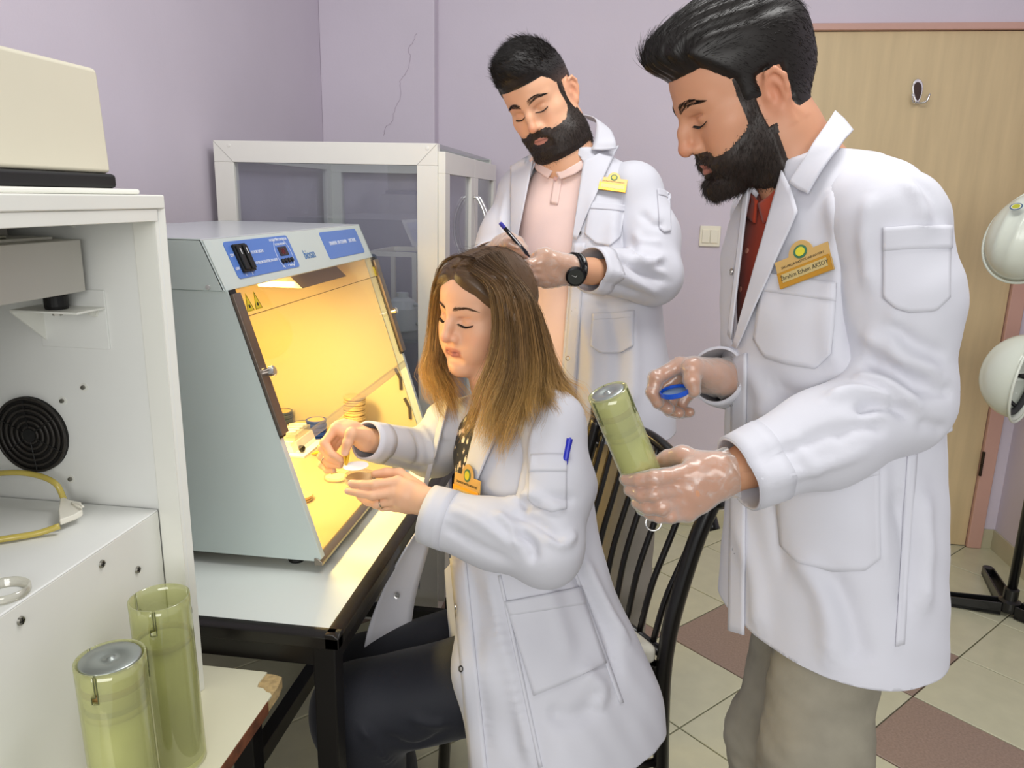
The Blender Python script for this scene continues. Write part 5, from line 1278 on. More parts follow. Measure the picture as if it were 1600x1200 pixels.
# hair: sides short, pompadour on top
front = .078-.010*np.clip(np.abs(x)/.05, 0, 1.3)
hl = sstep(-.004, .010, (z-.064)+np.clip(.062-y, 0, .2)*1.15)          # hairline from forehead to temple
tem = sstep(.030, .018, y)*sstep(.002, .014, z)                          # above the ear
bk = sstep(-.024, -.036, y)*sstep(-.046, -.030, z)                       # nape
sb_ = sstep(.030, .022, y)*sstep(-.006, .004, y)*sstep(-.012, .0, z)*(np.abs(x) > .045)
mk = np.clip(np.maximum.reduce([hl*(z > .03), tem, bk, sb_]), 0, 1)
mk *= 1-(np.abs(x) > .0675)*sstep(-.040, -.034, y)*sstep(.008, .002, y)*sstep(.026, .018, z); mk = np.clip(mk, 0, 1)
topw = sstep(.045, .095, z)*sstep(-.10, .02, y); fr = sstep(.02, .075, y)*sstep(.05, .085, z)
dsp = n*(.006+.010*sstep(.02, .08, z)*(1-topw))[:, None]+V(0, .25, 1)[None]*(topw*.024)[:, None]+V(0, 1.0, .05)[None]*(fr*.022)[:, None]
hv, hfc, hm = shell(v, f, mk, dsp); hv = relax(hv, hfc, 7, .5); hn = vnormals(hv, hfc)
wav = .0016*np.sin(hv[:, 0]*420+6*noise3(hv, 25, 3))*sstep(.05, .10, hv[:, 2]); hv = hv+hn*wav[:, None]
mesh_obj('hair', hW(hv), hfc, M_hairk, rm, smooth=True)
def flowA(p, nn):
    top = sstep(.05, .09, p[:, 2])[:, None]; fr_ = (sstep(.05, .09, p[:, 1])*sstep(.13, .10, p[:, 2]))[:, None]
    d = top*V(0, -1, .25)+(1-top)*V(0, -.75, -.75); return d*(1-fr_)+fr_*V(.0, .15, 1.0)
a, b = grow(hv, hfc, hm**2, 5200, flowA, lambda p: .010+.022*sstep(.05, .10, p[:, 2]), .00034, bend=.35, up=.09, jitter=.13)
mesh_obj('hair_strands', hW(a), b, M_hairk, rm, smooth=True)
bw = bmA(x, y, z)
th = .0022+.0040*sstep(.02, .08, y)*sstep(-.05, -.10, z)+.003*sstep(-.04, -.09, z)
bv_, bf_, bm_ = shell(v, f, bw*(1-(np.abs(x) > .0685)*(z > -.052)*(y < .012)), n*th[:, None]+V(0, .2, -1)[None]*(.002*sstep(-.085, -.11, z))[:, None], .12)
mesh_obj('beard', hW(bv_), bf_, M_beard, rm, smooth=True)
a, b = grow(bv_, bf_, np.clip(bm_, 0, 1)**1.5, 4200, lambda p, nn: V(0, .30, -1)[None]+nn*0+np.sign(p[:, :1])*V(.0, 0, 0), lambda p: .006+.008*sstep(-.05, -.10, p[:, 2]), .00030, bend=.2, up=.35, jitter=.3)
mesh_obj('beard_strands', hW(a), b, M_beard, rm, smooth=True)
_m2 = beard_mask(dict(PA, bl_z=[q+.007 for q in PA.get('bl_z', [.01, -.012, -.047, -.060, -.066])], b_neck=-.126))(x, y, z); _m2 = _m2*(1-.85*np.clip(bmA(x, y, z), 0, 1))
a, b = grow(v, f, _m2, 1100, lambda p, nn: V(0, .30, -1)[None]+nn*0, .0055, .00026, bend=.2, up=.25, jitter=.3); mesh_obj('beard_strands', hW(a), b, M_beard, rm, smooth=True)
face_hair('brow', v, n, hR, ho, hs, rm, M_hairk, thick=.0062, nb=210, up=-.001, f=f)
# ---- arms and hands
Lsh, Lel, Lwr = at(1386, 350, 1.00), at(1400, 625, 1.015), at(1128, 742, .965)
Rsh, Rel, Rwr = at(1205, 335, 1.30), at(1192, 610, 1.33), at(1122, 588, 1.155)
dL = .955
hl_m = hp([(1062, 741, .0), (1058, 765, .002), (1062, 787, .006), (1075, 802, .012)], dL)
hl_f = [hp(q, dL) for q in ([(1022, 748, -.012), (998, 750, -.002), (979, 749, .016)], [(1022, 771, -.012), (1002, 773, -.002), (985, 766, .016)], [(1034, 792, -.010), (1012, 793, .0), (996, 786, .018)], [(1048, 806, -.004), (1030, 808, .006), (1014, 803, .022)])]
hl_t = hp([(1095, 722, .012), (1066, 712, .035), (1044, 716, .052), (1026, 726, .062)], dL)
hsL = hand_sdf(Lwr, at(1205, 722, .975), hl_m, hl_f, hl_t, r=.97)
dR = 1.13
hr_m = hp([(1062, 570, 0), (1070, 578, .02), (1082, 588, .036), (1094, 600, .048)], dR)
hr_f = [hp(q, dR) for q in ([(1026, 590, -.004), (1019, 613, -.004), (1028, 630, -.002)], [(1034, 606, .028), (1030, 628, .026), (1044, 639, .016)], [(1048, 620, .045), (1046, 640, .04), (1061, 645, .028)], [(1066, 626, .056), (1064, 643, .052), (1078, 644, .042)])]
hr_t = hp([(1098, 580, -.012), (1082, 574, -.022), (1081, 594, -.028), (1084, 611, -.026)], dR)
hsR = hand_sdf(Rwr, at(1165, 598, 1.19), hr_m, hr_f, hr_t, r=1.05)
SKh = np.array(srgb(202, 146, 112))
hm1 = hsL.mesh(.0019); hm2 = hsR.mesh(.0021)
bod = SDF(); tc = at(1298, 480, 1.15)
tF = nrm(-.94*HR-.34*HF); tR = frame(tF, UP)
bod.chain([nbase, at(1292, 420, 1.15), at(1300, 620, 1.15), at(1310, 800, 1.15)], [.055, .085, .085, .09], k=.04)
bod.chain([Lsh, Lel, Lwr], [.05, .042, .026], k=.02); bod.chain([Rsh, Rel, Rwr], [.05, .042, .026], k=.02)
gz = lambda p: V(p[0], p[1], 0)
Lhip, Rhip = at(1312, 880, 1.125), at(1290, 880, 1.215)
Lkn, Rkn = at(1272, 1175, 1.075), at(1212, 1150, 1.20)
Lan = V(Lkn[0]+.02, Lkn[1]+.03, .09); Ran = V(Rkn[0]+.03, Rkn[1]+.03, .09)
bod.chain([Lhip, Lkn, Lan], [.075, .052, .036], k=.03); bod.chain([Rhip, Rkn, Ran], [.075, .052, .036], k=.03)
bmh = bod.mesh(.013)
full = joinm(headA, (*hm1, np.repeat(SKh[None], len(hm1[0]), 0)), (*hm2, np.repeat(SKh[None], len(hm2[0]), 0)), (*bmh, np.repeat(SKh[None], len(bmh[0]), 0)))
mesh_obj('body', full[0], full[1], skin_mat(), rm, smooth=True, attr=full[2])
glove(hsL, rm, Lwr, at(1205, 722, .975), 11, cuff=.012); glove(hsR, rm, Rwr, at(1165, 598, 1.19), 12, cuff=.02)
# ---- polo shirt, trousers
M_rust = mat('rust_polo_cotton', srgb(176, 62, 34), rough=.8, bump=.15, bscale=600, sheen=.2, var=.08, vscale=20)
stA = [(at(1288, 1010, 1.15), .172, .134), (at(1292, 900, 1.15), .168, .132), (at(1296, 780, 1.15), .165, .130), (at(1294, 640, 1.15), .162, .128), (at(1284, 500, 1.15), .166, .128), (at(1282, 400, 1.15), .166, .120), (at(1280, 330, 1.145), .145, .100), (at(1270, 285, 1.14), .092, .078), (at(1262, 252, 1.135), .070, .068)]
sh = SDF(); loft(sh, tR, [(p, a*.9-.012, b*.9-.012) for p, a, b in stA[3:8]]+[(at(1262, 262, 1.135), .066, .066)], k=.02)
pv, pf = sh.mesh(.006); mesh_obj('polo_shirt', pv, pf, M_rust, rm, smooth=True)
# polo collar leaves
sh.cone(at(1222, 215, 1.135), at(1266, 300, 1.14), .058, .066, k=.02); bvPc = bvh_of(*sh.mesh(.008))
patch('polo_collar', bvPc, [(1172, 292), (1180, 302), (1188, 314)], [(1162, 328), (1172, 340), (1184, 350)], M_rust, rm, off=.005, thick=.004, n=10, mm=8)
patch('polo_collar', bvPc, [(1190, 318), (1208, 304), (1226, 284)], [(1198, 350), (1214, 340), (1232, 318)], M_rust, rm, off=.005, thick=.004, n=12, mm=8)
M_denim = mat('grey_denim', srgb(150, 144, 128), rough=.85, bump=.3, bscale=900, bdist=.0008, var=.22, vscale=14)
tr = SDF(); tr.chain([Lhip, Lkn, Lan-V(0, 0, .04)], [.080, .070, .056], k=.03); tr.chain([Rhip, Rkn, Ran-V(0, 0, .04)], [.080, .070, .056], k=.03); tr.sph((Lhip+Rhip)/2+V(0, 0, .03), .09, k=.05)
tv, tf = tr.mesh(.006); tn = vnormals(tv, tf); tv = tv+tn*(.0022*noise3(tv, 45, 5)+.0012*noise3(tv*V(1, 1, 2.2), 90, 6))[:, None]
mesh_obj('trousers', tv, tf, M_denim, rm, smooth=True)
for kn, an, nm in ((Lkn, Lan, 'shoe'), (Ran, Ran, 'shoe')):
    b = V(an[0], an[1], 0); q = SDF(); q.cone(b+V(.02, 0, .035)-tF*.05, b+V(0, 0, .03)+tF*.15, .036, .028, k=.02); q.cone(b+V(0, 0, .10), b+V(0, 0, .05), .045, .045, k=.03)
    q.box(b+V(0, 0, -.03), (.3, .3, .03), r=.001, k=.002, op='s'); a_, b_ = q.mesh(.007); mesh_obj(nm, a_, b_, mat('dark_shoe', srgb(40, 36, 34), rough=.5), rm, smooth=True)
# ---- coat
cs = SDF(); loft(cs, tR, stA, k=.03)
cs.cone(at(1292, 268, 1.12), at(1380, 312, 1.03), .040, .050, k=.05); cs.cone(at(1305, 310, 1.10), Lsh, .045, .056, k=.05); cs.cone(at(1265, 310, 1.2), Rsh, .05, .06, k=.05)
cv, cf = cs.mesh(.0055); cv = relax(cv, cf, 2, .5); cn_ = vnormals(cv, cf)
bvA = bvh_of(cv, cf)
cv = folds(cv, cn_, bvA, [
    ([(1335, 330), (1328, 400), (1338, 480), (1336, 560)], -.010, .012), ([(1300, 290), (1310, 360), (1300, 420)], .006, .016), ([(1330, 270), (1322, 330), (1312, 380)], -.006, .010), ([(1318, 400), (1300, 500), (1310, 590)], .006, .016),
    ([(1160, 560), (1200, 640), (1180, 690)], .005, .02), ([(1150, 800), (1180, 900), (1190, 1000)], .007, .022), ([(1240, 860), (1290, 940), (1300, 1050)], .008, .020), ([(1290, 880), (1330, 970), (1350, 1040)], -.007, .018),
    ([(1400, 760), (1420, 860), (1415, 960)], -.009, .016), ([(1440, 760), (1445, 860), (1440, 960)], .008, .018), ([(1130, 600), (1140, 700), (1145, 800)], .004, .02),
    ([(1200, 600), (1260, 625), (1330, 600)], -.007, .016), ([(1180, 640), (1240, 660), (1300, 650)], .006, .016), ([(1380, 700), (1376, 800), (1384, 900)], .005, .012), ([(1200, 700), (1210, 800), (1222, 900)], -.005, .016)])
cv = cv+cn_*(.0012*noise3(cv, 40, 21)+.0007*noise3(cv, 110, 22))[:, None]
hemc = at(1300, 968, 1.15); hemn = nrm(V(0, 0, -1)+HR*-.04)
openp = [(1218, 262), (1236, 300), (1205, 372), (1172, 470), (1150, 545), (1143, 535), (1148, 450), (1155, 400), (1161, 352), (1170, 302), (1182, 280)]
cv2, cf2 = cut(cv, cf, polys=[(openp, 1.35)], planes=[(hemc, hemn, None), (at(1262, 240, 1.135), nrm(-.12*tF+UP), lambda p: np.linalg.norm(p-at(1262, 238, 1.135)) < .13)])
coat = cloth('lab_coat', cv2, cf2, M_coat, rm, label='white cotton lab coat')
bvA = bvh_of(cv, cf)
cL = at(1153, 741, .968)
slv, bvS = sleeve([at(1325, 305, 1.06), Lsh, at(1408, 470, 1.00), Lel, at(1290, 684, .985), cL], [.048, .066, .071, .066, .060, .049], coat, [
    ([(1345, 560), (1400, 580), (1450, 615)], -.012, .011), ([(1330, 590), (1380, 598), (1440, 640)], .009, .011), ([(1345, 520), (1400, 548), (1470, 590)], .008, .013),
    ([(1290, 625), (1340, 612), (1400, 632)], .009, .011), ([(1335, 645), (1380, 630), (1425, 650)], -.011, .010), ([(1380, 500), (1430, 540), (1480, 560)], -.007, .013), ([(1430, 590), (1460, 610), (1490, 612)], -.007, .010),
    ([(1170, 720), (1240, 700), (1330, 660)], -.006, .011), ([(1180, 755), (1260, 735), (1360, 700)], .006, .011), ([(1240, 680), (1262, 720), (1280, 745)], .004, .008), ([(1300, 690), (1340, 668), (1390, 668)], -.006, .010),
    ([(1400, 240), (1430, 300), (1445, 360)], .006, .010), ([(1362, 300), (1352, 380), (1362, 460)], .006, .012), ([(1420, 250), (1455, 300), (1470, 360)], -.004, .010), ([(1430, 660), (1470, 670), (1490, 690)], -.006, .012), ([(1400, 480), (1396, 540), (1420, 590)], .006, .010)])
sleeve([Rsh, Rel, at(1119, 586, 1.157)], [.066, .058, .043], coat, seed=35)
# collar, lapel, placket, pockets
sup = SDF().merge(cs).cone(at(1222, 208, 1.135), at(1266, 300, 1.14), .062, .078, k=.03).cone(at(1262, 190, 1.15), at(1290, 260, 1.15), .055, .07, k=.03); bvC = bvh_of(*sup.mesh(.007))
patch('collar', bvC, [(1298, 180), (1313, 194), (1328, 213)], [(1238, 288), (1252, 299), (1268, 307)], M_coat, coat, off=.009, thick=.0035, n=14, mm=22, lift=lambda t, s: .004*np.sin(t*np.pi)-.006*(1-s)*np.sin(t*np.pi))
patch('lapel', bvA, [(1226, 268), (1243, 300), (1254, 335)], [(1150, 540), (1152, 542), (1156, 545)], M_coat, coat, off=.006, thick=.0025, mm=26, lift=lambda t, s: .006*(1-t)*s)
patch('far_lapel', bvA, [(1168, 292), (1176, 292)], [(1143, 522), (1148, 530)], M_coat, coat, off=.006, thick=.0025, mm=20, n=6)
patch('placket', bvA, [(1146, 560), (1168, 552)], [(1140, 985), (1164, 992)], M_coat, coat, off=.002, thick=.003, n=6, mm=40)
def pocket(bv, top, bottom, band, m, parent, name='pocket'):
    o = patch(name, bv, top, bottom, m, parent, off=.003, thick=.003, n=18, mm=18); patch('pocket_band', bv, top, band, m, o, off=.0048, thick=.002, n=18, mm=6); return o
pocket(bvA, [(1194, 426), (1240, 432), (1308, 442)], [(1180, 530), (1196, 558), (1232, 569), (1276, 576), (1300, 552)], [(1192, 455), (1240, 462), (1306, 472)], M_coat, coat)
pocket(bvS, [(1380, 356), (1430, 352), (1482, 353)], [(1381, 465), (1400, 482), (1420, 488), (1460, 486), (1481, 465)], [(1380, 392), (1430, 390), (1482, 390)], M_coat, coat, 'sleeve_pocket')
pocket(bvA, [(1212, 742), (1290, 730), (1374, 713)], [(1222, 852), (1248, 880), (1300, 892), (1350, 892), (1376, 872)], [(1214, 770), (1290, 760), (1374, 742)], M_coat, coat)
patch('back_belt', bvA, [(1416, 672), (1480, 640)], [(1418, 708), (1482, 672)], M_coat, coat, off=.004, thick=.004)
patch('side_seam', bvA, [(1417, 710), (1432, 706)], [(1398, 1010), (1412, 1006)], M_coat, coat, off=.0015, thick=.002, n=4, mm=30)
for p in ((1183, 432), (1146, 631), (1150, 860)): snap_button(bvA, *p, coat, r=.0056)
snap_button(bvA, 1145, 425, coat)
badge(bvA, 1258, 410, 61, coat, math.radians(-6), 'İbrahim Ethem AKSOY')
for p in ((1168, 392), (1158, 452)):
    q = at(*p, 1.05); hh, nn_ = hit(bvh_of(pv, pf), *p)
    if hh is not None: MB().lathe([(.0045, 0), (.0045, .0015), (.003, .002), (.0001, .0018)], hh+nn_*.0005, nn_, 14).build('shirt_button', mat('shirt_button', srgb(214, 150, 130), rough=.3), rm)
# ---- what he holds
tA, tB = at(949, 612, .945), at(1022, 788, 1.0)
cylinder('green translucent cylinder tilted in the gloved hand of the man in front', tB, tA-tB, .0255, float(np.linalg.norm(tA-tB)), True, rot=1.0, ring=at(1021, 817, .985), u0=-CD)
bl = thing('blue_lid', 'shallow blue plastic dish held in the gloved fingers of the man in front', 'dish', at(1054, 615, 1.115))
axl = nrm(CU*.93-CD*.28-CR*.24)
MB().lathe([(.0001, 0), (.0205, 0), (.0215, .001), (.0215, .0075), (.0198, .0075), (.0195, .002), (.0001, .002)], at(1055, 616, 1.115), axl, 40).build('rim', mat('bright_blue_plastic', srgb(30, 84, 196), rough=.2), bl, smooth=False)
MB().lathe([(.0001, .0021), (.0180, .0021), (.0180, .0035), (.0001, .0035)], at(1055, 616, 1.115), axl, 36).build('filter', mat('blue_grey_disc', srgb(110, 136, 170), rough=.4), bl)
# ================================================================== the man behind (pink polo, writing)
KB = 1.07
def atb(x, y, d): return at(x, y, d*KB)
def hpb(pts, d0): return [atb(x, y, d0+dz) for x, y, dz in pts]
SKB = srgb(224, 172, 138)
bmn = thing('person', 'bearded man in white coat and pale pink polo writing on a small pad', 'person', atz(910, 1010, 0)*V(1, 1, 0), 'lab staff in white coats')
gR = frame(nrm(-.36*CR-.60*CU-.70*CD), nrm(-.45*CR+.79*CU-.42*CD))
gs = .975; go = atb(845.4, 154.7, 1.74)
PB = dict(nose=1.05, nbridge=1.25, brow=.0125, mz=-.072, lip=(.50, .20, .17), blush=.6, stub=(.05, .035, .028), bl_y=[-.02, .008, .04, .066, .10], bl_z=[.012, -.008, -.042, -.056, -.062])
gb = atb(888, 258, 1.77); bmB = beard_mask(PB)
v, f, c = head_world(PB, gR, go, gs, [atb(878, 215, 1.745), gb, atb(890, 300, 1.83)], [.056, .058, .066, .066], SKB, h=.0027, beardf=bmB)
n = vnormals(v, f); x, y, z = v.T; gW = lambda q: go+gs*(q @ gR.T)
headB = (gW(v), f, c)
hl = sstep(-.004, .010, (z-.062)+np.clip(.064-y, 0, .2)*1.05)
tem = sstep(.030, .018, y)*sstep(.004, .018, z); bk = sstep(-.024, -.036, y)*sstep(-.046, -.028, z)
sb_ = sstep(.030, .022, y)*sstep(.0, .008, y)*sstep(-.012, .0, z)*(np.abs(x) > .045)
mk = np.clip(np.maximum.reduce([hl*(z > .03), tem, bk, sb_]), 0, 1)
mk *= 1-(np.abs(x) > .0675)*sstep(-.040, -.034, y)*sstep(.016, .010, y)*sstep(.030, .022, z)
topw = sstep(.062, .098, z+.10*np.clip(np.abs(x)-.05, 0, 1))*sstep(-.09, -.01, y); fr = sstep(.02, .085, y)*sstep(.055, .085, z)
dsp = n*(.0022+.004*sstep(.03, .07, z))[:, None]+V(.15, .25, 1)[None]*(topw*.029)[:, None]+V(0, 1.0, .35)[None]*(fr*.018)[:, None]
hv, hfc, hm = shell(v, f, mk, dsp); hv = relax(hv, hfc, 2, .5)
tt = sstep(.02, .062, hv[:, 2])[:, None]; hc = np.array(srgb(74, 58, 50))*(1-tt)+np.array(srgb(27, 22, 20))*tt
mesh_obj('hair', gW(hv), hfc, mat('faded_black_hair', (1, 1, 1), rough=.5, attr='col', var=.3, vscale=300), bmn, smooth=True, attr=hc)
a, b = grow(hv, hfc, hm**2*(.25+sstep(.05, .09, hv[:, 2])), 4200, lambda p, nn: V(.25, .55, .55)[None]*sstep(.05, .09, p[:, 2])[:, None]+V(0, -.6, -.8)[None]*(1-sstep(.05, .09, p[:, 2]))[:, None], lambda p: .004+.018*sstep(.055, .10, p[:, 2]), .00040, bend=.1, up=.35, jitter=.25)
mesh_obj('hair_strands', gW(a), b, M_hairk, bmn, smooth=True)
bw = bmB(x, y, z)*(1-(np.abs(x) > .0685)*(z > -.052)*(y < .012))
th = .0020+.0035*sstep(.02, .08, y)*sstep(-.05, -.10, z)+.0025*sstep(-.04, -.09, z)
bv_, bf_, bm_ = shell(v, f, bw, n*th[:, None], .12); mesh_obj('beard', gW(bv_), bf_, M_beard, bmn, smooth=True)
a, b = grow(bv_, bf_, np.clip(bm_, 0, 1)**1.5, 3200, lambda p, nn: V(0, .30, -1)[None]+nn*0, lambda p: .004+.005*sstep(-.05, -.10, p[:, 2]), .00036, bend=.2, up=.35, jitter=.3)
mesh_obj('beard_strands', gW(a), b, M_beard, bmn, smooth=True)
_m2 = beard_mask(dict(PB, bl_z=[q+.007 for q in PB.get('bl_z', [.01, -.012, -.047, -.060, -.066])], b_neck=-.126))(x, y, z); _m2 = _m2*(1-.85*np.clip(bmB(x, y, z), 0, 1))
a, b = grow(v, f, _m2, 1100, lambda p, nn: V(0, .30, -1)[None]+nn*0, .0055, .00026, bend=.2, up=.25, jitter=.3); mesh_obj('beard_strands', gW(a), b, M_beard, bmn, smooth=True)
face_hair('brow', v, n, gR, go, gs, bmn, M_hairk, thick=.0062, nb=200, up=-.001, f=f)
# ---- arms and hands
Lsh, Lel, Lwr = atb(990, 300, 1.74), atb(1020, 432, 1.68), atb(893, 421, 1.51)
Rsh, Rel, Rwr = atb(822, 300, 1.86), atb(768, 425, 1.84), atb(774, 398, 1.60)
d0 = 1.475
m_ = hpb([(845, 408, 0), (842, 420, .004), (845, 433, .010), (853, 442, .018)], d0)
f_ = [hpb(q, d0) for q in ([(828, 413, -.006), (815, 414, .008), (806, 412, .022)], [(827, 421, -.004), (815, 421, .010), (806, 419, .024)], [(832, 431, .002), (822, 430, .016), (815, 427, .028)], [(842, 440, .012), (834, 440, .026), (828, 436, .036)])]
t_ = hpb([(866, 404, .006), (853, 398, .004), (844, 398, .006), (835, 401, .010)], d0)
hsL = hand_sdf(Lwr, atb(925, 424, 1.54), m_, f_, t_, r=1.06)
d0 = 1.53
m_ = hpb([(797, 372, -.008), (789, 373, .012), (783, 378, .030), (779, 386, .044)], d0)
f_ = [hpb(q, d0) for q in ([(810, 378, -.022), (818, 389, -.026), (822, 398, -.024)], [(804, 383, .0), (814, 393, -.008), (819, 401, -.010)], [(797, 390, .020), (806, 399, .010), (812, 404, .002)], [(790, 397, .036), (798, 404, .026), (804, 407, .016)])]
t_ = hpb([(785, 385, -.018), (796, 380, -.032), (808, 386, -.036), (818, 393, -.034)], d0)
hsR = hand_sdf(Rwr, atb(764, 410, 1.68), m_, f_, t_, r=1.06)
hm1, hm2 = hsL.mesh(.0024), hsR.mesh(.0024); SKh = np.array(srgb(206, 154, 120))
tF = nrm(-.36*HR-.93*HF); tR = frame(tF, UP)
bod = SDF(); bod.chain([atb(890, 262, 1.80), atb(905, 340, 1.82), atb(915, 450, 1.80), atb(925, 600, 1.80)], [.055, .08, .085, .09], k=.04)
bod.chain([Lsh, Lel, atb(925, 424, 1.54)], [.048, .04, .028], k=.02); bod.chain([Rsh, Rel, Rwr], [.048, .04, .026], k=.02)
hc_ = atb(930, 640, 1.80); xr = tR[:, 0]
LB, RB = hc_-xr*.085, hc_+xr*.085
for e in (LB, RB): bod.chain([e, V(e[0], e[1], .46), V(e[0], e[1], .09)], [.075, .052, .036], k=.02)
bmh = bod.mesh(.014)
full = joinm(headB, *[(*q, np.repeat(SKh[None], len(q[0]), 0)) for q in (hm1, hm2, bmh)])
mesh_obj('body', full[0], full[1], skin_mat(), bmn, smooth=True, attr=full[2])
glove(hsL, bmn, Lwr, atb(925, 424, 1.54), 41, h=.0026, cuff=.012); glove(hsR, bmn, Rwr, atb(764, 410, 1.68), 42, h=.0026, cuff=.03)
# ---- polo, trousers, shoes
M_pink = mat('pink_polo_cotton', srgb(233, 204, 196), rough=.8, bump=.12, bscale=600, var=.05, vscale=12)
stB = [(atb(930, 700, 1.80), .190, .150), (atb(928, 600, 1.80), .182, .142), (atb(920, 500, 1.80), .172, .132), (atb(912, 410, 1.80), .172, .130), (atb(908, 335, 1.80), .172, .122), (atb(905, 290, 1.80), .150, .105), (atb(898, 258, 1.79), .095, .082), (atb(890, 232, 1.77), .072, .07)]
stB = [(p, a*KB, b*KB) for p, a, b in stB]
sh = SDF(); loft(sh, tR, [(p, a*.95-.012, b*.95-.010) for p, a, b in stB[1:6]]+[(atb(895, 268, 1.785), .086, .08), (atb(890, 252, 1.775), .068, .068)], k=.02)
pv, pf = sh.mesh(.007); pn = vnormals(pv, pf); pv = pv+pn*(.002*noise3(pv*V(1, 1, .5), 40, 8))[:, None]; mesh_obj('polo_shirt', pv, pf, M_pink, bmn, smooth=True); bvP = bvh_of(pv, pf)
patch('polo_placket', bvP, [(868, 268), (880, 272)], [(860, 318), (872, 320)], M_pink, bmn, off=.002, thick=.003, n=5, mm=12)
patch('polo_collar', bvP, [(838, 238), (850, 252), (866, 268)], [(832, 252), (842, 268), (858, 280)], M_pink, bmn, off=.007, thick=.004, n=14, mm=6)
patch('polo_collar', bvP, [(870, 270), (892, 262), (912, 250)], [(876, 282), (898, 274), (916, 262)], M_pink, bmn, off=.007, thick=.004, n=14, mm=6)
for p in ((869, 280),):
    hh, nn_ = hit(bvP, *p); MB().lathe([(.005, 0), (.005, .0015), (.003, .002), (.0001, .0018)], hh+nn_*.004, nn_, 14).build('shirt_button', mat('pink_button', srgb(206, 160, 150), rough=.3), bmn)
M_kha = mat('khaki_cotton', srgb(152, 146, 136), rough=.85, bump=.2, bscale=500, var=.10, vscale=12)
tr = SDF()
for e in (LB, RB): tr.chain([e+V(0, 0, .02), V(e[0], e[1], .46), V(e[0], e[1], .07)], [.092, .078, .066], k=.03)
tr.sph(hc_+V(0, 0, .03), .11, k=.05); tv, tf = tr.mesh(.008); tn = vnormals(tv, tf); tv = tv+tn*(.003*noise3(tv, 40, 15))[:, None]; mesh_obj('trousers', tv, tf, M_kha, bmn, smooth=True)
for e in (LB, RB):
    b = V(e[0], e[1], 0); q = SDF(); q.cone(b+V(0, 0, .035)-tF*.06, b+V(0, 0, .03)+tF*.15, .038, .03, k=.02); q.cone(b+V(0, 0, .10), b+V(0, 0, .05), .048, .046, k=.03); q.box(b+V(0, 0, -.03), (.3, .3, .03), r=.001, k=.002, op='s')
    a_, b_ = q.mesh(.008); mesh_obj('shoe', a_, b_, mat('dark_shoe', srgb(40, 36, 34), rough=.5), bmn, smooth=True)
# ---- coat
cs = SDF(); loft(cs, tR, stB, k=.03); cs.cone(atb(930, 285, 1.79), Lsh, .054, .062, k=.05); cs.cone(atb(870, 285, 1.81), Rsh, .054, .062, k=.05)
cv, cf = cs.mesh(.0064); cv = relax(cv, cf, 2, .5); cn_ = vnormals(cv, cf); bvB = bvh_of(cv, cf)
cv = folds(cv, cn_, bvB, [([(985, 300), (972, 360), (990, 420)], -.010, .014), ([(960, 330), (955, 400), (965, 440)], .007, .016), ([(905, 480), (925, 560), (920, 640)], .007, .020), ([(950, 470), (965, 560), (958, 650)], -.008, .020), ([(985, 480), (990, 560), (988, 650)], .008, .020), ([(930, 300), (925, 340), (915, 400)], .004, .015), ([(900, 450), (950, 470), (1000, 460)], -.007, .014)])
cv = cv+cn_*(.0016*noise3(cv, 36, 61))[:, None]
opB = [(846, 226), (905, 243), (915, 258), (903, 310), (894, 380), (888, 450), (882, 520), (876, 600), (868, 720), (806, 720), (795, 600), (797, 480), (803, 390), (812, 330), (826, 280)]
cv2, cf2 = cut(cv, cf, polys=[(opB, 1.93)], planes=[(atb(930, 662, 1.80), V(0, 0, -1), None), (atb(888, 226, 1.77), nrm(UP-.15*tF), lambda p: np.linalg.norm(p-atb(888, 228, 1.77)) < .13)])
coat = cloth('lab_coat', cv2, cf2, M_coat, bmn, label='white cotton lab coat'); bvB = bvh_of(cv, cf)
_, bvS = sleeve([atb(955, 290, 1.77), Lsh, atb(1014, 370, 1.71), Lel, atb(921, 422, 1.545)], [.048, .066, .068, .064, .049], coat, [([(1000, 330), (1020, 350), (1040, 350)], -.007, .012), ([(985, 400), (1010, 410), (1040, 400)], .009, .012), ([(965, 400), (1000, 425), (1045, 440)], -.011, .012), ([(950, 420), (990, 440), (1030, 460)], .009, .012), ([(935, 440), (970, 450), (1000, 460)], -.006, .010), ([(990, 360), (1005, 380), (1035, 380)], .007, .012), ([(985, 380), (1000, 395), (1040, 420)], -.008, .010)], seed=65, h=.006)
sleeve([atb(850, 290, 1.82), Rsh, atb(790, 370, 1.85), Rel, atb(768, 408, 1.66)], [.048, .064, .064, .062, .047], coat, [([(790, 300), (785, 350), (800, 390)], .006, .012)], seed=67, h=.0065)
# collar and lapels
collar_band('collar', [atb(905, 178, 1.84), atb(930, 186, 1.79), atb(930, 215, 1.715), atb(924, 234, 1.70)], [atb(920, 186, 1.87), atb(950, 200, 1.79), atb(960, 216, 1.71), atb(963, 232, 1.70)], M_coat, coat, bulge=.004)
patch('lapel', bvB, [(912, 252), (940, 240), (963, 233)], [(896, 372), (899, 374), (902, 376)], M_coat, coat, off=.006, thick=.003, n=12, mm=22, lift=lambda t, s: .004*(1-t)*s)
patch('lapel', bvB, [(800, 262), (820, 250), (838, 240)], [(803, 378), (806, 378), (810, 378)], M_coat, coat, off=.006, thick=.003, n=12, mm=22)
patch('placket', bvB, [(897, 380), (915, 380)], [(876, 660), (896, 660)], M_coat, coat, off=.002, thick=.003, n=5, mm=34)
pocket(bvB, [(922, 316), (950, 318), (981, 321)], [(914, 366), (930, 381), (953, 385), (968, 369)], [(921, 327), (950, 329), (980, 332)], M_coat, coat)
pocket(bvB, [(925, 490), (960, 488), (990, 486)], [(922, 540), (938, 552), (970, 552), (990, 540)], [(925, 500), (960, 498), (990, 496)], M_coat, coat)
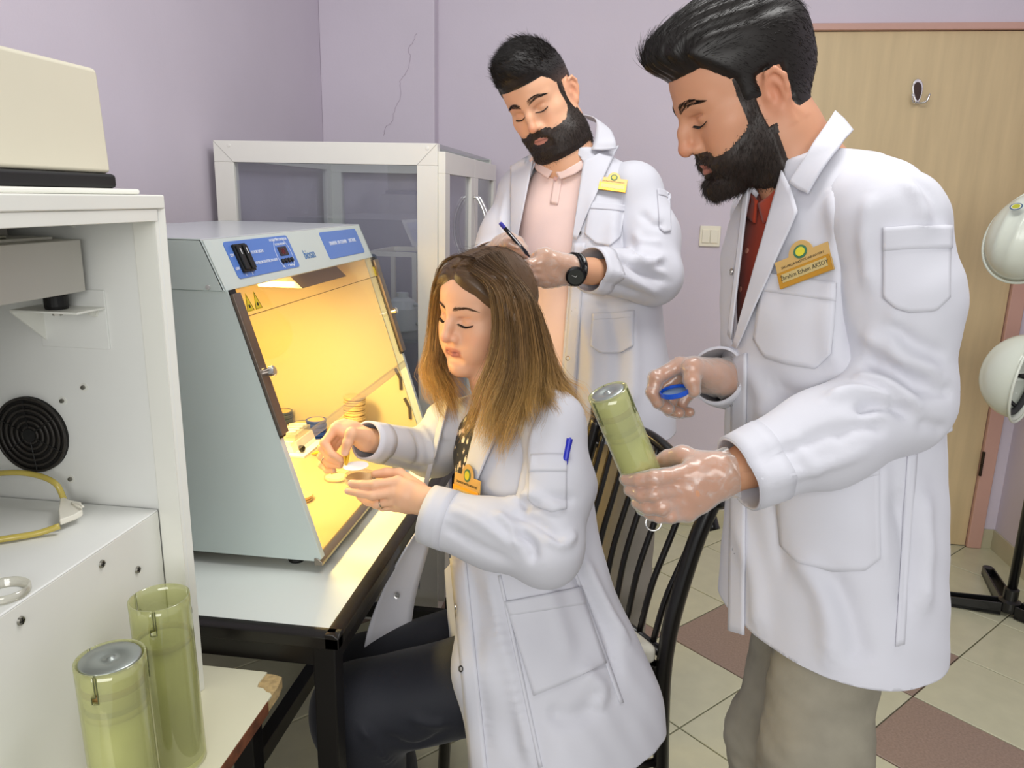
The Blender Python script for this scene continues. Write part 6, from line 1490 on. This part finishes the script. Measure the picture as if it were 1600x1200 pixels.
pocket(bvS, [(1026, 296), (1036, 298), (1045, 304)], [(1030, 358), (1038, 364), (1047, 362)], [(1027, 306), (1036, 308), (1046, 313)], M_coat, coat, 'sleeve_pocket')
for p in ((921, 298), (906, 364), (897, 484), (888, 560)): snap_button(bvB, *p, coat, r=.006)
snap_button(bvB, 803, 311, coat, r=.006)
badge(bvB, 958, 288, 42, coat, math.radians(11), None, .008)
# watch
wc = atb(890, 433, 1.475); wax = nrm(atb(925, 424, 1.54)-Lwr); ctr = atb(897, 421, 1.515)
M_wat = mat('black_steel', srgb(30, 30, 32), rough=.3, metal=.6)
wu = nrm(np.cross(wax, UP)); ww_ = np.cross(wax, wu)
MB().tube([ctr+.033*(np.cos(a)*wu+np.sin(a)*ww_) for a in np.linspace(0, 2*np.pi, 40, endpoint=False)], .003, 6, closed=True).tube([ctr+wax*.007+.033*(np.cos(a)*wu+np.sin(a)*ww_) for a in np.linspace(0, 2*np.pi, 40, endpoint=False)], .003, 6, closed=True).tube([ctr-wax*.007+.033*(np.cos(a)*wu+np.sin(a)*ww_) for a in np.linspace(0, 2*np.pi, 40, endpoint=False)], .003, 6, closed=True).build('watch_strap', M_wat, bmn, smooth=True)
wn = nrm(-CD*.8-CU*.45+CR*.05)
wt = MB().lathe([(.019, -.004), (.0205, .002), (.0205, .006), (.017, .008), (.0001, .008)], ctr-CD*.029-CU*.017, wn, 36).build('wrist_watch', M_wat, bmn, label='black round wrist watch')
MB().lathe([(.0165, .0081), (.0165, .0087), (.0001, .0087)], ctr-CD*.029-CU*.017, wn, 36).build('watch_dial', mat('watch_dial', srgb(58, 60, 58), rough=.15), wt)
for a, L_ in ((.4, .012), (2.2, .009)): MB().tube([ctr-CD*.029-CU*.017+wn*.0092, ctr-CD*.029-CU*.017+wn*.0092+nrm(np.cross(wn, UP)*np.cos(a)+UP*np.sin(a))*L_], .0006, 5).build('watch_hand', mat('hand_grey', srgb(190, 190, 186), rough=.3), wt)
# pad and pen
pc = atb(822, 406, 1.48); pu = nrm(CR*.96+CU*.12); pvv = nrm(CD*.97+CU*.16); pnn = nrm(np.cross(pu, pvv)); pnn = pnn if pnn[2] > 0 else -pnn
pad = thing('note_pad', 'small pale pink note pad held by the man behind', 'note pad', pc-pnn*.003)
MB().prism([pc-pu*.038-pvv*.005, pc+pu*.034-pvv*.005, pc+pu*.034+pvv*.085, pc-pu*.038+pvv*.085], -pnn*.004).build('pages', mat('pink_paper', srgb(232, 206, 200), rough=.7), pad)
MB().prism([pc-pu*.039-pvv*.006-pnn*.0041, pc+pu*.035-pvv*.006-pnn*.0041, pc+pu*.035+pvv*.086-pnn*.0041, pc-pu*.039+pvv*.086-pnn*.0041], -pnn*.0012).build('backing_card', mat('grey_card', srgb(120, 100, 92), rough=.7), pad)
pA, pB_ = atb(782, 349, 1.47), atb(829, 403, 1.495)
pen = thing('ballpoint_pen', 'black ballpoint pen with blue end in the writing hand', 'pen', pB_)
ax = nrm(pA-pB_); L_ = np.linalg.norm(pA-pB_)
MB().lathe([(.0008, 0), (.0032, .012), (.0042, .014), (.0042, L_-.012), (.0001, L_-.012)], pB_, ax, 16).build('barrel', mat('pen_black', srgb(22, 24, 34), rough=.25), pen, smooth=False)
MB().lathe([(.0043, L_-.0119), (.0043, L_), (.003, L_+.002), (.0001, L_+.002)], pB_, ax, 16).build('end_plug', mat('pen_blue', srgb(60, 60, 160), rough=.3), pen, smooth=False)
MB().prism([pB_+ax*L_*.35-CD*.0042, pB_+ax*L_*.75-CD*.0042, pB_+ax*L_*.75-CD*.0042+CR*.0024, pB_+ax*L_*.35-CD*.0042+CR*.0024], -CD*.0005).build('label_strip', M_wtx if 'M_wtx' in globals() else None, pen)
# ================================================================== the seated woman
SKW = srgb(236, 182, 148)
wm = thing('person', 'seated woman with long brown-blond hair in a white coat handling petri dishes', 'person', V(*((J1+J2)/2*V(1, 1, 0)+cn*.2)), 'lab staff in white coats')
wR = frame(nrm(-.68*CR-.24*CU-.69*CD), nrm(-.02*CR+.935*CU-.35*CD)); wx = wR[:, 0]
ws = .985; wo = at(757, 485, 1.53)
PW = dict(nose=.98, nbridge=1.0, brow=.0095, jw=.90, fw=.96, mz=-.068, lip=(.50, .16, .13), lipline=(.25, .07, .06), blush=.8, lips=.72, lipy=-.0018, tip=.95, chin=.9)
wb = at(792, 640, 1.55)
v, f, c = head_world(PW, wR, wo, ws, [at(774, 602, 1.545), wb, at(800, 690, 1.56)], [.042, .043, .052, .065], SKW, h=.0023)
n = vnormals(v, f); x, y, z = v.T; wW = lambda q: wo+ws*(q @ wR.T)
headW = (wW(v), f, c)
M_br = mat('brown_brow_hair', srgb(92, 64, 44), rough=.5)
face_hair('brow', v, n, wR, wo, ws, wm, M_br, thick=.0034, nb=150, up=-.0005, lash=.008, f=f)
M_long = mat('long_hair', (1, 1, 1), rough=.38, attr='col', spec=.45)
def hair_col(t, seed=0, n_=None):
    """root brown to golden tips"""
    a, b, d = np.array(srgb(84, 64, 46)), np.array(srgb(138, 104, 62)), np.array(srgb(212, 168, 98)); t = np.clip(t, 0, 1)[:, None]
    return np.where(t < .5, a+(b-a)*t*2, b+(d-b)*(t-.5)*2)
# cap over the skull, parted in the middle
capm = np.clip(np.maximum(sstep(-.004, .014, (z-.080)+np.clip(.074-y, 0, .2)*.75+.55*np.abs(x)), sstep(.046, .036, y)*sstep(-.07, -.05, z)*(np.abs(x) > .03)+sstep(-.0, -.02, y)*sstep(-.075, -.06, z)), 0, 1)
part = 1-.55*np.exp(-((x-.004)/.006)**2)*(z > .06)
hv, hfc, hm = shell(v, f, capm, n*(.010*part)[:, None]+np.sign(x)[:, None]*V(1, 0, 0)[None]*(.006*sstep(.07, .02, z))[:, None]); hv = relax(hv, hfc, 4, .5)
hc = hair_col((.10-hv[:, 2])*1.5)
mesh_obj('hair', wW(hv), hfc, M_long, wm, smooth=True, attr=hc)
# locks: guides in picture points with depth
NG = [  # near side, from the parting over the cheek and down on the shoulder
 [(740, 424, 1.395), (774, 450, 1.378), (786, 505, 1.368), (782, 560, 1.368), (766, 610, 1.372), (752, 655, 1.378), (738, 690, 1.385)],
 [(743, 418, 1.395), (786, 450, 1.368), (797, 510, 1.357), (793, 575, 1.358), (776, 630, 1.358), (760, 690, 1.362)],
 [(748, 412, 1.395), (796, 455, 1.365), (809, 520, 1.353), (808, 585, 1.352), (792, 640, 1.348), (772, 692, 1.348)],
 [(754, 406, 1.40), (806, 455, 1.372), (821, 525, 1.362), (822, 590, 1.354), (808, 640, 1.347), (790, 676, 1.347)],
 [(760, 402, 1.41), (814, 460, 1.387), (832, 530, 1.372), (838, 590, 1.362), (830, 630, 1.35), (836, 655, 1.345)],
 [(766, 399, 1.43), (822, 465, 1.412), (842, 540, 1.397), (852, 595, 1.385), (848, 625, 1.37), (860, 642, 1.36)],
 [(772, 397, 1.45), (830, 475, 1.44), (852, 550, 1.425), (870, 600, 1.41), (880, 625, 1.395), (884, 640, 1.39)],
 [(778, 398, 1.48), (836, 485, 1.48), (858, 560, 1.47), (880, 605, 1.45), (898, 628, 1.43), (914, 644, 1.42)],
 [(784, 402, 1.52), (834, 485, 1.53), (856, 560, 1.53), (874, 610, 1.51), (884, 650, 1.49)],
 [(768, 415, 1.385), (800, 480, 1.357), (806, 550, 1.347), (796, 610, 1.345), (780, 650, 1.345), (776, 700, 1.348)],
]
FG = [  # far side
 [(738, 418, 1.42), (706, 424, 1.465), (686, 448, 1.51), (680, 500, 1.55), (676, 560, 1.55), (672, 592, 1.54), (694, 628, 1.50)],
 [(740, 412, 1.43), (708, 416, 1.48), (684, 445, 1.53), (676, 510, 1.57), (668, 562, 1.57), (664, 598, 1.55), (682, 612, 1.51)],
 [(742, 408, 1.44), (714, 410, 1.50), (690, 442, 1.55), (682, 520, 1.59), (684, 580, 1.57), (696, 612, 1.54), (716, 640, 1.50)],
 [(688, 490, 1.56), (686, 540, 1.56), (688, 580, 1.55), (702, 610, 1.52), (708, 645, 1.49)],
]
allp, allt, allc, und = [], [], [], SDF()
bvH = bvh_of(wW(hv), hfc)
for gi, g in enumerate(NG+FG):
    G = np.array([at(*q) for q in g])
    for qi in range(min(4, len(g))):
        hq, hn_q = hit(bvH, *g[qi][:2])
        if hq is not None:
            dd = (hq-CC) @ CD
            if qi == 0: G[qi] = hq-hn_q*.001
            elif g[qi][2] > dd-.006 and gi < len(NG): G[qi] = at(*g[qi][:2], dd-.006)
    m = 17; C = spline(G, m); t = np.linspace(0, 1, m)
    ns = 420; near = gi < len(NG)
    ncl = 9; ci = rng.integers(0, ncl, ns); co = rng.normal(size=(ncl, 1, 3))*.66; cph = rng.random((ncl, 1))*6.28; cfr = 8+5*rng.random((ncl, 1)); csd = nrm(rng.normal(size=(ncl, 1, 3)))
    rad = (.0040+.0105*sstep(0, .35, t)+.008*sstep(.6, 1, t))[None, :, None]
    wv = np.sin(t[None]*cfr+cph)*(.0012+.0120*sstep(.35, 1, t))[None]
    P = C[None]+co[ci]*rad+(csd*wv[..., None])[ci]+rng.normal(size=(ns, 1, 3))*(.0022+.0034*sstep(.2, .8, t))[None, :, None]+nrm(rng.normal(size=(ns, 1, 3)))*(np.sin(t[None]*9+rng.random((ns, 1))*6.28)*.0012)[..., None]
    ln = .82+.20*rng.random((ns, 1)); P = np.stack([np.stack([np.interp(t*ln[q, 0], t, P[q, :, w_]) for w_ in range(3)], 1) for q in range(ns)])
    allp.append(P); cc = hair_col(t*.98+.02); cc = np.repeat(cc[None], ns, 0)*(.65+.7*rng.random((ncl, 1, 1)))[ci]*(.75+.5*rng.random((ns, 1, 1)))
    if not near: cc = cc*np.array([1.05, 1.0, .9])
    allc.append(cc)
    for i in range(0, m-6, 2): ra, rb = (.0075*min(1, .5+q/8)*(1-.75*sstep(.45, .70, np.array(q/(m-1)))) for q in (i, i+2)); und.cone(C[i], C[i+2], float(ra), float(rb), k=.006)
P = np.vstack(allp); Cc = np.vstack(allc)
a, b = strands(None, paths=P, r=.00040); cc = np.repeat(Cc.reshape(-1, 3), 3, 0)
mesh_obj('hair_strands', a, b, M_long, wm, smooth=True, attr=cc)
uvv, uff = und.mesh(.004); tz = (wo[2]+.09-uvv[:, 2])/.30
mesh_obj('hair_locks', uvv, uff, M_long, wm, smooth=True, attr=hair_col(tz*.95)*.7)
# short strands on the cap, combed away from the parting
a, b = grow(hv, hfc, np.clip(hm*4, 0, 1), 2800, lambda p, nn: np.stack([np.sign(p[:, 0]-.004)*1.0, -.25+0*p[:, 0], -.8*sstep(.0, .05, np.abs(p[:, 0]))], 1), .035, .00045, bend=.36, up=.0, jitter=.03, seg=7)
mesh_obj('hair_strands', wW(a), b, M_long, wm, smooth=True, attr=hair_col((.10-((a))[:, 2])*1.4)*(.8+.3*rng.random((len(a)//21, 1)).repeat(21, 0)))
# ---- hands
d0 = 1.455; Rwr = at(574, 688, 1.485)
m_ = hp([(524, 669, .0), (529, 665, .016), (538, 662, .032), (549, 664, .046)], d0)
f_ = [hp(q, d0) for q in ([(507, 692, -.006), (518, 709, -.012), (533, 718, -.016)], [(504, 700, .012), (515, 716, .004), (532, 723, -.004)], [(503, 713, .026), (514, 725, .018), (531, 727, .008)], [(503, 726, .038), (511, 735, .030), (521, 735, .022)])]
t_ = hp([(562, 678, -.016), (549, 677, -.026), (543, 692, -.028), (539, 707, -.022)], d0)
hsR = hand_sdf(Rwr, at(612, 690, 1.53), m_, f_, t_, r=.88)
d1 = 1.385; Lwr = at(668, 784, 1.362)
m_ = hp([(622, 752, -.006), (616, 769, -.010), (614, 782, -.002), (618, 792, .012)], d1)
g_ = [hp(q, d1) for q in ([(586, 757, -.008), (566, 757, -.002), (549, 755, .008)], [(582, 774, -.010), (561, 770, -.002), (544, 767, .010)], [(590, 787, .004), (574, 784, .022), (562, 776, .036)], [(598, 792, .022), (586, 789, .040), (576, 782, .052)])]
u_ = hp([(648, 752, .022), (624, 741, .036), (604, 739, .044), (586, 741, .046)], d1)
hsL = hand_sdf(Lwr, at(712, 805, 1.35), m_, g_, u_, r=.90)
hm1, hm2 = hsR.mesh(.0018), hsL.mesh(.0018); SKh = np.array(srgb(238, 186, 150))
def nail_cols(mv, tips):
    cc = np.repeat(SKh[None], len(mv), 0)
    for p, q, s_ in tips:
        dd = ((mv-p)**2).sum(1); cc += (np.array(srgb(244, 196, 176))-cc)*(np.exp(-dd/(s_*s_)))[:, None]
    return cc
h1c = nail_cols(hm1[0], [(t_[3]-CD*.008, 0, .0065)]); h2c = nail_cols(hm2[0], [(q[2]-CD*.004-CR*.004, 0, .006) for q in g_[:2]])
# ---- body, blouse, trousers
Lsh, Lel = at(862, 662, 1.42), at(852, 858, 1.315); Rsh, Rel = at(706, 668, 1.63), at(676, 708, 1.66)
tF = nrm(-.86*HR-.50*HF); tR = frame(tF, UP)
bod = SDF(); bod.chain([wb, at(795, 730, 1.54), at(825, 880, 1.54), at(845, 980, 1.54)], [.05, .075, .075, .09], k=.04)
bod.chain([Lsh, Lel, Lwr], [.042, .036, .024], k=.02); bod.chain([Rsh, Rel, Rwr], [.042, .036, .023], k=.02)
Lh, Rh, Lk, Rk = at(850, 1040, 1.50), at(845, 985, 1.63), at(560, 1110, 1.47), at(575, 1048, 1.65)
La, Ra = V(Lk[0]+.03, Lk[1]+.02, .08), V(Rk[0]+.05, Rk[1]+.02, .08)
for q in ((Lh, Lk, La), (Rh, Rk, Ra)): bod.chain(q, [.07, .05, .034], k=.02)
bmh = bod.mesh(.013)
full = joinm(headW, (*hm1, h1c), (*hm2, h2c), (*bmh, np.repeat(SKh[None], len(bmh[0]), 0)))
mesh_obj('body', full[0], full[1], skin_mat(), wm, smooth=True, attr=full[2])
# rings
M_sil = mat('silver_ring', srgb(216, 206, 186), rough=.15, metal=1)
def ringon(a, b, r, fr_=.4):
    c_ = a*(1-fr_)+b*fr_; ax = nrm(b-a); u1 = nrm(np.cross(ax, UP)); w1 = np.cross(ax, u1)
    MB().tube([c_+r*(np.cos(q)*u1+np.sin(q)*w1) for q in np.linspace(0, 2*np.pi, 28, endpoint=False)], .0012, 6, closed=True).build('finger_ring', M_sil, wm, smooth=True)
ringon(f_[2][0], f_[2][1], .0088); ringon(m_[2], g_[2][0], .0098, .75)
M_blo = bpy.data.materials.new('floral_blouse'); M_blo.use_nodes = True
nt = M_blo.node_tree; N = nt.nodes; L = nt.links; pb = N['Principled BSDF']; pb.inputs['Roughness'].default_value = .6
tcn = N.new('ShaderNodeTexCoord'); v1 = N.new('ShaderNodeTexVoronoi'); v1.inputs['Scale'].default_value = 52; nzz = N.new('ShaderNodeTexNoise'); nzz.inputs['Scale'].default_value = 180
mixv = N.new('ShaderNodeVectorMath'); mixv.operation = 'MULTIPLY_ADD'; mixv.inputs[1].default_value = (.012, .012, .012); L.new(nzz.outputs['Color'], mixv.inputs[0]); L.new(tcn.outputs['Object'], mixv.inputs[2]); L.new(mixv.outputs[0], v1.inputs['Vector']); L.new(tcn.outputs['Object'], nzz.inputs['Vector'])
rp = N.new('ShaderNodeValToRGB'); rp.color_ramp.elements[0].position = .30; rp.color_ramp.elements[0].color = (1, 1, 1, 1); rp.color_ramp.elements[1].position = .36; rp.color_ramp.elements[1].color = (0, 0, 0, 1); L.new(v1.outputs['Distance'], rp.inputs[0])
hsv = N.new('ShaderNodeValToRGB'); e_ = hsv.color_ramp.elements; e_[0].color = (*srgb(236, 220, 196), 1); e_[1].color = (*srgb(224, 130, 90), 1); e_.new(.4).color = (*srgb(206, 200, 160), 1); e_.new(.55).color = (*srgb(20, 22, 34), 1); e_.new(.7).color = (*srgb(240, 206, 180), 1); hsv.color_ramp.interpolation = 'CONSTANT'
L.new(v1.outputs['Color'], hsv.inputs[0]); mxx = N.new('ShaderNodeMix'); mxx.data_type = 'RGBA'; mxx.inputs[6].default_value = (*srgb(20, 22, 34), 1); L.new(rp.outputs[0], mxx.inputs[0]); L.new(hsv.outputs[0], mxx.inputs[7]); L.new(mxx.outputs[2], pb.inputs['Base Color'])
stW = [(at(864, 1110, 1.48), .215, .156), (at(860, 1040, 1.50), .215, .158), (at(846, 980, 1.51), .202, .148), (at(822, 900, 1.525), .176, .130), (at(806, 810, 1.53), .165, .122), (at(798, 720, 1.53), .165, .118), (at(794, 665, 1.53), .145, .100), (at(786, 632, 1.53), .085, .076), (at(780, 612, 1.53), .060, .060)]
sh = SDF(); loft(sh, tR, [(p, a*.92-.014, b*.96-.014) for p, a, b in stW[3:7]]+[(at(782, 640, 1.53), .058, .056)], k=.02)
pv, pf = sh.mesh(.006); pn = vnormals(pv, pf); pv = pv+pn*(.0035*noise3(pv*V(1.5, 1.5, .6), 60, 71))[:, None]; mesh_obj('floral_blouse', pv, pf, M_blo, wm, smooth=True)
M_nav = mat('navy_trousers_cloth', srgb(22, 24, 34), rough=.7, bump=.15, bscale=500, sheen=.1)
tr = SDF(); tr.chain([Lh, Lk, La-V(0, 0, .02)], [.100, .086, .062], k=.03); tr.chain([Rh, Rk, Ra-V(0, 0, .02)], [.095, .076, .06], k=.03); tr.sph((Lh+Rh)/2+V(0, 0, .03), .12, k=.05)
tv, tf = tr.mesh(.007); tn = vnormals(tv, tf); bvT = bvh_of(tv, tf); tv = folds(tv, tn, bvT, [([(600, 1150), (650, 1165), (700, 1140)], -.006, .010), ([(640, 1120), (670, 1130), (700, 1130)], .005, .010), ([(560, 1130), (600, 1180), (640, 1195)], .006, .010)]); tv = tv+tn*(.002*noise3(tv, 40, 75))[:, None]
mesh_obj('trousers', tv, tf, M_nav, wm, smooth=True)
for e in (La, Ra):
    b = V(e[0], e[1], 0); q = SDF(); q.cone(b+V(0, 0, .035)-tF*.06, b+V(0, 0, .028)+tF*.13, .034, .026, k=.02); q.cone(b+V(0, 0, .09), b+V(0, 0, .05), .042, .04, k=.03); q.box(b+V(0, 0, -.03), (.3, .3, .03), r=.001, k=.002, op='s')
    a_, b_ = q.mesh(.007); mesh_obj('shoe', a_, b_, mat('dark_shoe', srgb(40, 36, 34), rough=.5), wm, smooth=True)
# ---- coat
cs = SDF(); loft(cs, tR, stW+[(at(862, 1180, 1.46), .21, .150), (at(850, 1260, 1.45), .20, .145)], k=.03, p=3.8); cs.chain([at(750, 905, 1.43), at(764, 1040, 1.385), at(780, 1230, 1.345)], [.038, .050, .046], k=.07); cs.cone(at(815, 650, 1.49), Lsh, .045, .055, k=.045); cs.cone(at(765, 650, 1.57), Rsh, .045, .052, k=.045)
cv, cf = cs.mesh(.0058); cv = relax(cv, cf, 2, .5); cn_ = vnormals(cv, cf); bvW = bvh_of(cv, cf)
cv = folds(cv, cn_, bvW, [([(760, 880), (780, 980), (815, 1120), (830, 1200)], .008, .016), ([(735, 880), (745, 1000), (760, 1180)], -.006, .018), ([(880, 830), (905, 900), (945, 980), (965, 1060)], -.012, .016), ([(905, 860), (940, 940), (985, 1010)], .010, .016), ([(840, 880), (870, 960), (890, 1030)], .006, .02), ([(900, 1040), (940, 1080), (930, 1110)], .010, .02), ([(850, 1110), (900, 1120), (960, 1080)], -.008, .02), ([(800, 640), (830, 680), (860, 720)], .006, .012), ([(885, 690), (895, 760), (890, 820)], -.006, .014)])
cv = cv+cn_*(.0016*noise3(cv, 36, 81)+.0008*noise3(cv, 100, 82))[:, None]
opW = [(752, 596), (760, 640), (748, 690), (730, 735), (718, 770), (708, 830), (704, 880), (660, 930), (600, 930), (600, 860), (655, 800), (662, 770), (672, 730), (682, 690), (694, 645), (714, 606)]
hp0, hp1 = at(1008, 1062, 1.55), at(742, 1205, 1.35); hn = nrm(np.cross(hp1-hp0, HF)); hn = hn if hn[2] < 0 else -hn
cv2, cf2 = cut(cv, cf, polys=[(opW, 1.75)], planes=[(hp0, hn, None), (at(776, 612, 1.53), nrm(UP-.25*tF), lambda p: np.linalg.norm(p-at(778, 612, 1.53)) < .11)])
coat = cloth('lab_coat', cv2, cf2, M_coat, wm, label='white cotton lab coat'); bvW = bvh_of(cv, cf)
_, bvS = sleeve([at(825, 660, 1.47), Lsh, at(872, 760, 1.36), Lel, at(770, 835, 1.335), at(667, 803, 1.362)], [.045, .057, .062, .060, .056, .052], coat, [([(800, 800), (840, 815), (880, 850)], -.010, .011), ([(790, 780), (830, 775), (880, 800)], .009, .012), ([(805, 830), (830, 850), (835, 880)], -.010, .010), ([(770, 800), (800, 825), (815, 860)], .008, .010), ([(830, 790), (860, 780), (900, 780)], -.008, .011), ([(700, 790), (750, 815), (810, 860)], .006, .012), ([(690, 820), (740, 850), (800, 880)], -.005, .012), ([(820, 720), (815, 770), (825, 800)], -.009, .010), ([(850, 840), (880, 850), (900, 830)], .007, .010), ([(840, 660), (830, 700), (835, 740)], .006, .010)], seed=85)
sleeve([at(745, 650, 1.58), Rsh, Rel, at(571, 689, 1.478)], [.045, .055, .050, .037], coat, [([(640, 670), (655, 700), (650, 730)], -.007, .010), ([(655, 665), (672, 690), (675, 725)], .007, .010), ([(600, 715), (640, 728), (670, 735)], -.005, .010), ([(670, 640), (690, 660), (700, 690)], .006, .012)], seed=87)
patch('lapel', bvW, [(757, 625), (775, 640), (790, 660)], [(706, 840), (708, 842), (712, 845)], M_coat, coat, off=.006, thick=.003, n=12, mm=26, lift=lambda t, s: .006*(1-t)*s)
patch('far_lapel', bvW, [(698, 625), (707, 620)], [(664, 760), (671, 764)], M_coat, coat, off=.005, thick=.003, n=6, mm=18)
patch('placket', bvW, [(705, 872), (728, 868)], [(737, 1215), (762, 1205)], M_coat, coat, off=.002, thick=.003, n=5, mm=40)
pocket(bvW, [(788, 940), (845, 929), (905, 917)], [(834, 1087), (890, 1064), (946, 1037)], [(796, 962), (852, 953), (913, 944)], M_coat, coat)
pocket(bvS, [(830, 713), (858, 711), (885, 712)], [(826, 778), (838, 792), (862, 800), (884, 796)], [(829, 738), (858, 738), (885, 738)], M_coat, coat, 'sleeve_pocket')
patch('side_seam', bvW, [(778, 900), (783, 898)], [(842, 1200), (848, 1198)], M_coat, coat, off=.001, thick=.002, n=3, mm=30)
patch('back_seam', bvW, [(880, 850), (884, 848)], [(968, 1100), (974, 1098)], M_coat, coat, off=.001, thick=.002, n=3, mm=30)
for p in ((714, 947), (722, 1045)): snap_button(bvW, *p, coat, r=.006)
badge(bvW, 740, 758, 44, coat, math.radians(5), 'Tuba BOZTEPELİ', .013)
# far front panel hanging under the desk
fp = np.array([[at(690, 770, 1.62), at(672, 850, 1.63), at(650, 930, 1.64), at(640, 1000, 1.65)], [at(676, 790, 1.60), at(640, 870, 1.61), at(612, 950, 1.62), at(600, 1020, 1.63)], [at(672, 800, 1.585), at(615, 890, 1.59), at(580, 970, 1.60), at(566, 1030, 1.60)]])
FPg = np.array([spline(r_, 14) for r_ in fp]); FPg = np.array([spline(FPg[:, k], 8) for k in range(14)])
o = MB().grid(FPg).build('far_front_panel', M_coat, coat, smooth=True); s_ = o.modifiers.new('thickness', 'SOLIDIFY'); s_.thickness = .003
MB().lathe([(.003, 0), (.0035, .0012), (.0057, .0015), (.006, .0008), (.006, 0)], at(620, 931, 1.605), -nrm(CD), 18).build('snap_button', mat('snap_metal', (.7, .7, .7)), coat)
# ---- what she holds and wears
pq, pn_ = hit(bvS, 884, 716); ax = nrm(at(887, 690, 1.36)-at(880, 725, 1.36))
pc_ = pq+pn_*.007
pn2 = thing('pocket_pen', 'bright blue pen clipped in the sleeve pocket of the seated woman', 'pen', pc_)
M_pb = mat('pen_bright_blue', srgb(40, 50, 200), rough=.3)
MB().lathe([(.0045, -.03), (.005, -.02), (.005, .020), (.0055, .021), (.0055, .030), (.0001, .031)], pc_, ax, 16).build('cap', M_pb, pn2, smooth=False)
MB().prism([pc_+ax*.028+pn_*.006-CR*.0018, pc_+ax*.028+pn_*.006+CR*.0018, pc_-ax*.012+pn_*.008+CR*.0018, pc_-ax*.012+pn_*.008-CR*.0018], pn_*.0015).build('clip', M_pb, pn2, bevel=.0004)
dc = at(563, 747, 1.430); axd = nrm(UP+CR*.03-CD*.10)
pdh = thing('petri_dish', 'clear petri dish held level in the left hand of the seated woman', 'petri dish', dc)
MB().lathe([(.001, 0), (.0285, 0), (.0290, .0005), (.0290, .012), (.0276, .012), (.0272, .002), (.001, .002)], dc-axd*.006, axd, 44).build('dish', M_clr, pdh, smooth=False)
MB().lathe([(.0001, .0022), (.0265, .0022), (.0265, .0060), (.0001, .0060)], dc-axd*.006, axd, 40).build('medium', mat('held_medium', srgb(226, 190, 140), rough=.35), pdh)
text_obj('handwriting', 'NRS 91', dc+axd*.0006-CR*.016+CD*.008, CR, HF, .010, M_ink, pdh)
mc = at(556, 728, 1.428); axm = nrm(UP*.995-HF*.03+CR*-.05)
tag(MB().lathe([(.0001, 0), (.0235, 0), (.0235, .0005), (.0001, .0005)], mc, axm, 48).build('filter_membrane', mat('white_membrane', srgb(250, 250, 250), rough=.7), loc=mc), 'thin white round filter membrane held by the yellow forceps', 'filter')
ta_, tb2 = at(541, 700, 1.438), at(541, 727, 1.432)
fcp = thing('forceps', 'yellow plastic forceps pinched in the right hand of the seated woman', 'forceps', tb2)
for e in (-1, 1): MB().tube(spline([ta_+CR*.003*e-CU*-.02+CD*.01, (ta_+tb2)/2+CR*.0028*e, tb2+CR*.0006*e], 12), [.0032]*6+[.0026]*4+[.0016]*2, 6).build('prong', M_fy, fcp, smooth=True)
